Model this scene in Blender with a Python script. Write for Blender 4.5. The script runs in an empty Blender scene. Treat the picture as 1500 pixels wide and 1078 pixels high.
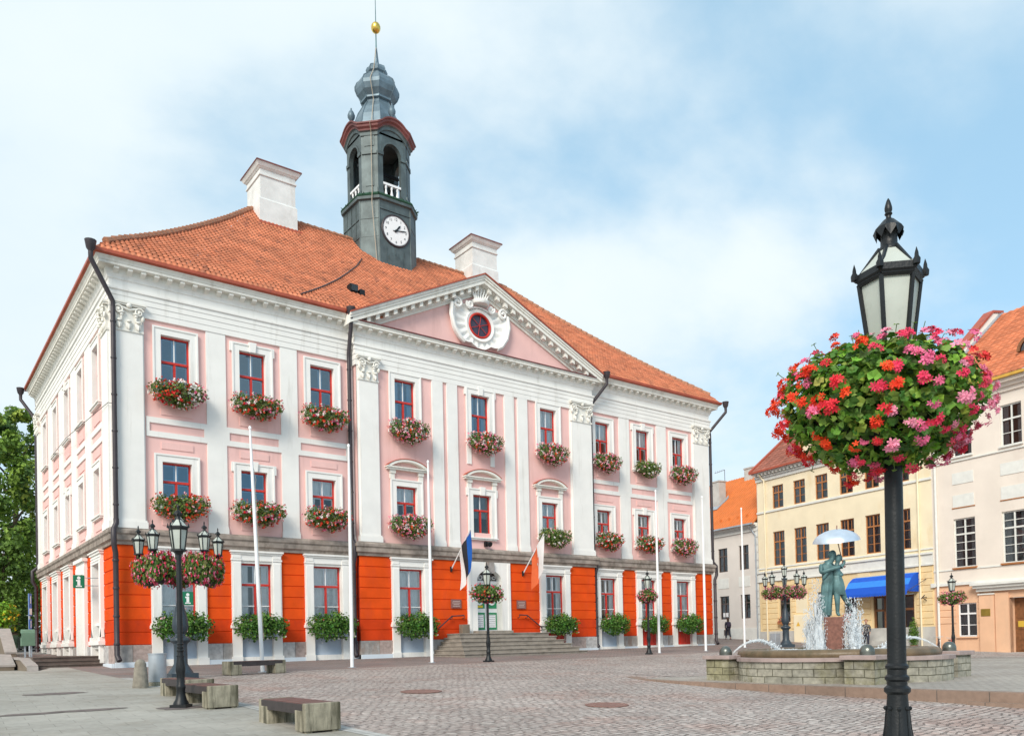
import bpy, bmesh, math, random
from mathutils import Matrix, Vector, noise
from math import sin, cos, pi, radians, sqrt, atan2
random.seed(7)
SC = bpy.context.scene
COL = SC.collection
V = Vector
# ---------------------------------------------------------------- materials
def _n(nt, t, **k):
    n = nt.nodes.new(t)
    for a, b in k.items(): setattr(n, a, b)
    return n
def mat(name, col, rough=.7, var=.12, scale=3., bump=.0, bscale=40., metal=0., attr=False, spec=.4, stain=None, trans=0., ):
    """procedural surface: base colour broken up by two noises, optional bump, optional stain colour"""
    m = bpy.data.materials.new(name); m.use_nodes = True
    nt = m.node_tree; L = nt.links
    b = nt.nodes['Principled BSDF']
    b.inputs['Roughness'].default_value = rough; b.inputs['Metallic'].default_value = metal
    b.inputs['Specular IOR Level'].default_value = spec
    tc = _n(nt, 'ShaderNodeTexCoord')
    nz = _n(nt, 'ShaderNodeTexNoise'); nz.inputs['Scale'].default_value = scale; nz.inputs['Detail'].default_value = 6
    L.new(tc.outputs['Object'], nz.inputs['Vector'])
    rp = _n(nt, 'ShaderNodeMapRange'); rp.inputs['From Min'].default_value = .3; rp.inputs['From Max'].default_value = .7
    rp.inputs['To Min'].default_value = 1 - var; rp.inputs['To Max'].default_value = 1 + var * .6
    L.new(nz.outputs['Fac'], rp.inputs['Value'])
    mx = _n(nt, 'ShaderNodeMix', data_type='RGBA', blend_type='MULTIPLY'); mx.inputs['Factor'].default_value = 1
    if attr:
        at = _n(nt, 'ShaderNodeAttribute'); at.attribute_name = 'col'
        L.new(at.outputs['Color'], mx.inputs['A'])
    else:
        mx.inputs['A'].default_value = (*col, 1)
    L.new(rp.outputs['Result'], mx.inputs['B'])
    out = mx.outputs['Result']
    if stain:
        sc, lo, hi, scol, zs = stain
        mp = _n(nt, 'ShaderNodeMapping'); mp.inputs['Scale'].default_value = (1, 1, zs)
        L.new(tc.outputs['Object'], mp.inputs['Vector'])
        n2 = _n(nt, 'ShaderNodeTexNoise'); n2.inputs['Scale'].default_value = sc; n2.inputs['Detail'].default_value = 8; n2.inputs['Roughness'].default_value = .65
        L.new(mp.outputs['Vector'], n2.inputs['Vector'])
        r2 = _n(nt, 'ShaderNodeMapRange'); r2.inputs['From Min'].default_value = lo; r2.inputs['From Max'].default_value = hi
        L.new(n2.outputs['Fac'], r2.inputs['Value'])
        m2 = _n(nt, 'ShaderNodeMix', data_type='RGBA'); m2.inputs['B'].default_value = (*scol, 1)
        L.new(r2.outputs['Result'], m2.inputs['Factor']); L.new(out, m2.inputs['A'])
        out = m2.outputs['Result']
    L.new(out, b.inputs['Base Color'])
    if bump:
        n3 = _n(nt, 'ShaderNodeTexNoise'); n3.inputs['Scale'].default_value = bscale; n3.inputs['Detail'].default_value = 4
        L.new(tc.outputs['Object'], n3.inputs['Vector'])
        bp = _n(nt, 'ShaderNodeBump'); bp.inputs['Strength'].default_value = bump; bp.inputs['Distance'].default_value = .02
        L.new(n3.outputs['Fac'], bp.inputs['Height']); L.new(bp.outputs['Normal'], b.inputs['Normal'])
    if trans:
        tr = _n(nt, 'ShaderNodeBsdfTranslucent'); L.new(out, tr.inputs['Color'])
        ms = _n(nt, 'ShaderNodeMixShader'); ms.inputs[0].default_value = trans
        L.new(b.outputs[0], ms.inputs[1]); L.new(tr.outputs[0], ms.inputs[2])
        L.new(ms.outputs[0], nt.nodes['Material Output'].inputs['Surface'])
    return m
def paving(name, c1, c2, cm, bw, bh, mortar, rot=0, bump=.5, rough=.75, big=.25, rnd=(.85, 1.1), warp=.0, offset=.5, tint=None):
    m = bpy.data.materials.new(name); m.use_nodes = True
    nt = m.node_tree; L = nt.links; b = nt.nodes['Principled BSDF']
    b.inputs['Roughness'].default_value = rough; b.inputs['Specular IOR Level'].default_value = .35
    tc = _n(nt, 'ShaderNodeTexCoord'); mp = _n(nt, 'ShaderNodeMapping'); mp.inputs['Rotation'].default_value = (0, 0, rot)
    L.new(tc.outputs['Object'], mp.inputs['Vector'])
    vec = mp.outputs['Vector']
    if warp:
        nw = _n(nt, 'ShaderNodeTexNoise'); nw.inputs['Scale'].default_value = 2.2; nw.inputs['Detail'].default_value = 3
        L.new(vec, nw.inputs['Vector'])
        vm = _n(nt, 'ShaderNodeVectorMath', operation='MULTIPLY_ADD'); vm.inputs[1].default_value = (warp,) * 3
        L.new(nw.outputs['Color'], vm.inputs[0]); L.new(vec, vm.inputs[2]); vec = vm.outputs[0]
    br = _n(nt, 'ShaderNodeTexBrick'); br.offset = offset
    br.inputs['Scale'].default_value = 1; br.inputs['Brick Width'].default_value = bw; br.inputs['Row Height'].default_value = bh
    br.inputs['Mortar Size'].default_value = mortar; br.inputs['Mortar Smooth'].default_value = .6
    br.inputs['Color1'].default_value = (*c1, 1); br.inputs['Color2'].default_value = (*c2, 1); br.inputs['Mortar'].default_value = (*cm, 1)
    L.new(vec, br.inputs['Vector'])
    n1 = _n(nt, 'ShaderNodeTexNoise'); n1.inputs['Scale'].default_value = .35; n1.inputs['Detail'].default_value = 8; n1.inputs['Roughness'].default_value = .65
    L.new(tc.outputs['Object'], n1.inputs['Vector'])
    n2 = _n(nt, 'ShaderNodeTexNoise'); n2.inputs['Scale'].default_value = 9; n2.inputs['Detail'].default_value = 6
    L.new(vec, n2.inputs['Vector'])
    r1 = _n(nt, 'ShaderNodeMapRange'); r1.inputs['From Min'].default_value = .3; r1.inputs['From Max'].default_value = .7
    r1.inputs['To Min'].default_value = 1 - big; r1.inputs['To Max'].default_value = 1 + big * .5; L.new(n1.outputs['Fac'], r1.inputs['Value'])
    r2 = _n(nt, 'ShaderNodeMapRange'); r2.inputs['From Min'].default_value = .25; r2.inputs['From Max'].default_value = .75
    r2.inputs['To Min'].default_value = rnd[0]; r2.inputs['To Max'].default_value = rnd[1]; L.new(n2.outputs['Fac'], r2.inputs['Value'])
    mu = _n(nt, 'ShaderNodeMath', operation='MULTIPLY'); L.new(r1.outputs[0], mu.inputs[0]); L.new(r2.outputs[0], mu.inputs[1])
    mx = _n(nt, 'ShaderNodeMix', data_type='RGBA', blend_type='MULTIPLY'); mx.inputs['Factor'].default_value = 1
    L.new(br.outputs['Color'], mx.inputs['A']); L.new(mu.outputs[0], mx.inputs['B'])
    out = mx.outputs['Result']
    if tint:
        n4 = _n(nt, 'ShaderNodeTexNoise'); n4.inputs['Scale'].default_value = .5; n4.inputs['Detail'].default_value = 9; n4.inputs['Roughness'].default_value = .75
        mp4 = _n(nt, 'ShaderNodeMapping'); mp4.inputs['Location'].default_value = (31, 7, 0); L.new(tc.outputs['Object'], mp4.inputs['Vector']); L.new(mp4.outputs[0], n4.inputs['Vector'])
        r4 = _n(nt, 'ShaderNodeMapRange'); r4.inputs['From Min'].default_value = .5; r4.inputs['From Max'].default_value = .62; L.new(n4.outputs['Fac'], r4.inputs['Value'])
        r4.inputs['To Max'].default_value = .75
        m4 = _n(nt, 'ShaderNodeMix', data_type='RGBA', blend_type='MULTIPLY'); m4.inputs['B'].default_value = (*tint, 1)
        L.new(r4.outputs[0], m4.inputs['Factor']); L.new(out, m4.inputs['A']); out = m4.outputs['Result']
    L.new(out, b.inputs['Base Color'])
    if bump:
        ad = _n(nt, 'ShaderNodeMath', operation='MULTIPLY_ADD'); ad.inputs[1].default_value = -1.; L.new(br.outputs['Fac'], ad.inputs[0])
        ms = _n(nt, 'ShaderNodeMath', operation='MULTIPLY'); ms.inputs[1].default_value = .5; L.new(n2.outputs['Fac'], ms.inputs[0]); L.new(ms.outputs[0], ad.inputs[2])
        bp = _n(nt, 'ShaderNodeBump'); bp.inputs['Strength'].default_value = bump; bp.inputs['Distance'].default_value = .03
        L.new(ad.outputs[0], bp.inputs['Height']); L.new(bp.outputs['Normal'], b.inputs['Normal'])
    return m
def glassmat(name, tint, refl=.22, rough=.03, col=(.9, .95, 1)):
    m = bpy.data.materials.new(name); m.use_nodes = True
    nt = m.node_tree; L = nt.links; nt.nodes.remove(nt.nodes['Principled BSDF'])
    tr = _n(nt, 'ShaderNodeBsdfTransparent'); tr.inputs['Color'].default_value = (*tint, 1)
    gl = _n(nt, 'ShaderNodeBsdfGlossy'); gl.inputs['Roughness'].default_value = rough; gl.inputs['Color'].default_value = (*col, 1)
    fr = _n(nt, 'ShaderNodeFresnel'); fr.inputs['IOR'].default_value = 1.5
    ad = _n(nt, 'ShaderNodeMath', operation='ADD'); ad.inputs[1].default_value = refl; L.new(fr.outputs[0], ad.inputs[0])
    tc = _n(nt, 'ShaderNodeTexCoord'); nz = _n(nt, 'ShaderNodeTexNoise'); nz.inputs['Scale'].default_value = 1.6; L.new(tc.outputs['Object'], nz.inputs['Vector'])
    bp = _n(nt, 'ShaderNodeBump'); bp.inputs['Strength'].default_value = .12; bp.inputs['Distance'].default_value = .05
    L.new(nz.outputs['Fac'], bp.inputs['Height']); L.new(bp.outputs['Normal'], gl.inputs['Normal'])
    ms = _n(nt, 'ShaderNodeMixShader'); L.new(ad.outputs[0], ms.inputs[0]); L.new(tr.outputs[0], ms.inputs[1]); L.new(gl.outputs[0], ms.inputs[2])
    L.new(ms.outputs[0], nt.nodes['Material Output'].inputs['Surface'])
    return m

M = {}
M['white'] = mat('white_plaster', (.83, .81, .775), .85, .05, 1.3, .12, 60, spec=.15, stain=(2.6, .56, .80, (.60, .575, .53), .10))
M['trim'] = mat('white_trim_paint', (.80, .775, .715), .8, .07, 2, .08, 60, spec=.15, stain=(2.2, .52, .78, (.52, .48, .41), .4))
M['pink'] = mat('pink_plaster', (.82, .52, .485), .9, .06, 1.1, .15, 70, spec=.1, stain=(2.2, .56, .80, (.66, .41, .375), .10))
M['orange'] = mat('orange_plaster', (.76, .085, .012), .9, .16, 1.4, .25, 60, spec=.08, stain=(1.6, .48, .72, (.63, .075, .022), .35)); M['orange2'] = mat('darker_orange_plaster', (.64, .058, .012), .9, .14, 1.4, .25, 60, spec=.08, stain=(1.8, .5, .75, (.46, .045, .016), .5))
M['groove'] = mat('orange_joint', (.36, .030, .008), .9, .1)
M['granite'] = mat('granite_plinth', (.36, .33, .31), .75, .3, 6, .3, 90, stain=(1.3, .52, .62, (.30, .22, .18), .4))
M['granite2'] = mat('pink_granite', (.40, .31, .28), .75, .3, 7, .3, 90); M['granite3'] = mat('pale_grey_granite', (.46, .44, .43), .75, .3, 7, .3, 90)
M['pale'] = mat('pale_blue_render', (.62, .68, .74), .8, .06, 2, .1)
M['bluepanel'] = mat('blue_grey_panel', (.42, .50, .60), .7, .08, 2)
M['stringstone'] = mat('weathered_string_stone', (.34, .285, .245), .9, .35, 3, .4, 40, stain=(2.5, .50, .72, (.16, .13, .11), .6))
M['redframe'] = mat('red_window_paint', (.55, .035, .022), .45, .12, 5)
M['redmetal'] = mat('red_brown_metal', (.40, .085, .045), .5, .2, 2, stain=(3, .55, .75, (.25, .06, .04), 1))
M['tile'] = mat('clay_roof_tile', (.5, .14, .06), .85, .25, 1.1, .15, 50, attr=True)
M['ridge'] = mat('ridge_tile', (.42, .20, .12), .9, .35, 6, .3, 30)
M['iron'] = mat('black_cast_iron', (.012, .014, .016), .42, .3, 9, .12, 60, spec=.35)
M['pipe'] = mat('dark_painted_pipe', (.045, .036, .042), .45, .2, 4)
M['copper'] = mat('grey_green_metal', (.105, .132, .134), .55, .35, 1.6, .08, 20, metal=.35, stain=(2.5, .55, .75, (.16, .21, .21), .3))
M['dome'] = mat('blue_grey_lead', (.15, .21, .25), .5, .3, 1.4, .05, 20, metal=.35, stain=(2.0, .5, .75, (.09, .12, .14), .35))
M['brown'] = mat('brown_red_moulding', (.18, .06, .055), .6, .25, 2)
M['gold'] = mat('gilded_metal', (.85, .55, .12), .28, .1, metal=1.)
M['wire'] = mat('light_conduit', (.42, .36, .28), .7, .1)
M['void'] = mat('dark_inside', (.02, .025, .03), .8, .1)
M['glass'] = glassmat('window_glass', (.93, .96, .98), .05)
M['glassblue'] = glassmat('reflection_tinted_glass', (.42, .56, .68), .17, col=(.60, .80, .96))  # blue of the reflected sky is put into the glass and gloss tint
M['glassdark'] = glassmat('dark_glass', (.45, .48, .50), .04)
M['curtain'] = mat('white_curtain', (.88, .88, .86), .9, .08, 3, trans=.12)
M['room'] = mat('dim_room_interior', (.34, .36, .38), .9, .2)
M['milk'] = mat('frosted_lamp_glass', (.62, .66, .60), .35, .12, 4, trans=.25, stain=(5, .6, .8, (.40, .44, .38), .5))
M['leaf'] = mat('leaf_green', (.07, .14, .03), .6, .2, 9, attr=True, trans=.25)
M['petal'] = mat('petals', (.8, .05, .1), .6, .1, 9, attr=True, trans=.2)
M['bark'] = mat('tree_bark', (.09, .065, .045), .9, .3, 5, .6, 14)
M['concrete'] = mat('mossy_concrete', (.33, .30, .225), .85, .3, 6, .45, 45, stain=(6.5, .44, .64, (.075, .07, .045), .13))
M['wood'] = mat('dark_red_bench_wood', (.13, .055, .045), .5, .35, 5, .2, 30)
M['woodside'] = mat('dark_bench_rail', (.045, .035, .035), .5, .3, 7)
M['stone'] = mat('pinkish_cap_stone', (.36, .28, .26), .8, .2, 4, .25, 50)
M['steps'] = mat('worn_step_stone', (.30, .26, .22), .85, .25, 3, .35, 40, stain=(2.2, .55, .75, (.15, .125, .10), .8))
M['redgranite'] = mat('red_granite', (.21, .09, .065), .6, .35, 14, .2, 60, stain=(3, .55, .8, (.20, .10, .08), .3))
M['bronze'] = mat('patinated_bronze', (.11, .21, .215), .5, .4, 4, .1, 20, metal=.25, stain=(3.5, .50, .70, (.045, .06, .055), .5))
M['silver'] = mat('silver_umbrella_metal', (.62, .68, .76), .35, .1, metal=.6)
M['ball'] = mat('bronze_ball', (.17, .18, .16), .3, .25, 4, metal=.7)
M['galv'] = mat('galvanised_bin', (.42, .46, .50), .45, .15, 3, metal=.5)
M['flagpole'] = mat('white_pole_paint', (.82, .82, .82), .4, .04)
M['green'] = mat('green_sign_paint', (.008, .17, .085), .45, .08)
M['signwhite'] = mat('sign_white', (.82, .82, .82), .5, .03)
M['doorgreen'] = mat('green_door_paint', (.02, .25, .10), .45, .1)
M['brownwood'] = mat('brown_door_wood', (.22, .095, .04), .5, .35, 5)
M['plaque'] = mat('red_granite_plaque', (.24, .105, .09), .4, .3, 20)
M['boxgreen'] = mat('dull_green_paint', (.13, .22, .15), .55, .15)
M['signblue'] = mat('blue_sign', (.02, .14, .50), .4, .05)
M['garland'] = mat('garland_green', (.02, .07, .04), .9, .4, 20)
M['water'] = glassmat('basin_water', (.75, .82, .84), .12, .08)
def foammat(lo=.35, hi=1.):
    m = bpy.data.materials.new('white_water'); m.use_nodes = True
    nt = m.node_tree; b = nt.nodes['Principled BSDF']; b.inputs['Base Color'].default_value = (.90, .93, .95, 1); b.inputs['Roughness'].default_value = .3
    tr = _n(nt, 'ShaderNodeBsdfTransparent'); ms = _n(nt, 'ShaderNodeMixShader')
    tl = _n(nt, 'ShaderNodeBsdfTranslucent'); tl.inputs['Color'].default_value = (.92, .95, .97, 1); m2 = _n(nt, 'ShaderNodeMixShader'); m2.inputs[0].default_value = .45
    nt.links.new(b.outputs[0], m2.inputs[1]); nt.links.new(tl.outputs[0], m2.inputs[2])
    tc = _n(nt, 'ShaderNodeTexCoord'); nz = _n(nt, 'ShaderNodeTexNoise'); nz.inputs['Scale'].default_value = 16; nz.inputs['Detail'].default_value = 6
    mp = _n(nt, 'ShaderNodeMapping'); mp.inputs['Scale'].default_value = (1, 1, .35); nt.links.new(tc.outputs['Object'], mp.inputs['Vector']); nt.links.new(mp.outputs[0], nz.inputs['Vector'])
    r = _n(nt, 'ShaderNodeMapRange'); r.inputs['From Min'].default_value = .36; r.inputs['From Max'].default_value = .64; r.inputs['To Min'].default_value = lo; r.inputs['To Max'].default_value = hi
    nt.links.new(nz.outputs['Fac'], r.inputs['Value'])
    lw = _n(nt, 'ShaderNodeLayerWeight'); lw.inputs['Blend'].default_value = .35
    iv = _n(nt, 'ShaderNodeMath', operation='SUBTRACT'); iv.inputs[0].default_value = 1; nt.links.new(lw.outputs['Facing'], iv.inputs[1])
    mu = _n(nt, 'ShaderNodeMath', operation='MULTIPLY'); nt.links.new(iv.outputs[0], mu.inputs[0]); nt.links.new(r.outputs[0], mu.inputs[1])
    nt.links.new(mu.outputs[0], ms.inputs[0]); nt.links.new(tr.outputs[0], ms.inputs[1]); nt.links.new(m2.outputs[0], ms.inputs[2])
    nt.links.new(ms.outputs[0], nt.nodes['Material Output'].inputs['Surface'])
    return m
M['foam'] = foammat()
# ---------------------------------------------------------------- mesh builder
class MB:
    def __init__(s, T=None):
        s.v = []; s.f = []; s.mi = []; s.c = []; s.T = T; s.cur = 0; s.col = None
    def vert(s, p):
        p = V(p)
        if s.T is not None: p = s.T @ p
        s.v.append(p); return len(s.v) - 1
    def face(s, idx):
        s.f.append(idx); s.mi.append(s.cur); s.c.append(s.col)
    def poly(s, pts): s.face([s.vert(p) for p in pts])
    def box(s, x0, x1, y0, y1, z0, z1):
        if x1 < x0: x0, x1 = x1, x0
        if y1 < y0: y0, y1 = y1, y0
        if z1 < z0: z0, z1 = z1, z0
        i = [s.vert(p) for p in ((x0,y0,z0),(x1,y0,z0),(x1,y1,z0),(x0,y1,z0),(x0,y0,z1),(x1,y0,z1),(x1,y1,z1),(x0,y1,z1))]
        for q in ((0,3,2,1),(4,5,6,7),(0,1,5,4),(1,2,6,5),(2,3,7,6),(3,0,4,7)): s.face([i[k] for k in q])
        return s
    def frustum(s, cx, cy, z0, z1, a0, b0, a1, b1):
        i = [s.vert((cx + sx * a, cy + sy * b, z)) for z, a, b in ((z0, a0, b0), (z1, a1, b1)) for sx, sy in ((-1,-1),(1,-1),(1,1),(-1,1))]
        for q in ((0,3,2,1),(4,5,6,7),(0,1,5,4),(1,2,6,5),(2,3,7,6),(3,0,4,7)): s.face([i[k] for k in q])
    def prism(s, pts, d):
        """closed polygon pts (3D list) extruded by vector d"""
        d = V(d); a = [s.vert(p) for p in pts]; b = [s.vert(V(p) + d) for p in pts]; n = len(pts)
        s.face(a[::-1]); s.face(b)
        for k in range(n): s.face([a[k], a[(k+1) % n], b[(k+1) % n], b[k]])
    def lathe(s, prof, n=16, cx=0, cy=0, cz=0, ph=0, cap=True, sq=None):
        rings = []
        for r, z in prof:
            rings.append([s.vert((cx + r * cos(ph + 2*pi*k/n), cy + r * sin(ph + 2*pi*k/n), cz + z)) for k in range(n)])
        for a, b in zip(rings, rings[1:]):
            for k in range(n): s.face([a[k], a[(k+1) % n], b[(k+1) % n], b[k]])
        if cap:
            if prof[0][0] > 1e-4: s.face(rings[0][::-1])
            if prof[-1][0] > 1e-4: s.face(rings[-1])
    def tube(s, path, r, n=8, cap=True, taper=None):
        path = [V(p) for p in path]; rings = []; up = None
        for i, p in enumerate(path):
            t = (path[min(i+1, len(path)-1)] - path[max(i-1, 0)]).normalized()
            if up is None:
                up = V((0,0,1)) if abs(t.z) < .9 else V((1,0,0))
            a = t.cross(up).normalized(); b = a.cross(t).normalized(); up = b
            rr = r if taper is None else r + (taper - r) * i / max(1, len(path)-1)
            rings.append([s.vert(p + a * rr * cos(2*pi*k/n) + b * rr * sin(2*pi*k/n)) for k in range(n)])
        for a, b in zip(rings, rings[1:]):
            for k in range(n): s.face([a[k], a[(k+1) % n], b[(k+1) % n], b[k]])
        if cap: s.face(rings[0][::-1]); s.face(rings[-1])
    def ball(s, c, r, n=12, m=8, sz=1., half=False):
        prof = []
        for k in range(m + 1):
            t = -pi/2 + pi * k / m
            if half: t = pi/2 * k / m
            prof.append((max(1e-5, r * cos(t)), r * sz * sin(t)))
        s.lathe(prof, n, *c, cap=half)
    def sweep(s, prof, path, closed=False):
        """prof: (out, z) list; path: (x, y) list walked with the outside on its right-hand side"""
        n = len(path); cols = []
        P = [V((p[0], p[1], 0)) for p in path]
        for i in range(n):
            d0 = (P[i] - P[i-1]).normalized() if (i > 0 or closed) else None
            d1 = (P[(i+1) % n] - P[i]).normalized() if (i < n-1 or closed) else None
            if d0 is None: d0 = d1
            if d1 is None: d1 = d0
            n0 = V((d0.y, -d0.x, 0)); n1 = V((d1.y, -d1.x, 0))
            m = (n0 + n1); m = m / max(.2, (m.length_squared / 2)) 
            cols.append([s.vert((P[i].x + m.x * o, P[i].y + m.y * o, z)) for o, z in prof])
        for i in range(n if closed else n - 1):
            a, b = cols[i], cols[(i+1) % n]
            for k in range(len(prof) - 1): s.face([a[k], b[k], b[k+1], a[k+1]])
        if not closed:
            s.face(cols[0][::-1]); s.face(cols[-1])
    def panel(s, x0, x1, z0, z1, holes, y=0., depth=.25):
        """wall sheet at local y with rectangular holes (x0,x1,z0,z1) and reveals going inwards (+y)"""
        xs = sorted({x0, x1, *[h[0] for h in holes], *[h[1] for h in holes]}); zs = sorted({z0, z1, *[h[2] for h in holes], *[h[3] for h in holes]})
        for a, b in zip(xs, xs[1:]):
            for c, d in zip(zs, zs[1:]):
                mx, mz = (a+b)/2, (c+d)/2
                if any(h[0] < mx < h[1] and h[2] < mz < h[3] for h in holes): continue
                s.poly([(a,y,c),(b,y,c),(b,y,d),(a,y,d)])
        for h in holes:
            a, b, c, d = h; e = y + depth
            s.poly([(a,y,c),(a,y,d),(a,e,d),(a,e,c)]); s.poly([(b,y,c),(b,e,c),(b,e,d),(b,y,d)])
            s.poly([(a,y,d),(b,y,d),(b,e,d),(a,e,d)]); s.poly([(a,y,c),(a,e,c),(b,e,c),(b,y,c)])
    def mesh(s, name, mats, smooth=None, bevel=0):
        me = bpy.data.meshes.new(name)
        me.from_pydata([tuple(p) for p in s.v], [], s.f)
        for m in (mats if isinstance(mats, (list, tuple)) else [mats]): me.materials.append(M[m] if isinstance(m, str) else m)
        me.polygons.foreach_set('material_index', s.mi)
        if any(c is not None for c in s.c):
            at = me.color_attributes.new('col', 'FLOAT_COLOR', 'CORNER'); buf = []
            for f, c in zip(s.f, s.c): buf.extend((*(c or (.5,.5,.5)), 1.) * len(f))
            at.data.foreach_set('color', buf)
        if bevel:
            bm = bmesh.new(); bm.from_mesh(me)
            bmesh.ops.remove_doubles(bm, verts=bm.verts, dist=1e-4)
            bmesh.ops.bevel(bm, geom=[e for e in bm.edges if len(e.link_faces) == 2 and e.calc_face_angle(0) > .5], offset=bevel, segments=2, affect='EDGES', profile=.6)
            bm.to_mesh(me); bm.free()
        if smooth:
            me.polygons.foreach_set('use_smooth', [True] * len(me.polygons)); me.set_sharp_from_angle(angle=radians(smooth))
        me.update(); return me
    def build(s, name, mats, parent=None, smooth=None, bevel=0, local=False):
        o = bpy.data.objects.new(name, s.mesh(name, mats, smooth, bevel)); COL.objects.link(o)
        if parent is not None:
            o.parent = parent
            if not local: o.location = -worldpos(parent)
        return o
def worldpos(o):
    p = V(o.location)
    while o.parent: o = o.parent; p = p + V(o.location)
    return p
def tag(o, label=None, cat=None, group=None, kind=None):
    if label: o['label'] = label
    if cat: o['category'] = cat
    if group: o['group'] = group
    if kind: o['kind'] = kind
    return o
def empty(name, loc, label=None, cat=None, group=None, rz=0):
    o = bpy.data.objects.new(name, None); o.empty_display_size = .3; COL.objects.link(o); o.location = loc; o.rotation_euler = (0, 0, rz)
    return tag(o, label, cat, group)
def children(o): return [c for c in CH.get(o.name, [])] if False else list(o.children)
def copy_tree(o, loc=None, rz=None, parent=None, name=None):
    c = o.copy(); COL.objects.link(c)
    if parent is not None: c.parent = parent
    if loc is not None: c.location = loc
    if rz is not None: c.rotation_euler = (0, 0, rz)
    for ch in list(o.children):
        d = copy_tree(ch, parent=c)
    return c
def place_mesh(name, me, loc, rz=0, parent=None):
    o = bpy.data.objects.new(name, me); COL.objects.link(o)
    if parent is not None: o.parent = parent; loc = V(loc) - worldpos(parent)
    o.location = loc; o.rotation_euler = (0, 0, rz); return o
def textmesh(txt, size, T, mb=None, ext=.004, align='CENTER'):
    cu = bpy.data.curves.new('lettering', 'FONT'); cu.body = txt; cu.size = size; cu.extrude = ext; cu.align_x = align; cu.align_y = 'CENTER'; cu.resolution_u = 2
    o = bpy.data.objects.new('lettering', cu); COL.objects.link(o)
    dg = bpy.context.evaluated_depsgraph_get(); dg.update()
    me = bpy.data.meshes.new_from_object(o.evaluated_get(dg))
    mb = mb or MB(); b = len(mb.v)
    for v in me.vertices: mb.v.append(T @ v.co)
    for p in me.polygons: mb.face([b + i for i in p.vertices])
    bpy.data.objects.remove(o); bpy.data.curves.remove(cu); bpy.data.meshes.remove(me)
    return mb
def RX(a): return Matrix.Rotation(a, 4, 'X')
def RZ(a): return Matrix.Rotation(a, 4, 'Z')
def RY(a): return Matrix.Rotation(a, 4, 'Y')
def TR(x, y, z): return Matrix.Translation((x, y, z))
def ss(a, b, x):
    t = min(1, max(0, (x-a)/(b-a))); return t*t*(3-2*t)
def interp(x, xs, ys):
    if x <= xs[0]: return ys[0]
    for a, b, c, d in zip(xs, xs[1:], ys, ys[1:]):
        if x <= b: return c + (d-c)*(x-a)/(b-a)
    return ys[-1]
def skin_mesh(name, nodes, edges, sub=2, root=0):
    """nodes: (x,y,z,r or (rx,ry)); one continuous skinned surface, applied to plain mesh data"""
    me = bpy.data.meshes.new(name); me.from_pydata([n[:3] for n in nodes], edges, [])
    o = bpy.data.objects.new(name, me); COL.objects.link(o)
    md = o.modifiers.new('skin', 'SKIN'); md.use_smooth_shade = True; md.branch_smoothing = .6
    for i, n in enumerate(nodes):
        sv = me.skin_vertices[0].data[i]; r = n[3]; sv.radius = r if isinstance(r, tuple) else (r, r); sv.use_root = (i == root)
    sd = o.modifiers.new('sub', 'SUBSURF'); sd.levels = sub; sd.render_levels = sub
    dg = bpy.context.evaluated_depsgraph_get(); dg.update()
    out = bpy.data.meshes.new_from_object(o.evaluated_get(dg)); out.name = name
    bpy.data.objects.remove(o); bpy.data.meshes.remove(me)
    out.polygons.foreach_set('use_smooth', [True]*len(out.polygons)); return out
# ---------------------------------------------------------------- ground
YK = [-60, 2.7, 10.8, 14.8, 23.3, 32, 45, 80, 160]; ZK = [-2.6, -1.34, -1.2, -1.07, -.8, -.6, -.1, .9, 2.]
PLAT = -1.05
def ground0(X, Y):
    z = interp(Y, YK, ZK) + .0054 * min(33, max(0, X - 6.4)) * ss(15, 32, Y)
    if Y > 31.5 and X < 6: z = z + (min(z, -.64) - z) * (1 - ss(4.05, 4.5, X))
    return z - ss(42, 52, X) * interp(Y, [21, 30, 45], [.8, .25, .1])
def ground(X, Y):
    z = ground0(X, Y)
    if X > 15.2:
        w = 1 - ss(36, 46, X); z = max(z, z*(1-w) + PLAT*w)
    return z
def sheet(name, xs, ys, off, m, fn=ground0, keep=None):
    mb = MB(); idx = [[mb.vert((x, y, fn(x, y) + off)) for y in ys] for x in xs]
    for i in range(len(xs)-1):
        for j in range(len(ys)-1):
            if keep and not keep((xs[i]+xs[i+1])/2, (ys[j]+ys[j+1])/2): continue
            mb.face([idx[i][j], idx[i+1][j], idx[i+1][j+1], idx[i][j+1]])
    o = mb.build(name, m, smooth=60); tag(o, kind='structure'); return o
def lin(a, b, n): return [a + (b-a)*i/n for i in range(n+1)]
YS = sorted(set(lin(-60, 0, 6) + lin(0, 50, 50) + lin(50, 160, 11) + [2.7, 10.8, 14.8, 23.3, 32, 45, 15.9]))
M['earth'] = mat('grey_ground', (.30, .29, .27), .9, .2, .6, .2, 20)
M['cobble'] = paving('pinkish_cobbles', (.555, .485, .44), (.435, .355, .32), (.22, .18, .16), .22, .13, .018, rot=-.12, bump=.9, rough=.62, big=.24, rnd=(.55, 1.25), warp=.34, tint=(.92, .74, .69))
M['slab'] = paving('grey_paving_slabs', (.40, .378, .335), (.355, .335, .295), (.26, .245, .215), .62, .42, .008, rot=.05, bump=.25, big=.2, rnd=(.85, 1.06), tint=(.80, .77, .72))
M['brickband'] = paving('brown_paving_bricks', (.30, .23, .205), (.25, .205, .19), (.15, .13, .12), .22, .11, .012, bump=.4, big=.3, tint=(1.1, .9, .85))
M['edge'] = paving('light_granite_setts', (.50, .49, .46), (.42, .41, .39), (.22, .21, .2), .2, .3, .012, bump=.4, offset=0)
M['platpave'] = paving('platform_paving', (.42, .38, .335), (.345, .305, .27), (.19, .17, .15), .24, .12, .010, rot=.3, bump=.4, big=.25, tint=(.85, .8, .75))
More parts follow.
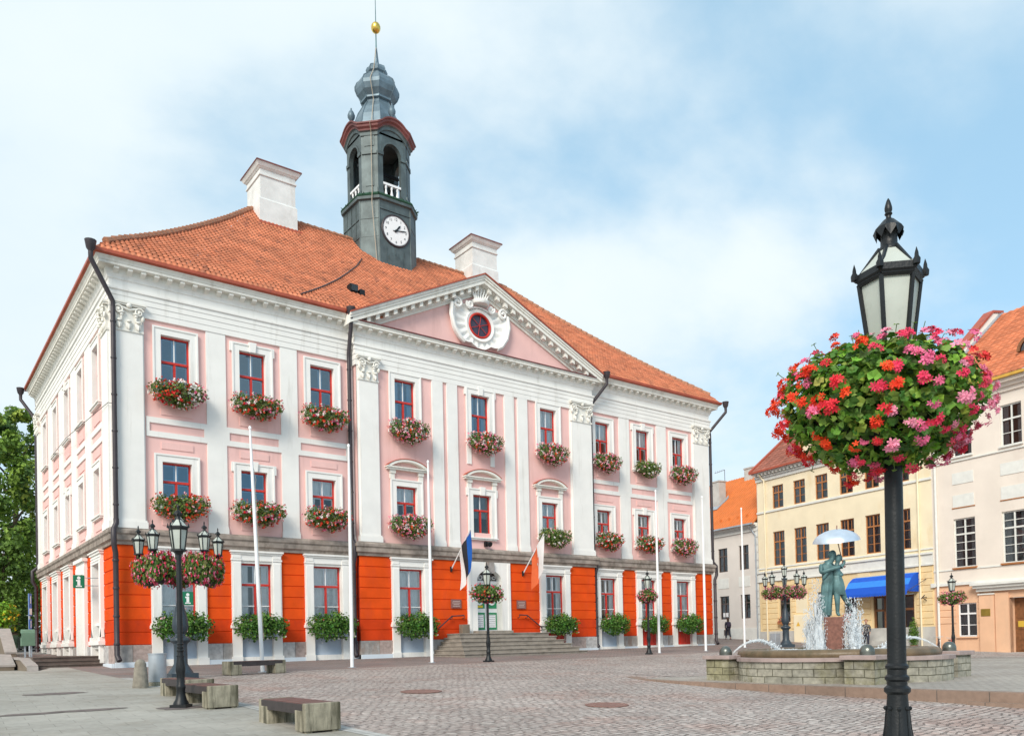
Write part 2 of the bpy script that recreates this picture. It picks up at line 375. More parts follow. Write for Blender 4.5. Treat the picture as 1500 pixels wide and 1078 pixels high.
M['kerb'] = paving('kerb_blocks', (.30, .205, .155), (.25, .175, .135), (.13, .105, .09), .9, 2., .012, rot=pi/2, bump=.3, big=.3, offset=0)
sheet('ground', lin(-120, -40, 4) + lin(-34, 2, 18) + [3, 3.9, 4.05, 4.5, 5.1] + lin(6, 60, 27) + lin(70, 220, 8), YS, -.012, 'earth', lambda x, y: ground0(x, y) - (.35 if x > 17 and y < 15 else 0))
sheet('pavement', lin(-40, 2, 20) + [3, 3.9, 4.05, 4.5, 5.1], YS, 0, 'slab', keep=lambda x, y: y < 60)
sheet('edging_strip', [5.1, 5.34], YS, .004, 'edge', keep=lambda x, y: y < 24.8)
YB = sorted(set([y for y in YS if 24.9 < y < 47] + [24.8]))
YC = sorted(set([y for y in YS if y < 24.8] + [24.8]))
sheet('cobblestones', [5.34] + lin(6, 15.2, 12) + [15.9, 16.5, 17.2], YC, 0, 'cobble', keep=lambda x, y: x < 15.2 or y > 11.5)
sheet('plaza', [17.2] + lin(18, 60, 42), YC, .004, 'cobble', fn=lambda x, y: ground(x, y) if y < 20 else ground0(x, y), keep=lambda x, y: y > 15.2 or x > 36)
sheet('paving_band', [5.1] + lin(6, 60, 54), YB, 0, 'brickband')
# raised fountain platform and its kerb
kp = [(15.2, -12), (15.2, -4), (15.2, 2), (15.2, 5.7), (15.2, 9), (15.21, 11), (15.26, 12.5), (15.45, 14), (15.8, 15.3), (16.2, 16.1)]
mb = MB()
for (a, b), (c, d) in zip(kp, kp[1:]):
    n = V((d-b, -(c-a), 0)).normalized() * -.3
    zt = lambda x, y: max(PLAT, ground0(x, y) + .006)
    mb.poly([(a, b, ground0(a,b)-.1), (c, d, ground0(c,d)-.1), (c, d, zt(c,d)+.004), (a, b, zt(a,b)+.004)][::-1])
    mb.poly([(a, b, zt(a,b)+.004), (c, d, zt(c,d)+.004), (c-n.x, d-n.y, zt(c,d)+.004), (a-n.x, b-n.y, zt(a,b)+.004)][::-1])
o = mb.build('kerb', 'kerb'); tag(o, kind='structure')
mb = MB(); pts = [(15.3, -12), (15.3, 11), (15.36, 12.5), (15.55, 14), (15.9, 15.25), (16.4, 16.1), (17.05, 16.7), (18.2, 17.0), (20, 17.05), (37, 17.05), (37, -12)]
mb.poly([(x, y, PLAT if y < 16.9 or x > 30 else PLAT) for x, y in pts]); mb.f[-1] = mb.f[-1][::-1]
o = mb.build('platform', 'platpave'); tag(o, kind='structure')
mb = MB(); mb.box(15.02, 15.2, -6, 6.6, -1.36, ground0(15, 4) + .10)
o = mb.build('lower_kerb', 'kerb'); tag(o, kind='structure')
# ---------------------------------------------------------------- town hall
XL, XR, YF, YB_, YBAY = 6.414, 39.58, 32., 50.3, 31.65
BX0, BX1 = 15.97, 29.6
HALL = empty('town_hall', (22.8, 41.15, -.6), 'pink and white three storey hall with orange ground floor, red tiled roof and clock tower', 'town hall')
TF = TR(0, YF, 0); TB = TR(0, YBAY, 0); TL = TR(XL, YB_, 0) @ RZ(-pi/2); TRt = TR(XR, YF, 0) @ RZ(pi/2); TBk = TR(0, YB_, 0) @ RZ(pi)
Z0, ZO, ZS, ZP, ZA = .21, 3.86, 4.46, 7.93, 12.28      # plinth top, string bottom/top, floor band, architrave bottom
OUT = [(XL, YB_), (XL, YF), (BX0, YF), (BX0, YBAY), (BX1, YBAY), (BX1, YF), (XR, YF), (XR, YB_)]
FP = OUT  # walked with the outside on the right-hand side
def hallpart(name, mb, m, **k): return mb.build(name, m, HALL, **k)
# --- window units (local: x across, z up from the opening's sill, y=0 wall plane, outside is -y)
def win_frame(w, h, tr, bars, red=True, dep=.13):
    """red frame with transom at height tr; bars = heights of thin glazing bars"""
    mb = MB(); y0, y1 = dep, dep + .07; f = .062
    mb.box(-w/2, -w/2+f, y0, y1, 0, h); mb.box(w/2-f, w/2, y0, y1, 0, h)
    mb.box(-w/2+f, w/2-f, y0, y1, 0, f); mb.box(-w/2+f, w/2-f, y0, y1, h-f, h)
    mb.box(-w/2+f, w/2-f, y0-.025, y1, tr-.042, tr+.042); mb.box(-.04, .04, y0-.012, y1, f, tr-.042); mb.cur = 1; mb.box(-.02, .02, y0+.02, y1, tr+.042, h-f)
    for b in bars:
        mb.box(-w/2+f, -.045, y0+.012, y1-.012, b-.016, b+.016); mb.box(.045, w/2-f, y0+.012, y1-.012, b-.016, b+.016)
    return mb
def win_pane(w, h, dep=.13):
    mb = MB(); mb.poly([(-w/2+.03, dep+.045, .03), (w/2-.03, dep+.045, .03), (w/2-.03, dep+.045, h-.03), (-w/2+.03, dep+.045, h-.03)]); return mb
def win_inner(w, h, tr, bars):
    """white inner casement seen through the glass"""
    mb = MB(); y0, y1 = .185, .215
    for x0, x1 in ((-w/2+.05, -.03), (.03, w/2-.05)):
        for z0, z1 in ((.05, tr-.04), (tr+.04, h-.05)):
            t = .055
            mb.box(x0, x0+t, y0, y1, z0, z1); mb.box(x1-t, x1, y0, y1, z0, z1); mb.box(x0+t, x1-t, y0, y1, z0, z0+t); mb.box(x0+t, x1-t, y0, y1, z1-t, z1)
        for b in bars: mb.box(x0+.045, x1-.045, y0, y1, b-.03, b+.012)
    return mb
def curtain(w, h, kind, seed):
    r = random.Random(seed); mb = MB()
    def drape(x0, x1, z0, z1, amp=.025, gather=0.):
        n = max(8, int((x1-x0)*26)); ph = r.random()*6; cols = []
        for i in range(n+1):
            x = x0 + (x1-x0)*i/n; y = .245 + amp*.5*sin(ph + i*1.35) + .01*sin(i*.6)
            xg = x + gather*((x0 if gather < 0 else x1) - x) * 0
            cols.append((mb.vert((x, y, z0)), mb.vert((x, y*1.0, (z0+z1)/2)), mb.vert((x, y, z1))))
        for a, b in zip(cols, cols[1:]):
            mb.face([a[0], b[0], b[1], a[1]]); mb.face([a[1], b[1], b[2], a[2]])
    if kind == 'sides': drape(-w/2, -w/2+.30*w, 0, h); drape(w/2-.28*w, w/2, 0, h)
    elif kind == 'upper': drape(-w/2, w/2, h*.6, h); drape(-w/2, -w/2+.22*w, 0, h*.6)
    elif kind == 'full': drape(-w/2, -.02, 0, h); drape(.02, w/2, 0, h)
    elif kind == 'blind': drape(-w/2, w/2, h*.45, h, .004)
    mb2 = mb; return mb2
def room_box(w, h):
    mb = MB(); a = w/2 + .25; y0, y1 = .22, 1.5
    mb.poly([(-a,y1,-.2),(a,y1,-.2),(a,y1,h+.25),(-a,y1,h+.25)]); mb.poly([(-a,y0,-.2),(-a,y1,-.2),(-a,y1,h+.25),(-a,y0,h+.25)]); mb.poly([(a,y0,-.2),(a,y1,-.2),(a,y1,h+.25),(a,y0,h+.25)])
    mb.poly([(-a,y0,h+.25),(a,y0,h+.25),(a,y1,h+.25),(-a,y1,h+.25)]); mb.poly([(-a,y0,-.2),(a,y0,-.2),(a,y1,-.2),(-a,y1,-.2)]); return mb
def surround(w, h, ears=0, fr=.27, sill=True):
    mb = MB(); a = w/2; o = a + fr
    mb.box(-o, -a, -.075, .24, -.05, h+fr); mb.box(a, o, -.075, .24, -.05, h+fr); mb.box(-a, a, -.075, .24, h, h+fr)
    # fillet moulding round the outer edge
    mb.box(-o-.025, -o+.04, -.105, -.06, -.05, h+fr+.025); mb.box(o-.04, o+.025, -.105, -.06, -.05, h+fr+.025); mb.box(-o+.04, o-.04, -.105, -.06, h+fr-.04, h+fr+.025)
    if ears:
        for s in (-1, 1): mb.box(s*(o+.0), s*(o+.10), -.085, .02, h+fr-.34, h+fr+.03)
        i = [(-.10, -.15, h-.02), (.10, -.15, h-.02), (.15, -.15, h+fr+.10), (-.15, -.15, h+fr+.10)]; mb.prism(i, (0, .2, 0))
    if sill:
        mb.box(-o-.05, o+.05, -.16, .13, -.10, -.051); mb.box(-o, o, -.11, .10, -.17, -.101)
    return mb
MESH = {}
def mk(key, mb, name, m, **k):
    if key not in MESH: MESH[key] = mb().mesh(name, m, **k)
    return MESH[key]
def put_window(T, rz, xc, z, w, h, tr, bars, glass, cur, sur, surargs=(), seed=0):
    """one window: red frame > pane, surround, inner casement, curtain, room"""
    p = T @ V((xc, 0, z))
    key = (w, h, tr, tuple(bars))
    o = place_mesh('window', mk(('f',)+key, lambda: win_frame(w, h, tr, bars), 'window', ['redframe', 'signwhite']), p, rz, HALL)
    def sub(n, me): 
        c = bpy.data.objects.new(n, me); COL.objects.link(c); c.parent = o; return c
    sub('pane', mk(('p', w, h, glass), lambda: win_pane(w, h), 'pane', glass))
    if sur: sub('surround', mk(('s', sur, w, h)+tuple(surargs), lambda: SURR[sur](w, h, *surargs), 'surround', ['white', 'bluepanel', 'redframe', 'trim']))
    sub('inner_casement', mk(('i',)+key, lambda: win_inner(w, h, tr, bars), 'inner_casement', 'signwhite'))
    if cur: sub('curtain', mk(('c', w, h, cur, seed % 3), lambda: curtain(w, h, cur, seed % 3), 'curtain', 'curtain', smooth=80))
    sub('room', mk(('r', w, h), lambda: room_box(w, h), 'room', 'room'))
    return o
def ground_surround(w, h, panel=1, floor=-.62):
    """white pillars to the pavement, entablature and a low panel under the sill; z=0 at opening sill (1.1)"""
    mb = MB(); a = w/2; o = a + .37; b = floor - 1.1; top = ZO - .012 - 1.1
    for s in (-1, 1):
        mb.box(s*a, s*o, -.13, .24, b + .30, h + .10)
        mb.box(s*(a-.0), s*(o+.04), -.18, .2, b + .02, b + .30); mb.box(s*(a+.03), s*(o-.05), -.155, -.12, .12, h)
        mb.box(s*(a-.02), s*(o+.06), -.21, .1, -.30, -.18); mb.box(s*(a-.0), s*(o+.03), -.18, .1, -.18, -.10)
        mb.box(s*(a+.0), s*(o+.02), -.16, .05, h + .10, h + .17)
    mb.box(-o, o, -.12, .24, h + .10, top - .14); mb.box(-a, a, -.06, .24, h, h + .10)
    mb.box(-o-.03, o+.03, -.17, .2, top - .14, top - .07); mb.box(-o-.07, o+.07, -.22, .2, top - .07, top)
    for s in (-1, 1): mb.box(s*(a+.02), s*(o-.02), -.15, -.11, h + .2, top - .16)
    mb.box(-a, a, -.05, .24, -.10, -.001)
    mb.cur = 1 if panel == 1 else 2
    if panel:
        mb.box(-a, a, .05, .2, b + .28, -.10)
        if panel == 2:
            for k in range(-2, 3): mb.box(k*.22-.012, k*.22+.012, .03, .06, b + .3, -.2)
    mb.cur = 0; mb.box(-a, a, -.04, .2, b + .02, b + .28)
    return mb
def side_surround(w, h):
    """left-side ground windows: pilaster jambs on a white pedestal"""
    mb = MB(); a = w/2; o = a + .30; b = -.72 - 1.1; top = ZO - .012 - 1.1
    for s in (-1, 1):
        mb.box(s*a, s*o, -.16, .3, -.55, h + .15); mb.box(s*(a-.0), s*(o+.05), -.22, .2, -.70, -.551); mb.box(s*a, s*(o-.02), -.2, .2, b + .25, -.85); mb.box(s*(a-.02), s*(o+.05), -.25, .2, b, b + .25)
        mb.prism([(s*(a+.02), -.16, -.55), (s*o, -.16, -.55), (s*(o+.10), -.16, -.551), (s*(o+.0), -.16, -.2)], (0, .1, 0))
    mb.box(-o+.006, o-.006, -.14, .294, h+.004, top - .14); mb.box(-o-.05, o+.05, -.2, .2, top - .14, top - .05); mb.box(-o-.09, o+.09, -.25, .2, top - .05, top)
    for k in range(3): mb.box(-o+.05, o-.05, -.17, -.13, top-.26-k*.11, top-.20-k*.11)
    mb.box(-o-.08, o+.08, -.26, .3, -.85, -.70); mb.box(-a, a, -.12, .25, -1.0, -.85); mb.box(-a, a, .05, .2, b, -1.0); mb.box(-a, a, -.04, .25, -.1, 0)
    return mb
SURR = {'upper': lambda w, h, *a: surround(w, h, *a), 'ground': ground_surround, 'side': lambda w, h: side_surround(w, h)}
WW = 1.06; H3 = 2.22; Z3 = 9.57; H2 = 1.78; Z2 = 5.25; GW = 1.26; GH = 2.26; ZG = 1.1
front = [(8.62, 7.55, 9.75, 0), (11.56, 10.5, 12.71, 1), (14.53, 13.43, 15.70, 0), (30.74, 29.72, 32.0, 0), (33.85, 32.8, 35.0, 1), (36.85, 35.81, 38.02, 0)]
bay = [(18.32, 17.03, 19.73, 0), (22.42, 21.11, 23.85, 1), (26.62, 25.28, 28.05, 0)]
gx = [8.62, 11.58, 14.60, 30.92, 34.05, 36.98]; gbay = [18.45, 26.82]; DX0, DX1 = 21.45, 23.98
left = [(15.62 - 3.28*k, 15.62 - 3.28*k - 1.08, 15.62 - 3.28*k + 1.08, 1 if k == 2 else 0) for k in range(5)]
GC3 = ['glassblue']*3 + ['glass']*3; CUR3 = [None, None, None, 'upper', 'upper', 'sides']
upper_holes_f = [(x-WW/2-.13, x+WW/2+.13, Z3-.02, Z3+H3+.13) for x, *_ in front] + [(x-WW/2-.13, x+WW/2+.13, Z2-.02, Z2+H2+.13) for x, *_ in front]
# --- plain walls -------------------------------------------------
mb = MB(TF); mb.panel(XL, BX0, ZS-.05, ZA+.05, [h for h in upper_holes_f if h[1] < BX0]); mb.panel(BX1, XR, ZS-.05, ZA+.05, [h for h in upper_holes_f if h[0] > BX1])
mb.T = TB; mb.panel(BX0, BX1, ZS-.05, ZA+.05, [(x-WW/2-.13, x+WW/2+.13, z-.02, z+h+.13) for x, *_ in bay for z, h in ((Z3, H3), (Z2, H2))])
for x in (BX0, BX1): mb.poly([(x, 0, ZS), (x, .35, ZS), (x, .35, ZA), (x, 0, ZA)])
mb.T = TL; mb.panel(0, YB_-YF, ZS-.05, ZA+.05, [(x-WW/2-.13, x+WW/2+.13, z-.02, z+h+.13) for x, *_ in left for z, h in ((Z3, H3), (Z2, H2))])
mb.T = TRt; mb.panel(0, YB_-YF, -1, ZA+.05, []); mb.T = TBk; mb.panel(-XR, -XL, -1, ZA+.05, [])
hallpart('pink_wall', mb, 'pink')
# orange ground storey: backing sheet and eight projecting courses
gh_f = [(x-GW/2-.33, x+GW/2+.33, -1.0, ZO) for x in gx]; gh_b = [(x-GW/2-.33, x+GW/2+.33, -1.0, ZO) for x in gbay] + [(DX0+.02, DX1-.02, -1, ZO)]
SDOOR = left[1][0]
gh_l = [(x-GW/2-.20, x+GW/2+.20, -1.0, ZO) for x, *_ in left]
def courses(mb, x0, x1, holes, z0=Z0, z1=ZO, n=8, proud=.035, ends=(0, 0)):
    hs = sorted(holes); segs = []; c = x0
    for h in hs: segs.append((c, h[0])); c = h[1]
    segs.append((c, x1))
    dz = (z1-z0)/n
    for a, b in segs:
        q = MB(mb.T)
        for k in range(n):
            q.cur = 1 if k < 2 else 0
            zb, zt = z0 + k*dz + .015, z0 + (k+1)*dz - .015
            e0 = proud if (a == x0 and ends[0]) else 0; e1 = proud if (b == x1 and ends[1]) else 0
            q.prism([(a-e0, 0, zb), (a-e0, -proud, zb+.012), (a-e0, -proud, zt-.012), (a-e0, 0, zt)], (b-a+e0+e1, 0, 0))
        q.prism([(a, .0, z0), (a, -.006, z0), (a, -.006, z1), (a, .0, z1)], (b-a, 0, 0))
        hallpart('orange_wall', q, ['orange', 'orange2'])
mb = MB(TF); gm = MB(TF)
courses(mb, XL, BX0, [h for h in gh_f if h[1] < BX0], ends=(1, 0)); courses(mb, BX1, XR, [h for h in gh_f if h[0] > BX1], ends=(0, 1))
gm.panel(XL, BX0, -1, ZO+.1, [h for h in gh_f if h[1] < BX0]); gm.panel(BX1, XR, -1, ZO+.1, [h for h in gh_f if h[0] > BX1])
mb.T = gm.T = TB; courses(mb, BX0, BX1, gh_b, ends=(1, 1)); gm.panel(BX0, BX1, -1, ZO+.1, gh_b)
for x in (BX0, BX1): gm.poly([(x, 0, -1), (x, .35, -1), (x, .35, ZO), (x, 0, ZO)])
mb.T = gm.T = TL; courses(mb, 0, YB_-YF, gh_l, ends=(0, 1)); gm.panel(0, YB_-YF, -1, ZO+.1, gh_l)
hallpart('wall_joints', gm, 'groove')
# granite plinth blocks and pale base strip
mb = MB(TF); st = MB(TF); rnd = random.Random(3)
def plinth(mb, st, x0, x1, holes, sz):
    hs = sorted(holes); c = x0; segs = []
    for h in hs: segs.append((c, h[0])); c = h[1]
    segs.append((c, x1))
    for a, b in segs:
        if b - a < .1: continue
        m = a + (b-a)*rnd.uniform(.42, .62)
        for u, v in ((a, m-.006), (m+.006, b)): q = MB(mb.T); q.box(u, v, -.078, .1, -1, Z0); hallpart('granite_block', q, rnd.choice(['granite', 'granite', 'granite2', 'granite3']), bevel=.012)
        q = MB(mb.T); q.box(a, b, -.16, .1, -1, sz); hallpart('base_strip', q, 'pale')
plinth(mb, st, XL-.06, BX0, [h for h in gh_f if h[1] < BX0], -.41); plinth(mb, st, BX1, XR+.06, [h for h in gh_f if h[0] > BX1], -.36)
mb.T = st.T = TB; plinth(mb, st, BX0-.06, BX1+.06, gh_b[:2] + [(19.5, 26.2, 0, 0)], -.38); [hallpart('granite_block', (lambda q: (q.box(u, v, -.075, .1, -1, Z0), q)[1])(MB(TB)), 'granite') for u, v in ((19.5, DX0), (DX1, 26.2))]
mb.T = st.T = TL; plinth(mb, st, 0, YB_-YF+.06, gh_l, -.45)
# string course, entablature and cornice swept round the outline
mb = MB(); mb.sweep([(-.05, ZO), (.10, ZO), (.12, ZO+.10), (.20, ZO+.16), (.20, ZO+.34), (.25, ZO+.40), (.25, ZO+.50), (.14, ZS), (-.05, ZS)], FP)
hallpart('string_course', mb, 'stringstone')
DZB = -.22      # the bay's entablature sits a little lower than that of the wings
PATHS = (([(XL, YB_), (XL, YF), (BX0, YF)], 0), ([(BX1, YF), (XR, YF), (XR, YB_)], 0), ([(BX0, YF+.1), (BX0, YBAY), (BX1, YBAY), (BX1, YF+.1)], DZB))
CZ = ZA + 1.36
for path, dz in PATHS:
    mb = MB(); A = ZA + dz; mb.sweep([(-.05, A), (.075, A), (.075, A+.22), (.09, A+.225), (.09, A+.44), (.11, A+.445), (.11, A+.64), (.13, A+.645), (.13, A+.80), (.18, A+.83), (.18, A+.90), (.08, A+.91), (.08, A+1.20), (.12, A+1.22), (.14, A+1.30), (.18, A+1.36)], path)
    hallpart('entablature', mb, 'white')
    mb = MB(); C = CZ + dz; pr = [(.18, C), (.20, C+.02), (.20, C+.20), (.46, C+.205), (.46, C+.29), (.44, C+.295)] + ([(.47, C+.31), (.50, C+.38), (.57, C+.43), (.57, C+.45), (-.2, C+.46)] if not dz else [(.48, C+.31), (.50, C+.36), (-.2, C+.37)])
    mb.sweep(pr, path); hallpart('cornice', mb, 'trim')
mb = MB()
def modillions(mb, T, x0, x1, z, n, d0=.20, d1=.41, w=.17, h=.20):
    mb.T = T
    for k in range(n):
        x = x0 + (x1-x0)*(k+.5)/n; mb.prism([(x-w/2, -d0, z-h*.9), (x-w/2, -d1, z-h*.45), (x-w/2, -d1, z), (x-w/2, -d0, z)], (w, 0, 0))
for T, a, b, z, n in ((TF, XL-.1, BX0-.5, CZ+.204, 20), (TF, BX1+.5, XR+.1, CZ+.204, 20), (TB, BX0-.2, BX1+.2, CZ+DZB+.204, 29), (TL, 0, YB_-YF, CZ+.204, 40)):
    mb = MB(); modillions(mb, T, a, b, z, n); hallpart('modillion_row', mb, 'trim')
GZ = CZ + .44
mb = MB(); gp = [(.50, GZ), (.60, GZ+.01), (.66, GZ+.06), (.66, GZ+.17), (.62, GZ+.17), (.58, GZ+.10), (.2, GZ+.13)]
mb.sweep(gp, [(XL, YB_), (XL, YF), (BX0-.55, YF)]); hallpart('gutter', mb, 'redmetal'); mb = MB(); mb.sweep(gp, [(BX1+.55, YF), (XR, YF), (XR, YB_)]); hallpart('gutter', mb, 'redmetal')
# dark red flashing along the top of the bay cornice
mb = MB(TB); mb.box(BX0-.05, BX1+.05, -.53, -.02, CZ+DZB+.375, CZ+DZB+.42); hallpart('cornice_flashing', mb, 'brown')
# --- pilasters, capitals, spandrel panels ---------------------------
def pilaster(T, x0, x1, proud=.05, z0=ZS-.0, z1=ZA):
    mb = MB(T); mb.box(x0, x1, -proud, .03, z0+.28, z1); mb.box(x0-.02, x1+.02, -proud-.045, .03, z0, z0+.20); mb.box(x0-.01, x1+.01, -proud-.025, .03, z0+.20, z0+.28); return hallpart('pilaster', mb, 'white')
def corner_pilaster(T, x0, x1, dz=0):
    mb = MB(T); ZA = globals()['ZA'] + dz; mb.box(x0, x1, -.05, .03, ZS+.3, ZA); a, b = x0+.06, x1-.06
    mb.box(a, b, -.13, -.05, ZS+.3, ZA-.6); mb.box(x0-.03, x1+.03, -.17, .03, ZS, ZS+.24); mb.box(x0, x1, -.15, .03, ZS+.24, ZS+.3)
    p = hallpart('pilaster', mb, 'white')
    # composite capital: bell, leaves, volutes, abacus
    c = MB(T); w = b-a; xm = (a+b)/2; zb = ZA-.60; zt = ZA+.40
    c.box(a-.03, b+.03, -.17, -.0, zb-.05, zb+.03)
    c.prism([(a+.03, 0, zb+.03), (a+.03, -.15, zb+.03), (a+.03, -.19, zt-.16), (a+.03, 0, zt-.16)], (w-.06, 0, 0))
    def lump(x, y, z, rx, ry, rz):
        T0 = c.T; c.T = T0 @ TR(x, y, z) @ Matrix.Diagonal((rx, ry, rz, 1)); c.ball((0, 0, 0), 1, 9, 6); c.T = T0
    for k in range(3):   # curling lower leaves
        x = a + w*(k+.5)/3; lump(x, -.17, zb+.17, .11, .06, .15); lump(x, -.23, zb+.30, .095, .06, .05); lump(x, -.20, zb+.10, .03, .06, .1)
    for k in range(2):   # stems carrying the upper row of leaves
        x = xm + (-.5 + k)*w*.52; lump(x, -.19, zb+.46, .045, .05, .16); lump(x, -.235, zb+.60, .12, .06, .05); lump(x, -.22, zb+.52, .07, .05, .06)
    for s in (-1, 1):
        lump(a if s < 0 else b, -.2, zb+.48, .07, .06, .12)
        xc = xm + s*(w/2-.13); pth = []
        for k in range(24):
            t = k/23*2.5*2*pi*.62; rr = .165*(1-k/23*.82); pth.append((xc + s*rr*cos(t+.4), -.25, zt-.33 + rr*sin(t+.4)))
        c.tube(pth, .036, 6, taper=.02); lump(xc, -.25, zt-.33, .05, .05, .05)
    c.tube([(a+.12, -.245, zt-.18), (xm-.1, -.25, zt-.27), (xm, -.25, zt-.30), (xm+.1, -.25, zt-.27), (b-.12, -.245, zt-.18)], .035, 6)
    lump(xm, -.26, zt-.14, .10, .07, .09)
    c.box(a-.08, b+.08, -.25, .0, zt-.13, zt-.07); c.box(a-.11, b+.11, -.29, 0, zt-.07, zt)
    o = MB.build(c, 'capital', 'trim', p, smooth=45); o.location = -worldpos(p)
    return p
corner_pilaster(TF, XL+.02, 7.55-.04); corner_pilaster(TF, 38.06, XR-.02)
corner_pilaster(TB, BX0+.0, 17.0, DZB); corner_pilaster(TB, 28.08, BX1-.0, DZB)
corner_pilaster(TL, 0.02, 1.1); corner_pilaster(TL, YB_-YF-1.2, YB_-YF-.02)
for a, b in ((9.75, 10.5), (12.71, 13.43), (15.70, BX0-.02), (BX1+.02, 29.72), (32.0, 32.8), (35.0, 35.81)): pilaster(TF, a, b)
for a, b in ((19.73, 20.31), (20.53, 21.11), (23.85, 24.44), (24.66, 25.28)): pilaster(TB, a, b, .07, z1=ZA+DZB)
for k in range(4): pilaster(TL, left[k+1][2], left[k][1])
def spandrel(T, x0, x1):
    mb = MB(T); a, b = ZP, 8.66; m0, m1 = 8.14, 8.45; e = .11
    mb.box(x0, x1, -.05, .02, a, m0); mb.box(x0, x1, -.05, .02, m1, b); mb.box(x0, x0+e, -.05, .02, m0, m1); mb.box(x1-e, x1, -.05, .02, m0, m1)
    o = hallpart('spandrel_panel', mb, 'white')
    xm = (x0+x1)/2
    for z0, z1 in ((7.52, 7.78), (4.66, 4.98), (8.80, 9.16)):   # faint raised fields
        s = MB(T); s.box(xm-.58, xm+.58, -.028, .01, z0, z1); q = s.build('raised_field', 'pink', o); q.location = -worldpos(o)
for x, a, b, e in front: spandrel(TF, a, b)
for x, a, b, e in left: spandrel(TL, a, b)
# --- windows --------------------------------------------------------
n = 0
for i, (x, a, b, e) in enumerate(front):
    put_window(TF, 0, x, Z3, WW, H3, 1.26, [.50], GC3[i], CUR3[i], 'upper', (e,), n); n += 1
    put_window(TF, 0, x, Z2, WW, H2, 1.06, [.50], ['glassblue', 'glassblue', 'glass'][i] if i < 3 else 'glass', [None, None, 'upper', 'sides', 'sides', 'sides'][i], 'upper', (e,), n); n += 1
for i, (x, a, b, e) in enumerate(bay):
    put_window(TB, 0, x, Z3, WW, H3, 1.26, [.50], 'glassblue' if i < 2 else 'glass', ['sides', 'sides', 'full'][i], 'upper', (e,), n); n += 1
    put_window(TB, 0, x, Z2 if i != 1 else Z2-.2, WW, H2 if i != 1 else H2+.2, 1.06 if i != 1 else 1.26, [.5] if i != 1 else [], 'glass' if i != 1 else 'glassdark', ['upper', 'blind', 'full'][i], 'upper', (e,), n); n += 1
for i, x in enumerate(gx): put_window(TF, 0, x, ZG, GW, GH, 1.42, [.58], 'glass', ['full', 'sides', 'full', 'sides', 'full', 'full'][i], 'ground', (1 if i < 4 else 2,), n); n += 1
for i, x in enumerate(gbay): put_window(TB, 0, x, ZG, GW, GH, 1.42, [.58], 'glass', ['full', 'sides'][i], 'ground', (1 if i == 0 else 2,), n); n += 1
for k, (x, a, b, e) in enumerate(left):
    put_window(TL, -pi/2, x, Z3, WW, H3, 1.26, [.5], 'glass', 'full', 'upper', (e,), n); put_window(TL, -pi/2, x, Z2, WW, H2, 1.06, [.5], 'glass', 'full', 'upper', (e,), n+1); n += 2
    if k != 1: put_window(TL, -pi/2, x, ZG, GW, GH, 1.42, [.58], 'glass', 'full', 'side', (), n)
# side entrance with white frame (second opening on the left side)
mb = MB(TL); x = SDOOR
for s in (-1, 1): mb.box(x+s*.66, x+s*.98, -.16, .3, -.3, 3.5)
mb.box(x-.974, x+.974, -.14, .294, 3.2, 3.70); mb.box(x-1.05, x+1.05, -.24, .2, 3.70, 3.84); mb.box(x-.66, x+.66, .25, .3, -.4, 3.2)
hallpart('side_door', mb, 'white')
# segmental hoods over the middle-floor bay windows
for x, a, b, e in bay:
    mb = MB(TB); w = 1.02; zb = 7.72
    zt = Z2 + H2 + .28
    for s in (-1, 1): mb.box(x+s*.62, x+s*.84, -.09, .02, zt+.02, zb); mb.box(x+s*.58, x+s*.86, -.13, .02, zb-.16, zb)
    mb.box(x-w, x+w, -.20, .02, zb, zb+.08); mb.box(x-w-.05, x+w+.05, -.26, .02, zb+.08, zb+.13)
    pts = []; N = 14
    arc = lambda r, dz: [(x + r*sin(t), zb + .13 + dz + (cos(t)-cos(.95))*r*.62) for t in [-.95 + 1.9*k/N for k in range(N+1)]]
    o_, i_ = arc(1.26, .02), arc(1.08, -.03)
    for k in range(N):
        mb.prism([(o_[k][0], -.26, o_[k][1]), (o_[k+1][0], -.26, o_[k+1][1]), (i_[k+1][0], -.26, max(zb+.13, i_[k+1][1])), (i_[k][0], -.26, max(zb+.13, i_[k][1]))], (0, .28, 0))
    mb.cur = 1
    for k in range(N): mb.prism([(o_[k][0], -.28, o_[k][1]), (o_[k+1][0], -.28, o_[k+1][1]), (o_[k+1][0], -.28, o_[k+1][1]+.035), (o_[k][0], -.28, o_[k][1]+.035)], (0, .30, 0))
    hallpart('window_hood', mb, ['trim', 'redmetal'])
# white bands either side, under the central top-floor window
x = bay[1][0]
for s in (-1, 1): mb = MB(TB); mb.box(x+s*.55, x+s*.80, -.045, .02, 8.45, Z3-.18); hallpart('apron', mb, 'white')
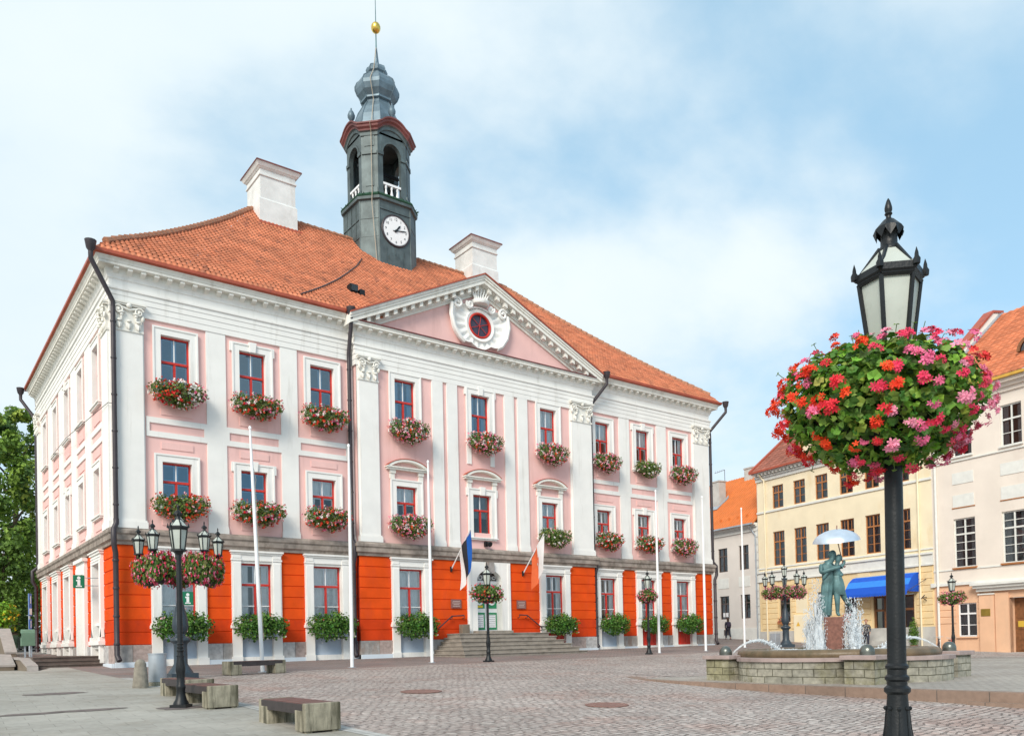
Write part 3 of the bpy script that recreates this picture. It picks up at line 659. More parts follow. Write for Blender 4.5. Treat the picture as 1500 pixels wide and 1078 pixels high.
# --- main roof: pantiles on a bell-cast hip roof ---------------------
EX0, EX1, EY0, EY1, RY0 = XL-.62, XR+.62, YF-.62, YB_+.62, 41.15
RXA, RXB, RZ_ = 14.95, 31.0, 22.62
SP = [0, .035, .07, .13, .206, .319, .443, .634, .796, 1.]; SZ = [14.20, 14.55, 14.86, 15.30, 15.85, 16.71, 17.70, 19.30, 20.72, RZ_]
rz_at = lambda s: interp(s, SP, SZ)
def tiles(mb, fn, wide, n, tile=.245, seg=5, seed=1, skip=None):
    """fn(u, s) -> (point, valid range of u); courses of wavy tiles, each course lapping the one below"""
    r = random.Random(seed); nt = int(wide/tile); S = [k/n for k in range(n+1)]
    prof = [0, .03, .052, .045, .012]
    for k in range(n):
        s0, s1 = S[k], S[k+1]+.004
        a0, b0 = fn.range(s0); a1, b1 = fn.range(min(1, s1)); row0 = []; row1 = []
        jit = [r.uniform(-.01, .01) for _ in range(nt+2)]
        for j in range(nt*seg+1):
            u = j*tile/seg; h = prof[j % seg]; jj = jit[j//seg]
            p0 = fn.pt(max(a0, min(b0, u)), s0); p1 = fn.pt(max(a1, min(b1, u)), min(1, s1))
            row0.append((u, p0 + V((0, 0, h + .055 + jj)))); row1.append((u, p1 + V((0, 0, h + .005))))
        base = None
        for j in range(nt*seg):
            u0, u1 = j*tile/seg, (j+1)*tile/seg
            if (u1 <= a0 and u1 <= a1) or (u0 >= b0 and u0 >= b1): continue
            if skip and skip(u0, s0): continue
            if j % seg == 0 or base is None:
                f = r.uniform(.84, 1.10); g = r.random()
                base = (.53*f, .165*f*(1+.12*g), .078*f*(1+.2*g)) if g < .94 else (.37*f, .125*f, .068*f)
            mb.col = base
            mb.poly([row0[j][1], row0[j+1][1], row1[j+1][1], row1[j][1]])
            if j % seg < 4:  # butt end of the tile
                mb.poly([row0[j][1]-V((0,0,.05)), row0[j+1][1]-V((0,0,.05)), row0[j+1][1], row0[j][1]])
class Slope:
    def __init__(s, pt, rg): s.pt = pt; s.range = rg
mb = MB()
W = EX1-EX0; D = EY1-EY0; hx = RXA-EX0; hx2 = EX1-RXB; hy = RY0-EY0
tiles(mb, Slope(lambda u, s: V((EX0+u, EY0+s*hy, rz_at(s))), lambda s: (s*hx, W-s*hx2)), W, 44, tile=.205, seed=1, skip=lambda u, s: s < .10 and BX0+1.2 < EX0+u < BX1-1.2)
tiles(mb, Slope(lambda u, s: V((EX0+s*hx, EY1-u, rz_at(s))), lambda s: (s*(EY1-RY0), D-s*hy)), D, 43, tile=.205, seed=2)
mb.col = (.5, .15, .065)
for k in range(9):
    a, b = k/9, (k+1)/9
    f = lambda s: (V((EX1-s*hx2, EY0+s*hy, rz_at(s))), V((EX1-s*hx2, EY1-s*(EY1-RY0), rz_at(s))), V((EX0+s*hx, EY1-s*(EY1-RY0), rz_at(s))))
    p, q = f(a), f(b); mb.poly([p[0], p[1], q[1], q[0]]); mb.poly([p[1], p[2], q[2], q[1]])
ROOF = hallpart('roof', mb, 'tile')
mb = MB()
def ridge_run(mb, P, r=.13, step=.38):
    L = 0; pts = [V(p) for p in P]
    for a, b in zip(pts, pts[1:]):
        n = max(1, int((b-a).length/step))
        for k in range(n):
            p, q = a.lerp(b, k/n), a.lerp(b, (k+1.12)/n); mb.tube([p + V((0,0,.02)), q], r*1.1, 7, taper=r*.85)
ridge_run(mb, [(RXA, RY0, RZ_+.04), (RXB, RY0, RZ_+.04)])
for ex, rx in ((EX0, RXA), (EX1, RXB)): ridge_run(mb, [(ex+(rx-ex)*s, EY0+hy*s, rz_at(s)+.06) for s in [.05, .12, .2, .3, .4, .5, .6, .7, .8, .9, 1.]])
o = mb.build('ridge_tiles', 'ridge', ROOF); o.location = -worldpos(ROOF)
def roof_child(name, mb, m, **k):
    o = mb.build(name, m, ROOF, **k); return o
# chimneys
def chimney(x0, x1, y0, y1, zb, zt):
    c = MB(); xm, ym = (x0+x1)/2, (y0+y1)/2; a, b = (x1-x0)/2, (y1-y0)/2; zk = zb + (zt-zb)*.42
    c.box(x0-.07, x1+.07, y0-.06, y1+.06, zb-2.2, zk-.06); c.frustum(xm, ym, zk-.06, zk+.03, a+.07, b+.06, a, b); c.box(x0, x1, y0, y1, zk+.03, zt-.62)
    c.box(x0-.06, x1+.06, y0-.06, y1+.06, zt-.62, zt-.55); c.box(x0-.01, x1+.01, y0-.01, y1+.01, zt-.55, zt-.28)
    c.frustum(xm, ym, zt-.28, zt-.20, a+.05, b+.05, a+.12, b+.12); c.frustum(xm, ym, zt-.20, zt-.02, a+.14, b+.14, a+.24, b+.24)
    o = roof_child('chimney', c, 'chimneyw'); t = MB(); t.frustum(xm, ym, zt-.02, zt+.05, a+.28, b+.28, a+.26, b+.26); t.box(xm-.5, xm+.5, ym-.35, ym+.35, zt+.05, zt+.13)
    q = t.build('chimney_cap', 'brown', o); q.location = -worldpos(o)
    fl = MB(); fl.box(x0-.2, x1+.22, y0-.34, y0-.05, rz_at((y0-.34-EY0)/hy)-.1, rz_at((y0-.34-EY0)/hy)+.16)
    q = fl.build('flashing', 'redmetal', o); q.location = -worldpos(o)
M['chimneyw'] = mat('weathered_white_render', (.72, .72, .70), .85, .1, 2, .25, 50, stain=(1.6, .55, .85, (.50, .48, .44), .5))
chimney(15.12, 16.98, 40.2, 42.1, 21.6, 24.68); chimney(28.2, 30.02, 40.2, 42.1, 21.8, 24.60)
# dark cable lying over the front slope
cb = [(13.5, .02), (14.13, .068), (15.39, .209), (16.8, .368), (18.02, .51), (19.19, .647), (20.1, .77)]
mb = MB(); mb.tube([(x, EY0+s*hy, rz_at(s)+.10) for x, s in cb], .03, 6); roof_child('roof_cable', mb, 'pipe')
# --- pediment ---------------------------------------------------------
PX0, PX1, PXM, PZ0, PZ1 = BX0-.50, BX1+.45, 22.48, 14.03, 17.42
PB = CZ+DZB+.38
mb = MB(); mb.prism([(BX0-.1, YBAY-.02, PB), (BX1+.1, YBAY-.02, PB), (BX1+.1, YBAY-.02, PZ0-.2), (PXM, YBAY-.02, PZ1-.25), (BX0-.1, YBAY-.02, PZ0-.2)], (0, .4, 0)); PED = hallpart('pediment', mb, 'pink')
def pedpart(name, mb, m, **k): return mb.build(name, m, PED, **k)
def rake(mb, d_up, h, y0, y1, t0=0., t1=1.):
    """bar following both raking sides, lower edge d_up below the outer line"""
    for xe in (PX0, PX1):
        dx, dz = PXM-xe, PZ1-PZ0; L = sqrt(dx*dx+dz*dz)
        a = (xe + dx*t0, PZ0 + dz*t0); b = (PXM, PZ1)
        k = L/abs(dx)
        q = [(a[0], y0, a[1]-d_up*k), (b[0], y0, b[1]-d_up*k), (b[0], y0, b[1]-(d_up-h)*k), (a[0], y0, a[1]-(d_up-h)*k)]
        mb.prism(q, (0, y1-y0, 0))
mb = MB(); rake(mb, .10, .10, YBAY-.60, YBAY+.3); rake(mb, .20, .10, YBAY-.55, YBAY+.3); rake(mb, .27, .07, YBAY-.50, YBAY+.3); rake(mb, .37, .10, YBAY-.52, YBAY+.3); rake(mb, .60, .23, YBAY-.18, YBAY+.3, .03); rake(mb, .72, .12, YBAY-.10, YBAY+.3, .05)
pedpart('raking_cornice', mb, 'trim')
mb = MB()
for xe in (PX0, PX1):
    dx, dz = PXM-xe, PZ1-PZ0; ang = atan2(dz, abs(dx)); n_ = 15
    for k in range(n_):
        t = (k+1.1)/(n_+.9); x, z = xe+dx*t, PZ0+dz*t - .372/cos(ang)
        w = .085
        mb.prism([(x-w, YBAY-.2, z-.20-w*dz/dx*1), (x+w, YBAY-.2, z-.20+w*dz/dx), (x+w, YBAY-.2, z+w*dz/dx), (x-w, YBAY-.2, z-w*dz/dx)], (0, -.25, 0))
pedpart('raking_modillions', mb, 'trim')
mb = MB(); rake(mb, -.0, .05, YBAY-.66, YBAY+.2)
for xe in (PX0, PX1):
    mb.poly([(xe, YBAY, PZ0+.06), (PXM, YBAY, PZ1+.06), (PXM, YBAY+4.6, PZ1+.06), (xe, YBAY+.6, PZ0+.06)])
pedpart('pediment_roofing', mb, 'redmetal')
# cartouche: shell-shaped relief round an oval window
mb = MB(); cx, cz, cy = 22.44, 15.10, YBAY
def ring(mb, rx0, rz0, rx1, rz1, y0, y1, n=36, fn=None):
    for k in range(n):
        t0, t1 = 2*pi*k/n, 2*pi*(k+1)/n
        q = [(cx+rx0*cos(t0), y0, cz+rz0*sin(t0)), (cx+rx0*cos(t1), y0, cz+rz0*sin(t1)), (cx+rx1*cos(t1), y1, cz+rz1*sin(t1)), (cx+rx1*cos(t0), y1, cz+rz1*sin(t0))]
        mb.poly(q)
def shell_r(t):  # outline radius of the shell at angle t (0 = right, pi/2 = up)
    a = (t % (2*pi)); d = a/(2*pi)*360
    return interp(d, [0, 22, 38, 50, 62, 75, 90, 105, 118, 130, 142, 158, 180, 205, 226, 240, 255, 270, 285, 300, 314, 335, 360], [1.55, 1.66, 1.50, 1.08, .96, .94, .94, .94, .96, 1.08, 1.50, 1.66, 1.58, 1.52, 1.40, 1.16, 1.22, 1.34, 1.22, 1.16, 1.40, 1.52, 1.55])
NS = 72; RS = [.66, .78, .80, .95, 1.1, None, None]
rows = []
for k in range(NS):
    t = 2*pi*k/NS; R = shell_r(t); fl = .06*cos(t*20)
    rr = [(.66, -.16), (.80, -.20), (.82, -.12), (.82+(R-.82)*.35, -.10+fl), (.82+(R-.82)*.72, -.14+fl), (R*.90, -.20), (R*.97, -.24), (R, -.18), (R, .0)]
    rows.append([mb.vert((cx + r*cos(t), cy + y, cz + r*.94*sin(t))) for r, y in rr])
for k in range(NS):
    a, b = rows[k], rows[(k+1) % NS]
    for j in range(len(a)-1): mb.face([a[j], b[j], b[j+1], a[j+1]])
for s in (-1, 1):
    for (ox, oz, r0, turn) in ((1.32, .78, .27, 1), (.62, .86, .19, -1)):
        pth = []
        for k in range(26):
            t = k/25*2.3*2*pi*.6; rr = r0*(1-k/25*.78); pth.append((cx+s*(ox+rr*cos(t*turn+.6)), cy-.24, cz+oz+rr*sin(t*turn+.6)))
        mb.tube(pth, .07, 6)
    pth = [(cx+s*1.60, cy-.2, cz+.75), (cx+s*1.66, cy-.22, cz+.2), (cx+s*1.52, cy-.22, cz-.35), (cx+s*1.2, cy-.22, cz-.8), (cx+s*.95, cy-.2, cz-.95)]
    mb.tube(pth, .11, 7)
mb.lathe([(.45, 0), (.5, .1), (.48, .16)], 12, cx, cy-.12, cz+.98)
for k in range(-3, 4):
    a = k*.24; mb.tube([(cx+.40*sin(a)*1.0, cy-.2-.05*cos(a), cz+1.1), (cx+.62*sin(a), cy-.24, cz+1.42), (cx+.78*sin(a)+.06, cy-.26, cz+1.62+.12*cos(a*2))], .065, 6, taper=.03)
CART = pedpart('cartouche', mb, 'white', smooth=50)
mb = MB()
for r0, y0 in ((.66, -.15),):
    ring(mb, .66, .62, .60, .56, cy-.15, cy-.20); ring(mb, .60, .56, .555, .515, cy-.20, cy-.17); ring(mb, .555, .515, .555, .515, cy-.17, cy-.06)
for k in range(3):
    t = radians(20+60*k); d = V((cos(t)*.52, 0, sin(t)*.485)); c = V((cx, cy-.12, cz)); mb.tube([c-d, c+d], .013, 5)
OV = mb.build('oval_window', 'redframe', PED)
mb = MB(); mb.poly([(cx+.58*cos(2*pi*k/32), cy-.07, cz+.54*sin(2*pi*k/32)) for k in range(32)])
o = mb.build('pane', 'ovalglass', PED) if False else mb.build('oval_pane', mat('dark_violet_glass', (.055, .045, .075), .15, .2, 3), PED)
# --- downpipes ---------------------------------------------------------
def downpipe(x, hop, jog, low, zbot, zs=ZS):
    """hopper at eave, slanting neck to the wall, straight run, step over the string course"""
    mb = MB(); hx, hy_, hz = hop; jx, jy = jog; lx, ly = low
    mb.lathe([(.07, -.46), (.085, -.36), (.15, -.27), (.19, -.05), (.20, 0), (.18, 0)], 12, hx, hy_, hz)
    mb.tube([(hx, hy_, hz-.4), (hx, hy_, hz-.62), (jx, jy, hz-1.75), (jx, jy, hz-2.0), (jx, jy, zs+.25)], .085, 10)
    mb.tube([(jx, jy, zs+.3), (jx, jy, zs+.12), (lx, ly, zs-.1), (lx, ly, ZO-.05), (jx+(lx-jx)*.4, jy+(ly-jy)*.4, ZO-.35), (jx+(lx-jx)*.4, jy+(ly-jy)*.4, zbot+.2), (jx, jy-.22, zbot)], .095, 10)
    z = zs + .8
    while z < hz - 2: mb.lathe([(.10, -.03), (.105, 0), (.10, .03)], 10, jx, jy, z); z += 1.32
    z = zbot + .6
    while z < ZO-.4: mb.lathe([(.11, -.04), (.117, 0), (.11, .04)], 10, jx+(lx-jx)*.4, jy+(ly-jy)*.4, z); z += 1.0
    hallpart('downpipe', mb, 'pipe', smooth=50)
downpipe('l', (XL-.78, YF-.80, GZ+.26), (XL+.02, YF-.24, ), (XL-.1, YF-.42), -.35)
downpipe('bl', (BX0-.40, YF-.78, GZ+.22), (BX0-.24, YF-.16), (BX0-.24, YF-.36), -.45)
downpipe('br', (BX1+.85, YF-.80, GZ+.2), (BX1+.20, YF-.16), (BX1+.20, YF-.36), -.35)
downpipe('r', (XR+.80, YF-.80, GZ+.2), (XR-.02+.14, YF-.10), (XR+.35, YF-.16), -.35)
downpipe('lb', (XL-.78, YB_+.4, GZ+.2), (XL-.14, YB_-.12), (XL-.4, YB_-.12), -.3)
# ---------------------------------------------------------------- clock tower (part of the hall)
TX, TY = 22.43, 41.15
def octo(A, m, z, d=0.):
    a = A + d; mm = m + d*.414
    return [(TX+x, TY+y, z) for x, y in ((-mm,-a),(mm,-a),(a,-mm),(a,mm),(mm,a),(-mm,a),(-a,mm),(-a,-mm))]
def octo_stack(mb, lv):
    """lv: list of (A, m, z)"""
    rings = [[mb.vert(p) for p in octo(*l)] for l in lv]
    for a, b in zip(rings, rings[1:]):
        for k in range(8): mb.face([a[k], a[(k+1) % 8], b[(k+1) % 8], b[k]])
    mb.face(rings[-1])
A1, m1, A2, m2 = 1.75, .97, 1.54, .88
mb = MB(); octo_stack(mb, [(A1+.06, m1+.02, 18.), (A1, m1, 24.5), (A1+.02, m1, 24.62), (A1+.14, m1+.05, 24.66), (A1+.16, m1+.06, 24.80), (A1-.1, m1, 24.84)])
# standing seams and sheet joints
for sx, sy in ((-1,-1),(1,-1),(-1,1),(1,1)):
    for (ax, ay) in ((m1, A1), (A1, m1)): mb.tube([(TX+sx*ax, TY+sy*ay, 18), (TX+sx*ax, TY+sy*ay, 24.6)], .045, 6)
for x in (-.55, 0, .55): mb.box(TX+x-.012, TX+x+.012, TY-A1-.045, TY-A1, 19, 22.1); mb.box(TX-A1-.045, TX-A1, TY+x-.012, TY+x+.012, 18.5, 24.6)
for z in (19.6, 20.6, 21.6, 22.6, 23.6):
    mb.box(TX-A1-.05, TX-A1, TY-m1, TY+m1, z-.012, z+.012)
    for sx in (-1, 1): mb.tube([(TX+sx*m1, TY-A1-.01, z), (TX+sx*A1, TY-m1-.01, z)], .018, 4)
mb.box(TX-.42, TX+.42, TY-A1-.075, TY-A1, 20.7, 21.7); mb.box(TX-.98, TX+.98, TY-A1-.05, TY-A1, 24.15, 24.2)
TOWER = hallpart('clock_tower', mb, 'copper')
def tp(name, mb, m, **k): return mb.build(name, m, TOWER, **k)
mb = MB()
for k in range(8):   # belfry: corner piers with arched openings in the four main faces
    P = [V(p) for p in octo(A2, m2, 0)]; a, b = P[k], P[(k+1) % 8]; d = (b-a).normalized(); nrm = V((d.y, -d.x, 0)); L = (b-a).length
    T0 = Matrix(((d.x, -nrm.x, 0, a.x), (d.y, -nrm.y, 0, a.y), (0, 0, 1, 0), (0, 0, 0, 1))); mb.T = T0
    zb, zs, zt = 24.82, 27.45, 28.55
    if k % 2 == 0:
        w = .56; c = L/2; N = 12
        for y in (0., .22):
            mb.poly([(0,y,zb),(c-w,y,zb),(c-w,y,zs),(0,y,zs)]); mb.poly([(c+w,y,zb),(L,y,zb),(L,y,zs),(c+w,y,zs)])
            arc = [(c - w*cos(pi*j/N), zs + w*1.12*sin(pi*j/N)) for j in range(N+1)]
            for j in range(N):
                (x0, z0), (x1, z1) = arc[j], arc[j+1]
                mb.poly([(x0, y, z0), (x1, y, z1), (x1 if j < N-1 else L, y, zt), (x0 if j > 0 else 0, y, zt)])
            mb.poly([(0,y,zs),(c-w,y,zs),(0,y,zt)]); mb.poly([(L,y,zs),(L,y,zt),(c+w,y,zs)])
            cr_ = [(L*j/14, zt - .1 + .50*(1-abs(2*j/14-1)**2.2)**.9) for j in range(15)]
            for (xa, za), (xb, zb_) in zip(cr_, cr_[1:]): mb.poly([(xa, y, zt-.12), (xb, y, zt-.12), (xb, y, zb_), (xa, y, za)])
        full = [(c-w, zb)] + arc + [(c+w, zb)]
        for (x0, z0), (x1, z1) in zip(full, full[1:]): mb.poly([(x0, 0, z0), (x1, 0, z1), (x1, .22, z1), (x0, .22, z0)])
        for j in range(N):   # archivolt
            (x0, z0), (x1, z1) = arc[j], arc[j+1]; e = lambda x, z, s: (c+(x-c)*s, zs+(z-zs)*s)
            q0, q1 = e(x0, z0, 1.16), e(x1, z1, 1.16)
            mb.prism([(x0, -.05, z0), (x1, -.05, z1), (q1[0], -.05, q1[1]), (q0[0], -.05, q0[1])], (0, .06, 0))
        mb.box(0.02, c-w+.02, -.07, .02, zs-.16, zs+.02); mb.box(c+w-.02, L-.02, -.07, .02, zs-.16, zs+.02)
        mb.box(0.02, c-w, -.05, .02, zb, zb+.5); mb.box(c+w, L-.02, -.05, .02, zb, zb+.5)
    else:
        mb.box(0, L, 0, .22, zb, zt); mb.box(.04, L-.04, -.06, .02, zs-.16, zs+.02); mb.box(L*.24, L*.76, -.03, .01, zb+.7, zs-.3); mb.box(L*.2, L*.8, -.03, .01, zs+.3, zt-.15); mb.box(.03, L-.03, -.05, .02, zb, zb+.6)
mb.T = None; mb.poly(octo(A2-.05, m2, 24.83)); mb.poly(octo(A2-.05, m2, 28.5))
tp('belfry', mb, 'copper')
mb = MB()  # garland round the ledge
P = octo(A1+.06, m1+.03, 24.88)
rr = random.Random(4)
for k in range(8):
    a, b = V(P[k]), V(P[(k+1) % 8])
    for j in range(26):
        p = a.lerp(b, j/26) + V((rr.uniform(-.05,.05), rr.uniform(-.05,.05), rr.uniform(-.05,.05))); q = p + V((rr.uniform(-.2,.2), rr.uniform(-.2,.2), rr.uniform(-.1,.2)))
        mb.tube([p, q], .05, 4, taper=.01)
    mb.tube([a, b], .12, 6)
tp('garland', mb, 'garland')
mb = MB()
def baluster(mb, x, y, z, h):
    mb.lathe([(.07, 0), (.07, .05), (.05, .07), (.085, h*.28), (.095, h*.38), (.05, h*.68), (.045, h*.78), (.07, h*.84), (.07, h)], 8, x, y, z)
for ax, sg in ((0,-1), (1,-1), (0,1), (1,1)):
    for j in (-.36, 0, .36):
        x, y = (j, sg*(A2-.08)) if ax == 0 else (sg*(A2-.08), j); baluster(mb, TX+x, TY+y, 24.9, .82)
    c = sg*(A2-.08)
    if ax == 0: mb.box(TX-.57, TX+.57, TY+c-.08, TY+c+.08, 25.72, 25.84)
    else: mb.box(TX+c-.08, TX+c+.08, TY-.57, TY+.57, 25.72, 25.84)
tp('balustrade', mb, 'signwhite', smooth=50)
mb = MB(); mb.lathe([(.08, 1.2), (.2, 1.1), (.38, .9), (.45, .5), (.55, .15), (.62, 0), (.5, .02)], 16, TX, TY, 26.0); mb.box(TX-1.3, TX+1.3, TY-.06, TY+.06, 27.15, 27.3); tp('bell', mb, 'void', smooth=50)
# arched cornice following the faces
mb = MB(); prof = [(0, -.42), (.06, -.40), (.08, -.24), (.16, -.18), (.18, -.10), (.28, -.02), (.30, .08), (.36, .12), (.36, .20), (-.1, .26)]
cols = []
P = [V(p) for p in octo(A2, m2, 28.72)]
for k in range(8):
    a, b = P[k], P[(k+1) % 8]; n0 = 14 if k % 2 == 0 else 4
    for j in range(n0):
        u = j/n0; p = a.lerp(b, u); dz = (.50*(1-abs(2*u-1)**2.2)**.9 if k % 2 == 0 else 0)
        d = V((p.x-TX, p.y-TY, 0)); 
        nk = V(((b-a).y, -(b-a).x, 0)).normalized()
        if j == 0:
            pa = P[k-1]; nj = V(((a-pa).y, -(a-pa).x, 0)).normalized(); m_ = nk+nj; nk = m_/(m_.length_squared/2)
        cols.append((p + V((0,0,dz)), nk))
R = [[mb.vert(p + n*o + V((0,0,z))) for o, z in prof] for p, n in cols]
for i in range(len(R)):
    a, b = R[i], R[(i+1) % len(R)]
    for k in range(len(prof)-1):
        mb.cur = 1 if k < 3 else 0; mb.face([a[k], b[k], b[k+1], a[k+1]])
tp('tower_cornice', mb, ['brown', 'copper'])
mb = MB()
def dome_prof(): return [(r_*.94, z_) for r_, z_ in DOME]
DOME = [(1.66, 28.86), (1.50, 29.12), (1.46, 29.5), (1.36, 30.0), (1.15, 30.5), (.92, 30.85), (.85, 31.05), (1.0, 31.10), (1.0, 31.2), (.95, 31.22), (1.2, 31.5), (1.32, 31.78), (1.33, 31.98), (1.2, 32.25), (.9, 32.5), (.72, 32.58), (.74, 32.66), (.66, 32.68), (.58, 32.74), (.5, 32.84), (.6, 32.92), (.63, 33.05), (.55, 33.22), (.3, 33.38), (.2, 33.42), (.15, 33.6), (.1, 34.0), (.05, 34.45)]
mb.lathe(dome_prof(), 8, TX, TY, 0, ph=pi/8)
for k in range(8):
    t = pi/8 + k*pi/4; mb.tube([(TX+(r+.01)*cos(t), TY+(r+.01)*sin(t), z) for r, z in dome_prof()[:-3]], .028, 5)
tp('onion_dome', mb, 'dome')
mb = MB()
for sx, sy in ((0,-1), (-1,0), (1,0), (0,1)):
    mb.lathe([(.06, 0), (.12, .03), (.05, .10), (.10, .2), (.2, .36), (.21, .5), (.14, .68), (.05, .8), (.04, .9)], 12, TX+sx*(A2+.12), TY+sy*(A2+.12), 29.42)
tp('urn_finials', mb, 'dome', smooth=50)
mb = MB(); mb.tube([(TX, TY, 34.2), (TX, TY, 35.4)], .045, 8, taper=.03); mb.tube([(TX, TY, 35.7), (TX, TY, 38.4)], .03, 8, taper=.012); tp('spire_rod', mb, 'bronze')
mb = MB(); mb.ball((TX, TY, 35.62), .27, 20, 14, 1.15); tp('gilded_ball', mb, 'gold', smooth=80)
mb = MB(); mb.tube([(TX-.62, TY-1.62, 19.6), (TX-1.10, TY-1.48-.34, 19.8), (TX-1.36, TY-1.66, 24.4), (TX-1.36, TY-1.72, 24.9), (TX-1.2, TY-1.42, 25.1), (TX-1.2, TY-1.42, 28.4), (TX-1.42, TY-1.70, 28.75), (TX-1.0, TY-1.15, 29.3), (TX-.62, TY-.70, 30.9), (TX-.95, TY-.98, 31.8), (TX-.45, TY-.5, 32.8), (TX-.1, TY-.12, 34.2), (TX, TY, 34.5)], .022, 5); tp('lightning_cable', mb, 'wire')
# clock
CZc, CYc, CXc = 23.12, TY-A1-.03, TX+.02
mb = MB(); T = TR(CXc, CYc, CZc) @ RX(pi/2); mb.T = T; mb.lathe([(.80, 0), (.80, .04)], 48); CL = tp('clock_face', mb, 'signwhite')
mb = MB(T); mb.lathe([(.80, -.02), (.80, .06), (.86, .07), (.89, .04), (.89, -.02)], 48, cap=False); o = tp('clock_rim', mb, 'pipe', smooth=40)
mb = MB()
for h in range(1, 13):
    a = radians(90 - 30*h); textmesh(str(h), .21, T @ TR(.63*cos(a), .63*sin(a), .045), mb, .003)
for k in range(60):
    a = 2*pi*k/60; c, s = cos(a), sin(a); w = .006; mb.T = T
    mb.poly([(c*.75-s*w, s*.75+c*w, .0455), (c*.75+s*w, s*.75-c*w, .0455), (c*.785+s*w, s*.785-c*w, .0455), (c*.785-s*w, s*.785+c*w, .0455)])
tp('clock_numerals', mb, 'iron')
mb = MB(T)
def hand(ang, L, w, tail=.12):
    a = radians(90-ang); d = V((cos(a), sin(a), 0)); n = V((-d.y, d.x, 0)); z = V((0, 0, .06))
    mb.prism([d*-tail - n*w*.6 + z, d*L*.72 - n*w + z, d*L + z, d*L*.72 + n*w + z, d*-tail + n*w*.6 + z], (0, 0, .015))
hand(38, .46, .05); hand(80, .70, .028, .2); mb.lathe([(.07, .05), (.07, .09)], 16)
tp('clock_hands', mb, 'iron')
TOWER.location = V(TOWER.location) + V((0, 0, -.2))
for c_ in TOWER.children: c_.location = V(c_.location)
# ---------------------------------------------------------------- entrance
mb = MB(TB); c = (DX0+DX1)/2; ow = .72; zs, zf = 2.95, .56
mb.box(DX0, c-ow, -.10, .25, zf-.1, ZO-.012); mb.box(c+ow, DX1, -.10, .25, zf-.1, ZO-.012)
N = 12; arc = [(c-ow*cos(pi*j/N), zs+.52*sin(pi*j/N)) for j in range(N+1)]
for j in range(N):
    (x0, z0), (x1, z1) = arc[j], arc[j+1]; mb.prism([(x0, -.10, z0), (x1, -.10, z1), (x1, -.10, ZO-.012), (x0, -.10, ZO-.012)], (0, .35, 0))
mb.box(c-ow-.5, c-ow-.36, -.13, -.08, zf, ZO-.1); mb.box(c+ow+.36, c+ow+.5, -.13, -.08, zf, ZO-.1)
for s in (-1, 1): mb.box(c+s*ow, c+s*(ow+.04), .25, .5, zf, 3.3)
DOOR = hallpart('entrance_portal', mb, 'white')
def dp(name, mb, m, **k): return mb.build(name, m, DOOR, **k)
mb = MB(TB); mb.prism([(c-.2, -.24, ZO-.02), (c+.2, -.24, ZO-.02), (c+.26, -.2, ZO-.5), (c, -.18, ZO-.58), (c-.26, -.2, ZO-.5)], (0, .2, 0)); dp('keystone', mb, 'granite')
for s in (-1, 1):
    mb = MB(TB); x0, x1 = (c-ow+.02, c-.012) if s < 0 else (c+.012, c+ow-.02); y = .30
    mb.box(x0, x1, y, y+.06, zf, 2.86); mb.cur = 1
    mb.box(x0+.05, x1-.04, y-.02, y, zf+.08, zf+.90); mb.box(x0+.05, x1-.04, y-.02, y, zf+1.10, 2.80); mb.cur = 0
    mb.box(x0+.14, x1-.13, y-.04, y-.02, zf+.18, zf+.80)
    mb.cur = 2
    for i in range(5):
        for j in range(7):
            mb.frustum(x0+.2+(x1-x0-.4)*i/4+(.03 if j % 2 else 0)-.015, y-.0405, zf+.22+j*.09-.015, zf+.22+j*.09+.015, .016, .002, .016, .002)
    mb.cur = 0
    xm = (x0+x1)/2; pr = []
    mb.T = TB @ TR(xm, y-.02, 2.02) @ RX(pi/2); mb.lathe([(.13, 0), (.13, .03), (.21, .03), (.21, 0)], 20, cap=False); mb.T = TB
    mb.box(x0+.1, x1-.1, y-.035, y-.02, 2.42, 2.72)
    if s < 0: mb.cur = 3; mb.box(xm-.2, xm+.18, y-.04, y-.03, 1.98-.28, 1.98-.18)
    dp('door_leaf', mb, ['signwhite', 'doorgreen', 'void', mat('yellow_notice', (.75, .55, .03), .5, .05) if s < 0 else 'void'])
mb = MB(TB); mb.poly([(x, .33, z) for x, z in arc]); mb.poly([(c-ow, .33, 2.86), (c+ow, .33, 2.86), (c+ow, .33, zs), (c-ow, .33, zs)]); dp('fanlight', mb, 'glassdark')
mb = MB(TB); mb.box(c-ow, c+ow, .27, .36, 2.86, 2.98)
for k in range(-2, 3):
    t = []
    for j in range(14): t.append((c+k*.27+.10*cos(j*.48), .30, 3.14+(.12-.03*abs(k))*1.1*sin(j*.48)))
    mb.tube(t, .022, 5)
dp('fanlight_scrolls', mb, 'signwhite')
# stepped stairs in front
mb = MB(); n = 6; zt = .46; zb = -.62
for k in range(n):
    e = (n-1-k); z1 = zb + (zt-zb)*(k+1)/n; z0 = -1.2
    x0, x1, y0 = 20.25-.17*e, 25.45+.20*e, 30.52-.33*e
    mb.box(x0, x1, y0, YBAY-.12, z0, z1-.05); mb.box(x0-.03, x1+.03, y0-.035, YBAY-.12, z1-.05, z1)
mb.box(21.7, 23.75, 31.1, YBAY-.11, zt+.001, zt+.12)
hallpart('entrance_steps', mb, 'steps', bevel=.012)
for pts in ([(19.75, .72), (20.48, 1.27), (21.15, 1.30)], [(24.40, 1.34), (24.88, 1.32), (25.8, .70)]):
    mb = MB(); mb.tube([(x, YBAY-.20, z) for x, z in pts], .03, 8)
    for x, z in pts: mb.tube([(x, YBAY-.20, z), (x, YBAY-.20, z-.12), (x, YBAY-.02, z-.14)], .018, 6)
    hallpart('handrail', mb, 'pipe')
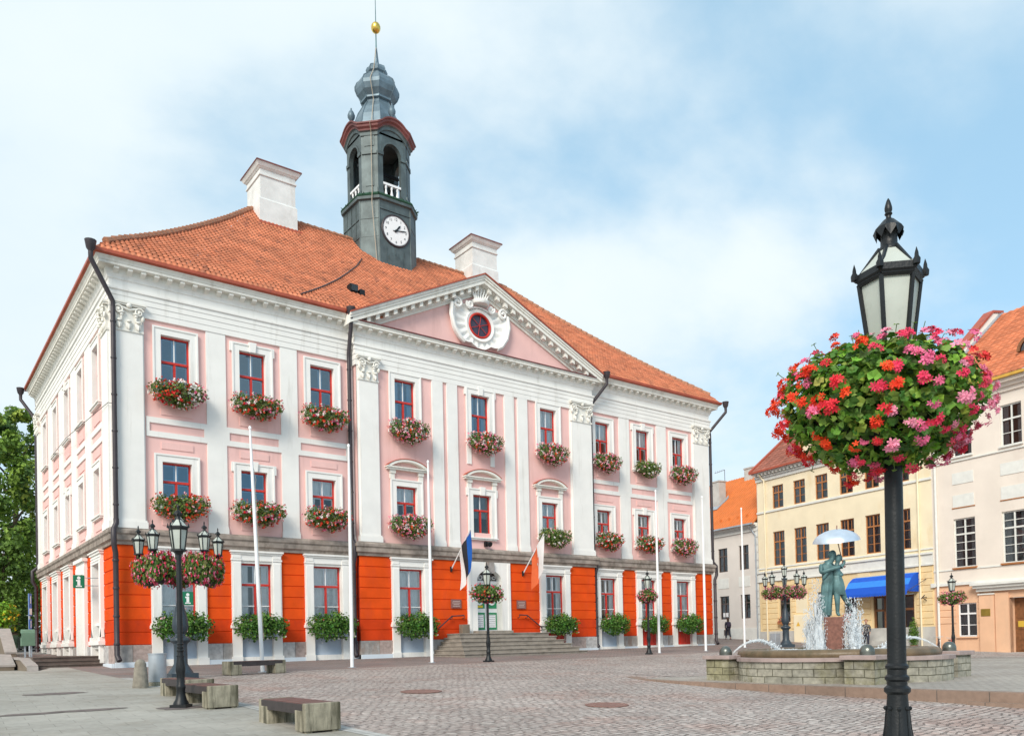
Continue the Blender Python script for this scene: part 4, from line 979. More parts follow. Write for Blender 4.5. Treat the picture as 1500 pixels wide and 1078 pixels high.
# left side entrance steps and walls
mb = MB()
for k in range(4):
    y0 = 33.15 + .34*k; z1 = -.70 + .137*(k+1); mb.box(4.06, 6.36, y0, 42.5, -1.2, z1-.04); mb.box(4.06, 6.36, y0-.03, 42.5, z1-.04, z1)
o = mb.build('side_steps', 'stepsdark' if False else mat('dark_step_stone', (.13, .10, .085), .85, .3, 4, .3, 40)); o.name = 'stone_steps'; tag(o, 'dark stone side steps climbing along the left flank of the hall', 'steps')
M['wallbrown'] = mat('brown_rendered_wall', (.20, .16, .12), .9, .25, 2.5, .4, 40, stain=(1.5, .55, .75, (.15, .12, .09), .6)); M['coping'] = mat('pale_coping', (.36, .325, .30), .8, .15, 5, .2, 40)
def stair_wall(x0, x1, prof, zb, label):
    r = empty('stair_wall', ((x0+x1)/2, prof[0][0], zb), label, 'wall')
    mb = MB(); mb.prism([(x0, prof[0][0], zb)] + [(x0, y, z) for y, z in prof] + [(x0, prof[-1][0], zb)], (x1-x0, 0, 0)); mb.build('wall_body', 'wallbrown', r)
    mb = MB()
    for (a, b), (c_, d) in zip(prof, prof[1:]): mb.prism([(x0-.04, a-.02, b+.003), (x0-.04, c_, d+.003), (x0-.04, c_, d+.075), (x0-.04, a-.02, b+.075)], (x1-x0+.08, 0, 0))
    mb.build('coping', 'coping', r)
stair_wall(3.78, 4.05, [(32.95, -.70), (33.0, -.52), (34.85, -.26), (39.0, -.22)], -1.1, 'low brown wall with pale sloping coping beside the dark side steps')
stair_wall(3.70, 4.06, [(39.15, 0.0), (41.5, 1.02), (47.0, 1.05)], -1.1, 'taller brown stair wall with pale coping rising by the trees, behind the green cabinet')
stair_wall(3.05, 3.66, [(35.9, -.50), (37.4, -.10), (46.0, -.06)], -1.1, 'brown side wall with short pale coping at the far left edge')
# ---------------------------------------------------------------- things fixed to the hall
def add_flag(base, tip, cols, label, crest=False, seed=0, drop=1.9):
    r = empty('flag', base, label, 'flag'); mb = MB(); mb.tube([base, tip], .028, 8, taper=.02); mb.build('pole', 'flagpole', r)
    b = V(base); mb = MB(); mb.lathe([(.055, -.1), (.06, .12)], 8, b.x, b.y+.05, b.z-.04); mb.tube([b+V((0, .12, -.16)), b+V((0, 0, .05))], .05, 8); mb.build('bracket', 'iron', r)
    t = V(tip); d = (b-t); L = d.length; d.normalize(); H = 1.38; NA, NB = 18, 22; mb = MB(); G = []
    for i in range(NA+1):
        a = i/NA; row = []
        for j in range(NB+1):
            f = j/NB; p = t + d*(.06+a*H*(1-.30*f))
            # the fly hangs straight down and gathers towards the pole tip in soft folds
            p = p + V((.05*sin(a*7+f*3+seed) - .34*f*a*.4 + .10*f*sin(f*2.4+seed), .09*sin(a*11+f*2+seed)*f - .05*f, -drop*f*(.94+.10*a) + (1-a)*.10*f))
            row.append(mb.vert(p))
        G.append(row)
    n = len(cols)
    for i in range(NA):
        for j in range(NB):
            k = min(n-1, int((i+.5)/NA*n)); mb.cur = k; mb.face([G[i][j], G[i+1][j], G[i+1][j+1], G[i][j+1]])
    cl = mb.build('cloth', cols, r, smooth=180)
    if crest:
        mb = MB(); i0, i1, j0, j1 = 7, 13, 8, 13
        for off in (-.03, .03):
            q = MB
            for i in range(i0, i1):
                for j in range(j0, j1):
                    edge = i in (i0, i1-1) or j in (j0, j1-1); mb.cur = 0 if edge or (i+j) % 3 == 0 else 1
                    mb.poly([V(cl.data.vertices[g].co) + V((0, off, 0)) for g in (G[i][j], G[i+1][j], G[i+1][j+1], G[i][j+1])])
        e = mb.build('crest', ['flagred', 'flaggrey'], cl, local=True)
M['flagblue'] = mat('flag_blue', (.01, .10, .42), .85, .08, trans=.25); M['flagblack'] = mat('flag_black', (.02, .02, .026), .85, .08); M['flagwhite'] = mat('flag_white', (.80, .79, .78), .85, .06, trans=.25); M['flagred'] = mat('flag_red', (.74, .15, .05), .85, .08, trans=.25); M['flaggrey'] = mat('flag_crest_grey', (.55, .48, .46), .85, .1)
add_flag((20.58, YBAY-.12, 3.48), (20.62, 30.0, 5.12), ['flagblue', 'flagblack', 'flagwhite'], 'blue, black and white striped flag drooping from a slanted pole left of the door', seed=.4)
add_flag((24.78, YBAY-.12, 3.42), (24.86, 30.0, 5.16), ['flagwhite', 'flagred'], 'white and red flag with a small crest drooping right of the door', crest=True, seed=1.9)
def plaque(x, label):
    r = empty('plaque', (x, YBAY-.06, 1.84), label, 'plaque'); mb = MB(); mb.box(x-.28, x+.28, YBAY-.10, YBAY-.057, 1.64, 2.05); mb.build('plate', 'plaque', r, bevel=.006)
    mb = MB()
    for k in range(4): w = (.2, .22, .16, .19)[k]; mb.box(x-w, x+w, YBAY-.104, YBAY-.1, 1.95-k*.075, 1.975-k*.075)
    mb.build('engraved_lines', mat('engraving', (.55, .42, .38), .5, .1), r)
plaque(20.80, 'small red granite plaque on the orange wall left of the green door'); plaque(24.62, 'small red granite plaque on the orange wall right of the green door')
mb = MB(); mb.box(20.85, 21.25, 31.15, 31.45, .462, .88); o = mb.build('stone_block', 'wallbrown', bevel=.02); tag(o, 'small square stone block on the top step beside the entrance', 'block')
mb = MB(); mb.box(22.5, 22.62, YBAY-.16, YBAY-.0, 4.58, 4.82); mb.T = TR(22.62, YBAY-.2, 4.72) @ RX(1.9) ; mb.lathe([(.05, -.1), (.10, .0), (.13, .16), (.11, .17)], 12); o = mb.build('wall_spotlight', 'iron'); tag(o, 'small black spotlight under the central window above the door', 'spotlight')
# information signs
def info_plate(T, w, h):
    mb = MB(T); mb.box(-w/2, w/2, -.02, .02, -h/2, h/2); return mb
def i_glyph(T, s):
    mb = MB(T)
    for y in (-.024, .0245):
        g = lambda x0, x1, z0, z1: mb.box(x0*s, x1*s, y-.002, y+.002, z0*s, z1*s)
        g(-.09, .09, -.30, .12); g(-.17, -.09, .02, .12); g(-.18, .18, -.36, -.28)
        mb.T = T @ TR(0, y, .25*s) @ RX(pi/2); mb.lathe([(.11*s, -.002), (.11*s, .002)], 16); mb.T = T
    return mb
r = empty('information_sign', (5.75, 34.7, 2.7), 'green hanging sign with a white letter i on the left side of the hall', 'sign')
T = TR(5.72, 34.9, 2.70); info_plate(T, .40, .50).build('plate', 'green', r, bevel=.03); i_glyph(T, .56).build('letter_i', 'signwhite', r)
mb = MB(); [mb.tube([(5.92, 34.9, z), (6.40, 34.9, z)], .015, 6) for z in (2.55, 2.85)]; mb.build('bracket', 'galv', r)
r = empty('information_sticker', (8.95, 32.13, 1.95), 'green square sticker with a white letter i inside the first ground floor window', 'sign')
T = TR(8.97, 32.145, 1.95); info_plate(T, .40, .50).build('plate', 'green', r); i_glyph(T, .56).build('letter_i', 'signwhite', r)
for z, m_, lb in ((2.36, 'plaque', 'upper reddish wall plate beside the side door'), (1.78, 'galv', 'lower grey wall plate beside the side door')):
    mb = MB(TL); mb.box(SDOOR-1.50, SDOOR-1.12, -.09, -.05, z-.24, z+.24); o = mb.build('wall_plate', m_); tag(o, lb, 'plate')
mb = MB(); mb.T = TR(.45, .72, .42); mb.box(16.35, 16.75, 33.0, 33.35, 15.75, 16.15); mb.cur = 1; mb.box(16.38, 16.72, 32.93, 33.0, 15.8, 16.1); mb.cur = 0; mb.tube([(16.5, 33.2, 15.4), (16.5, 33.2, 15.8)], .04, 6); mb.box(16.8, 17.05, 32.9, 33.2, 15.7, 15.95)
o = mb.build('floodlight', ['iron', 'glassdark'], bevel=.02); tag(o, 'black floodlight sitting on the tiles of the front roof slope', 'floodlight')
mb = MB(); mb.tube([(6.3, 45.5, 9.6), (6.0, 39, 9.15), (6.1, 34.5, 8.95), (6.25, 31.9, 8.93), (6.8, 31.9, 8.93)], .012, 5); o = mb.build('anchor_wire', 'pipe'); tag(o, 'thin dark wire strung along the left side at middle height', 'wire')
# ---------------------------------------------------------------- flowers and greenery
def rnd_dir(r):
    while True:
        v = V((r.uniform(-1,1), r.uniform(-1,1), r.uniform(-1,1)))
        if .05 < v.length < 1: return v.normalized()
def add_leaf(mb, p, n, s, r, col):
    t = n.cross(rnd_dir(r)); t = t.normalized() if t.length > 1e-3 else V((1,0,0)); b = n.cross(t)
    mb.col = col; f = n*s*.18
    mb.poly([p - t*s*.5, p - b*s*.42 + f*.4, p + t*s*.5 - f, p + b*s*.42 + f*.4])
def add_bloom(mb, p, n, s, r, col, k=5):
    for i in range(k):
        d = (n + rnd_dir(r)*.9).normalized(); q = p + rnd_dir(r)*s*.45; t = d.cross(rnd_dir(r)).normalized(); b = d.cross(t); f = r.uniform(.8, 1.15)
        mb.col = tuple(c*f for c in col); mb.poly([q - t*s*.42, q - b*s*.38, q + t*s*.42, q + b*s*.38])
LEAFC = [(.10, .17, .035), (.14, .22, .045), (.18, .27, .05), (.07, .125, .03), (.19, .19, .06)]
RED, PINK, LPINK, WHITE_, ORR, CRIM = (.72, .025, .025), (.82, .15, .30), (.86, .46, .50), (.88, .82, .78), (.80, .09, .02), (.68, .03, .10)
def bush(seed, n, nb, lob, leaf, bl, palette, green=LEAFC, up=.2):
    """lob: list of ellipsoid lobes (cx,cy,cz,rx,ry,rz); returns leaf and flower builders"""
    r = random.Random(seed); fo, fl = MB(), MB(); w = [l[3]*l[4]*l[5] for l in lob]; phs = [V((r.uniform(0,9),)*3) for _ in lob]
    def pick(shell):
        l = r.choices(lob, w)[0]; d = rnd_dir(r); c = V(l[:3]); k = 1 + .28*noise.noise(d*2.2 + phs[lob.index(l)])
        rad = r.uniform(*shell)**.6*k; return c + V((d.x*l[3], d.y*l[4], d.z*l[5]))*rad, V((d.x/l[3], d.y/l[4], d.z/l[5])).normalized(), rad/k
    for _ in range(n):
        p, d, q = pick((.15, 1.0)); c = r.choice(green); nn = (d + rnd_dir(r)*.8 + V((0,0,up))).normalized(); add_leaf(fo, p, nn, leaf*r.uniform(.7, 1.3), r, tuple(x*r.uniform(.8, 1.2) for x in c))
    for _ in range(nb):
        p, d, q = pick((.85, 1.1)); t = p.x*1.6 + noise.noise(p*1.8 + V((seed,)*3))*1.6
        c = palette(r, p, t); add_bloom(fl, p + d*leaf*.3, d, bl*r.uniform(.75, 1.25), r, c)
    return fo, fl
def pal(*cs): return lambda r, p, t: cs[int((t*.9 + r.uniform(-.7, .7) + 50)) % len(cs)]
def mixpal(*cs): return lambda r, p, t: r.choice(cs)
BOX_L = [(-.56, -.34, -.10, .42, .36, .36), (0, -.40, -.14, .5, .44, .44), (.56, -.34, -.10, .44, .36, .37), (.15, -.38, -.38, .46, .34, .32), (-.3, -.38, -.3, .4, .32, .3)]
protos = []
def flower_box(seed, palette, nb):
    r = empty('flower_box', (0, 0, 0)); fo, fl = bush(seed, 1900, int(nb*2.1), BOX_L, .095, .075, palette)
    a = fo.build('foliage', 'leaf', r, local=True); b = fl.build('blossoms', 'petal', r, local=True)
    mb = MB(); mb.box(-.72, .72, -.42, -.16, -.28, -.06); mb.tube([(-.82, -.2, -.16), (-.98, -.24, -.2), (-.98, -.24, -.3)], .02, 5); mb.tube([(.82, -.2, -.16), (.98, -.24, -.2), (.98, -.24, -.3)], .02, 5); mb.build('trough', 'trim', r, local=True)
    return r
protos = [flower_box(11, pal(WHITE_, PINK, LPINK, ORR, RED), 165), flower_box(12, mixpal(LPINK, RED, WHITE_, PINK, ORR), 120), flower_box(13, mixpal(LPINK, LPINK, PINK, WHITE_, ORR), 185), flower_box(14, mixpal(LPINK, ORR, ORR, RED), 95), flower_box(15, mixpal(LPINK, WHITE_), 30)]
used = set(); words = ['first', 'second', 'third', 'fourth', 'fifth', 'sixth', 'seventh', 'eighth', 'ninth']
hues = ['red, pink and white', 'pale pink and scarlet', 'dense pink', 'orange-red', 'mostly green, sparsely pink']
allx = [(x, YF) for x, *_ in front[:3]] + [(x, YBAY) for x, *_ in bay] + [(x, YF) for x, *_ in front[3:]]
which = {3: [0, 1, 1, 2, 2, 2, 2, 4, 2], 2: [3, 1, 1, 2, None, 4, 1, 1, 2]}
rj = random.Random(21)
for fl_, zb, nm in ((3, 9.72, 'top-floor'), (2, 5.50, 'middle-floor')):
    for i, (x, y) in enumerate(allx):
        k = which[fl_][i]
        if k is None: continue
        o = protos[k] if k not in used else copy_tree(protos[k]); used.add(k)
        o.location = (x+rj.uniform(-.04, .04), y-.08, zb - (.1 if y == YBAY else 0)); o.rotation_euler = (0, 0, rj.uniform(-.04, .04)); o.scale = (rj.uniform(1.0, 1.1)*(1 if i < 6 else .94), rj.uniform(1, 1.12), rj.uniform(1.02, 1.16))
        tag(o, f'{hues[k]} geranium box below the {words[i]} {nm} front window from the left', 'flower box', 'flower boxes under the hall windows')
for k, p in enumerate(protos):
    if k not in used: [bpy.data.objects.remove(c) for c in list(p.children)]; bpy.data.objects.remove(p)
GB_L = [(-.55, -.42, .0, .48, .42, .46), (.05, -.46, .05, .52, .46, .52), (.58, -.42, -.02, .46, .42, .48), (-.1, -.42, -.22, .7, .34, .36)]
DG = [(.06, .16, .02), (.085, .20, .026), (.11, .25, .035), (.045, .12, .018), (.13, .24, .04)]
def green_box(seed, nb, pl):
    r = empty('shrub_box', (0,0,0)); fo, fl = bush(seed, 3000, nb, GB_L, .095, .06, pl, DG)
    fo.build('foliage', 'leaf', r, local=True); fl.build('blossoms', 'petal', r, local=True); mb = MB(); mb.box(-.6, .6, -.5, -.13, -.4, -.12); mb.build('trough', 'bluepanel', r, local=True); return r
gp_ = [green_box(31, 7, mixpal(ORR, LPINK)), green_box(32, 14, mixpal(LPINK, WHITE_))]
gall = [(gx[0], YF, 0), (gx[1], YF, 1), (gx[2], YF, 1), (gbay[0], YBAY, 1), (gbay[1], YBAY, 1), (gx[3], YF, 0), (gx[4], YF, 0), (gx[5], YF, 0)]
u2 = set()
for i, (x, y, k) in enumerate(gall):
    o = gp_[k] if k not in u2 else copy_tree(gp_[k]); u2.add(k); o.location = (x, y-.10, .86); o.scale = (rj.uniform(.98, 1.08)*(.96 if i > 4 else 1), 1.05, rj.uniform(1.0, 1.14))
    tag(o, f'bushy dark green planter before the {words[i]} ground floor window from the left', 'planter', 'green planters along the orange wall')
# ---------------------------------------------------------------- street lamps
def lantern(parent, z0, s=1., at=(0, 0), ph=0.):
    """six sided tapering lantern: frame > glass; roof with frosted panes, crown and finial"""
    n = 6; x, y = at; ring = lambda r, z: [V((x+.93*r*s*cos(ph+2*pi*k/n), y+.93*r*s*sin(ph+2*pi*k/n), z0+z*s)) for k in range(n)]
    B, Tp, E, R1 = ring(.118, .0), ring(.172, .39), ring(.192, .41), ring(.054, .585)
    mb = MB()
    mb.lathe([(.03*s, -.10*s), (.06*s, -.07*s), (.10*s, -.02*s), (.145*s, -.015*s), (.145*s, .02*s), (.1*s, .02*s)], n, x, y, z0, ph)
    for k in range(n):
        mb.tube([B[k], Tp[k]], .013*s, 5); mb.tube([E[k], R1[k]], .011*s, 5); mb.tube([B[k], B[(k+1) % n]], .013*s, 5); mb.tube([Tp[k], Tp[(k+1) % n]], .015*s, 5)
    for k in range(n):  # cornice
        a, b = Tp[k], Tp[(k+1) % n]; c, d = E[k], E[(k+1) % n]; u = V((0, 0, .035*s))
        mb.poly([a, b, d, c]); mb.poly([c, d, d+u, c+u]); mb.poly([c+u, d+u, R1[(k+1) % n].lerp(d, .90)+u*.5, R1[k].lerp(c, .90)+u*.5])
        q = ring(.198, .445)[k]; mb.lathe([(.019*s, -.025*s), (.021*s, .0*s), (.012*s, .015*s), (.010*s, .035*s), (.001, .066*s)], 6, q.x, q.y, q.z)
    mb.lathe([(.056*s, .57*s), (.054*s, .585*s), (.044*s, .60*s), (.043*s, .66*s), (.05*s, .67*s)], 12, x, y, z0)
    m = 18; low = [V((x+(.074+.007*cos(9*2*pi*k/m))*s*cos(2*pi*k/m), y+(.074+.007*cos(9*2*pi*k/m))*s*sin(2*pi*k/m), z0+(.655+.02*cos(9*2*pi*k/m))*s)) for k in range(m)]
    mid = [V((x+.07*s*cos(2*pi*k/m), y+.07*s*sin(2*pi*k/m), z0+.695*s)) for k in range(m)]; top = [V((x+.03*s*cos(2*pi*k/m), y+.03*s*sin(2*pi*k/m), z0+.74*s)) for k in range(m)]
    for k in range(m): j = (k+1) % m; mb.poly([low[k], low[j], mid[j], mid[k]]); mb.poly([mid[k], mid[j], top[j], top[k]])
    mb.lathe([(.03*s, .738*s), (.014*s, .752*s), (.013*s, .765*s), (.021*s, .775*s), (.016*s, .785*s), (.020*s, .797*s), (.020*s, .81*s), (.016*s, .828*s), (.010*s, .848*s), (.003*s, .862*s)], 12, x, y, z0)
    o = mb.build('lantern', 'iron', parent, local=True, smooth=40)
    g = MB(); B2, T2, E2, R2 = ring(.112, .005), ring(.166, .388), ring(.184, .44), ring(.052, .58)
    for k in range(n): j = (k+1) % n; g.poly([B2[k], B2[j], T2[j], T2[k]]); g.poly([E2[k], E2[j], R2[j], R2[k]])
    gg = g.build('glass', 'milk', o, local=True)
    return o
def single_lamp():
    r = empty('street_lamp', (0, 0, 0)); mb = MB()
    mb.box(-.15, .15, -.15, .15, -.08, .07)
    mb.lathe([(.14, .07), (.135, .10), (.10, .16), (.082, .24), (.074, .34), (.084, .37), (.084, .41), (.070, .44), (.067, .62), (.082, .70), (.079, .76), (.064, .86), (.056, .98), (.053, 1.02), (.053, 1.03), (.068, 1.045), (.068, 1.065), (.052, 1.08), (.052, 1.10), (.063, 1.112), (.063, 1.126), (.050, 1.14), (.050, 1.165), (.060, 1.175), (.060, 1.187), (.049, 1.20), (.047, 2.2), (.044, 2.84), (.06, 2.86), (.05, 2.88)], 20)
    for k in range(8):   # acanthus leaves in low relief on the flared foot
        a = 2*pi*k/8
        for q, zt_, w_ in ((0, .95, .008), (-.13, .90, .007), (.13, .90, .007), (-.25, .83, .006), (.25, .83, .006)):
            pth = []
            for j in range(9):
                t = j/8; z = .56 + (zt_-.56)*t; rr = interp(z, [.44, .62, .70, .76, .86, .98], [.070, .067, .082, .079, .064, .056]); an = a + q*(1-t*t)
                pth.append(((rr+.001)*cos(an), (rr+.001)*sin(an), z))
            mb.tube(pth, w_, 5, taper=.003)
        c, s = cos(a), sin(a); mb.ball((c*.062, s*.062, .955), .012, 6, 5)
    mb.build('post', 'iron', r, local=True, smooth=35)
    lantern(r, 2.90, 1.0, ph=radians(38)); return r
lamp0 = single_lamp()
lamps = [((4.371, 2.292, -1.36), .35, 1.0, 'black lamp post with a huge geranium ball, nearest one at the right of the square', 'big'),
 ((4.18, 15.5, -1.06), .9, .99, 'black single lantern lamp post standing by the concrete benches', 'small'),
 ((18.02, 25.2, -.73), .2, 1.01, 'black single lantern lamp post in front of the entrance steps', 'small'),
 ((27.19, 25.57, -.68), .6, 1.02, 'black single lantern lamp post between the hall and the fountain, wreathed in pink flowers', 'pink'),
 ((40.51, 18.33, -.95), .1, 1.02, 'black single lantern lamp post by the bicycles and peach wall', 'small')]
LG = 'single lantern street lamps'
for i, (p, rz, s, lb, k) in enumerate(lamps):
    o = lamp0 if i == 0 else copy_tree(lamp0); o.location = p; o.rotation_euler = (0, 0, rz); o.scale = (s, s, s); tag(o, lb, 'street lamp', LG)
lamp0.rotation_euler = (Matrix.Rotation(-.0102, 4, V((-.605, -.796, 0))) @ RZ(.61)).to_euler()
# baskets: large near one in full detail, smaller ones lighter
def geranium_leaf(mb, p, n, s, r, col):
    t = n.cross(rnd_dir(r)).normalized(); b = n.cross(t); mb.col = col; k = 9; pts = []
    for i in range(k):
        a = 2*pi*i/k*.94 - 2.9; rad = s*(.5 if i % 2 == 0 else .40)*(1 if i not in (0, k-1) else .8)
        pts.append(mb.vert(p + t*cos(a)*rad + b*sin(a)*rad + n*s*(.10*cos(a*2.5) + .08*r.random())))
    c = mb.vert(p - t*s*.1 - n*s*.06)
    for i in range(k-1): mb.face([c, pts[i], pts[i+1]])
def floret(mb, p, n, s, r, col):
    t = n.cross(rnd_dir(r)).normalized(); b = n.cross(t)
    for i in range(5):
        a = 2*pi*i/5 + r.uniform(-.15, .15); d = t*cos(a) + b*sin(a); q = n.cross(d); f = r.uniform(.82, 1.18); mb.col = tuple(c*f for c in col)
        mb.poly([p, p + d*s*.35 - q*s*.17 + n*s*.08, p + d*s*.62 - q*s*.10 + n*s*.16, p + d*s*.62 + q*s*.10 + n*s*.16, p + d*s*.35 + q*s*.17 + n*s*.08])
def umbel(mb, st, p, n, s, r, col, k):
    base = p - n*s*1.6
    for i in range(k):
        d = (n*.9 + rnd_dir(r)).normalized(); q = p + d*s*r.uniform(.55, 1.0); floret(mb, q, (d + n*.4).normalized(), s*r.uniform(.75, 1.05), r, col)
def basket_big():
    r = random.Random(77); root = empty('flower_basket', (0, 0, 0)); fo, fl, bu = MB(), MB(), MB()
    prim = (.60, .60, .40); cz = 2.60
    def surf(d):
        k = 1 + .13*noise.noise(d*2.3 + V((4, 2, 9))) + .07*noise.noise(d*6 + V((1, 7, 3)))
        droop = -.10*max(0, -d.z)
        return V((d.x*prim[0]*k, d.y*prim[1]*k, cz + d.z*prim[2]*k + droop)), V((d.x/prim[0], d.y/prim[1], d.z/prim[2])).normalized()
    G = [(.12, .26, .03), (.18, .35, .045), (.24, .42, .055), (.065, .16, .025), (.34, .48, .08), (.09, .20, .03)]
    for _ in range(7600):
        d = rnd_dir(r); p, n = surf(d); f = r.random()**.55*.96 + .06; p = V((0, 0, cz)) + (p - V((0, 0, cz)))*f
        geranium_leaf(fo, p, (n + rnd_dir(r)*.75 + V((0, 0, .35))).normalized(), r.uniform(.045, .092), r, tuple(x*r.uniform(.75, 1.25) for x in r.choice(G)))
    # stems trailing out of the mass
    for _ in range(110):
        d = rnd_dir(r); p, n = surf(d); q = p + n*r.uniform(.02, .07) + V((0, 0, r.uniform(-.05, .05))); fo.col = (.13, .22, .05); fo.tube([p - n*.15, p.lerp(q, .5) + V((0, 0, .012)), q], .0028, 4)
        if r.random() < .5: geranium_leaf(fo, q, n, .04, r, (.16, .26, .05))
    right = V((.72, -.69, 0))
    for _ in range(300):
        d = rnd_dir(r); p, n = surf(d); p = p + n*r.uniform(.0, .075); side = d.dot(right)
        x = side*.9 + r.uniform(-.45, .45)
        if x < -.42: col = r.choice([(.92, .075, .012), (.86, .05, .015), (.80, .03, .05)])
        elif x < -.05: col = r.choice([(.82, .05, .12), (.86, .17, .32), (.78, .03, .05)])
        elif x < .5: col = r.choice([(.88, .18, .36), (.90, .32, .46), (.80, .04, .12)])
        else: col = r.choice([(.82, .10, .22), (.88, .28, .42), (.78, .04, .04), (.82, .08, .15)])
        if abs(d.z) > .75 and r.random() < .4: continue
        umbel(fl, bu, p, (n + V((0, 0, .15))).normalized(), r.uniform(.030, .047), r, col, r.randint(7, 15))
    fo.build('foliage', 'leaf', root, local=True); fl.build('blossoms', 'petal', root, local=True)
    mb = MB(); mb.lathe([(.06, 2.24), (.2, 2.26), (.34, 2.36), (.40, 2.5), (.36, 2.5), (.05, 2.34)], 20, cap=False)
    for k in range(6): a = pi*k/3; mb.tube([(.05*cos(a), .05*sin(a), 2.15), (.25*cos(a), .25*sin(a), 2.25), (.40*cos(a), .40*sin(a), 2.5)], .012, 5)
    mb.build('bowl', 'iron', root, local=True); return root
o = basket_big(); o.location = V(lamps[0][0]) + V((-.036, .027, .667)); o.scale = (.835, .835, .76); tag(o, 'enormous ball of red and pink geraniums on the nearest lamp post', 'flower basket', 'flower baskets on the lamps')
BK_L = [(-.34, 0, .03, .36, .40, .33), (.34, 0, .0, .36, .40, .34), (0, -.1, -.03, .36, .42, .33), (0, .2, .0, .36, .4, .32)]
def basket_small(seed, nb, pl, n=1700):
    root = empty('flower_basket', (0, 0, 0)); fo, fl = bush(seed, n, nb, BK_L, .10, .058, pl, LEAFC); fo.build('foliage', 'leaf', root, local=True); fl.build('blossoms', 'petal', root, local=True)
    mb = MB(); mb.lathe([(.05, -.36), (.2, -.33), (.32, -.2), (.36, -.05), (.3, -.05)], 14, cap=False); mb.build('bowl', 'iron', root, local=True); return root
b1 = basket_small(51, 170, mixpal(RED, PINK, PINK, LPINK, CRIM, ORR)); b2 = basket_small(52, 330, mixpal(PINK, LPINK, LPINK, CRIM, PINK)); b3 = basket_small(53, 330, mixpal(PINK, PINK, CRIM, LPINK, RED), 2600)
def put_basket(o, p, lb, s=1., rz=0, sz=None): o.location = p; o.rotation_euler = (0, 0, rz); o.scale = (s, s, sz or s); tag(o, lb, 'flower basket', 'flower baskets on the lamps')
put_basket(b1, (18.02, 25.2, -.73+2.60), 'red and pink geranium basket on the lamp before the entrance steps', 1.02)
put_basket(b2, (27.19, 25.57, -.68+2.62), 'dense pink geranium basket on the lamp near the last hall windows', .86, 1.)
put_basket(copy_tree(b2), (40.51, 18.33, -.95+2.6), 'pink and coral geranium basket on the lamp by the bicycles', .9, 2.2)
# five-armed lamps
def five_lamp():
    r = empty('five_lantern_lamp', (0, 0, 0)); mb = MB()
    mb.box(-.36, .36, -.36, .36, -.1, .16); mb.lathe([(.33, .16), (.30, .22), (.22, .34), (.18, .42), (.17, .9), (.19, .98), (.25, 1.02), (.27, 1.06), (.26, 1.12), (.14, 1.18), (.13, 1.24), (.19, 1.32), (.215, 1.45), (.20, 1.62), (.15, 1.85), (.10, 2.05), (.075, 2.2), (.07, 2.7), (.09, 2.74), (.07, 2.8), (.065, 3.7), (.09, 3.76), (.05, 3.84)], 16)
    mb.build('post', 'ironblue', r, local=True, smooth=35)
    for k in range(5):
        a = 2*pi*k/5; c, s = cos(a), sin(a); mb = MB()
        mb.tube([(c*.05, s*.05, 2.78), (c*.35, s*.35, 2.95), (c*.7, s*.7, 3.02), (c*.98, s*.98, 3.1), (c*1.08, s*1.08, 3.26), (c*1.08, s*1.08, 3.36)], .03, 7)
        t = []
        for j in range(16): q = j/15*5.2; rr = .14*(1-j/19); t.append((c*(.40+rr*cos(q)), s*(.40+rr*cos(q)), 3.16+rr*sin(q)))
        mb.tube(t, .018, 5); mb.build('arm', 'ironblue', r, local=True, smooth=40)
        lantern(r, 3.44, .92, (c*1.08, s*1.08), ph=a)
    lantern(r, 3.92, .95, ph=.3); return r
M['ironblue'] = mat('blue_black_iron', (.035, .05, .065), .4, .25, 6, .1, 50)
f0 = five_lamp(); f0.location = (6.31, 23.36, -.80); FIVE_RZ = [radians(2.9), radians(-37.8)]; f0.rotation_euler = (0, 0, FIVE_RZ[0]); tag(f0, 'dark five-arm lantern post behind the benches near the hall corner', 'street lamp', 'five-arm lamps')
f1 = copy_tree(f0); f1.location = (39.3, 26.7, -.59); f1.rotation_euler = (0, 0, FIVE_RZ[1]); tag(f1, 'dark five-arm lantern post beyond the fountain', 'street lamp', 'five-arm lamps')
PW5 = ['far right', 'far', 'far left', 'near left', 'near right']
for bi, (base, rz, nm, src) in enumerate((((6.31, 23.36, -.80), FIVE_RZ[0], 'five-arm lamp by the hall corner', b3), ((39.3, 26.7, -.59), FIVE_RZ[1], 'five-arm lamp beyond the fountain', b2))):
    for k in range(5):
        a = 2*pi*k/5 + rz; c = src if (bi == 0 and k == 0) else copy_tree(src)
        put_basket(c, (base[0]+.78*cos(a), base[1]+.78*sin(a), base[2]+3.0), f'geranium basket on the {PW5[k]} arm of the {nm}', .68 if bi == 0 else .74, k*1.3, 1.25 if bi == 0 else .95)
# ---------------------------------------------------------------- benches, bollard, bin, poles
def bench():
    r = empty('bench', (0, 0, 0)); L, w, h = 1.78, .54, .42
    for e in (0, 1):
        mb = MB(); y0 = 0 if e == 0 else L-.36; mb.box(-w/2, w/2, y0, y0+.10 if e == 0 else y0+.36, .03, h); 
        if e == 0: mb.box(-w/2, w/2, .10, .36, .03, h-.10)
        else: mb.f = []; mb.mi = []; mb.c = []; mb.v = []; mb.box(-w/2, w/2, L-.10, L, .03, h); mb.box(-w/2, w/2, L-.36, L-.10, .03, h-.10)
        mb.box(-w/2+.02, -w/2+.12, y0+.02, y0+.34, -.05, .03); mb.box(w/2-.12, w/2-.02, y0+.02, y0+.34, -.05, .03)
        mb.build('support', 'concrete', r, local=True, bevel=.014)
    mb = MB()
    for k in range(4): x = -w/2+.035+k*.122; mb.box(x, x+.108, .105, L-.105, h-.06, h-.002)
    mb.build('seat', 'wood', r, local=True, bevel=.006)
    mb = MB(); [mb.box(s*(w/2-.004), s*(w/2-.03), .105, L-.105, h-.15, h-.012) for s in (-1, 1)]; mb.build('rail', 'woodside', r, local=True); return r
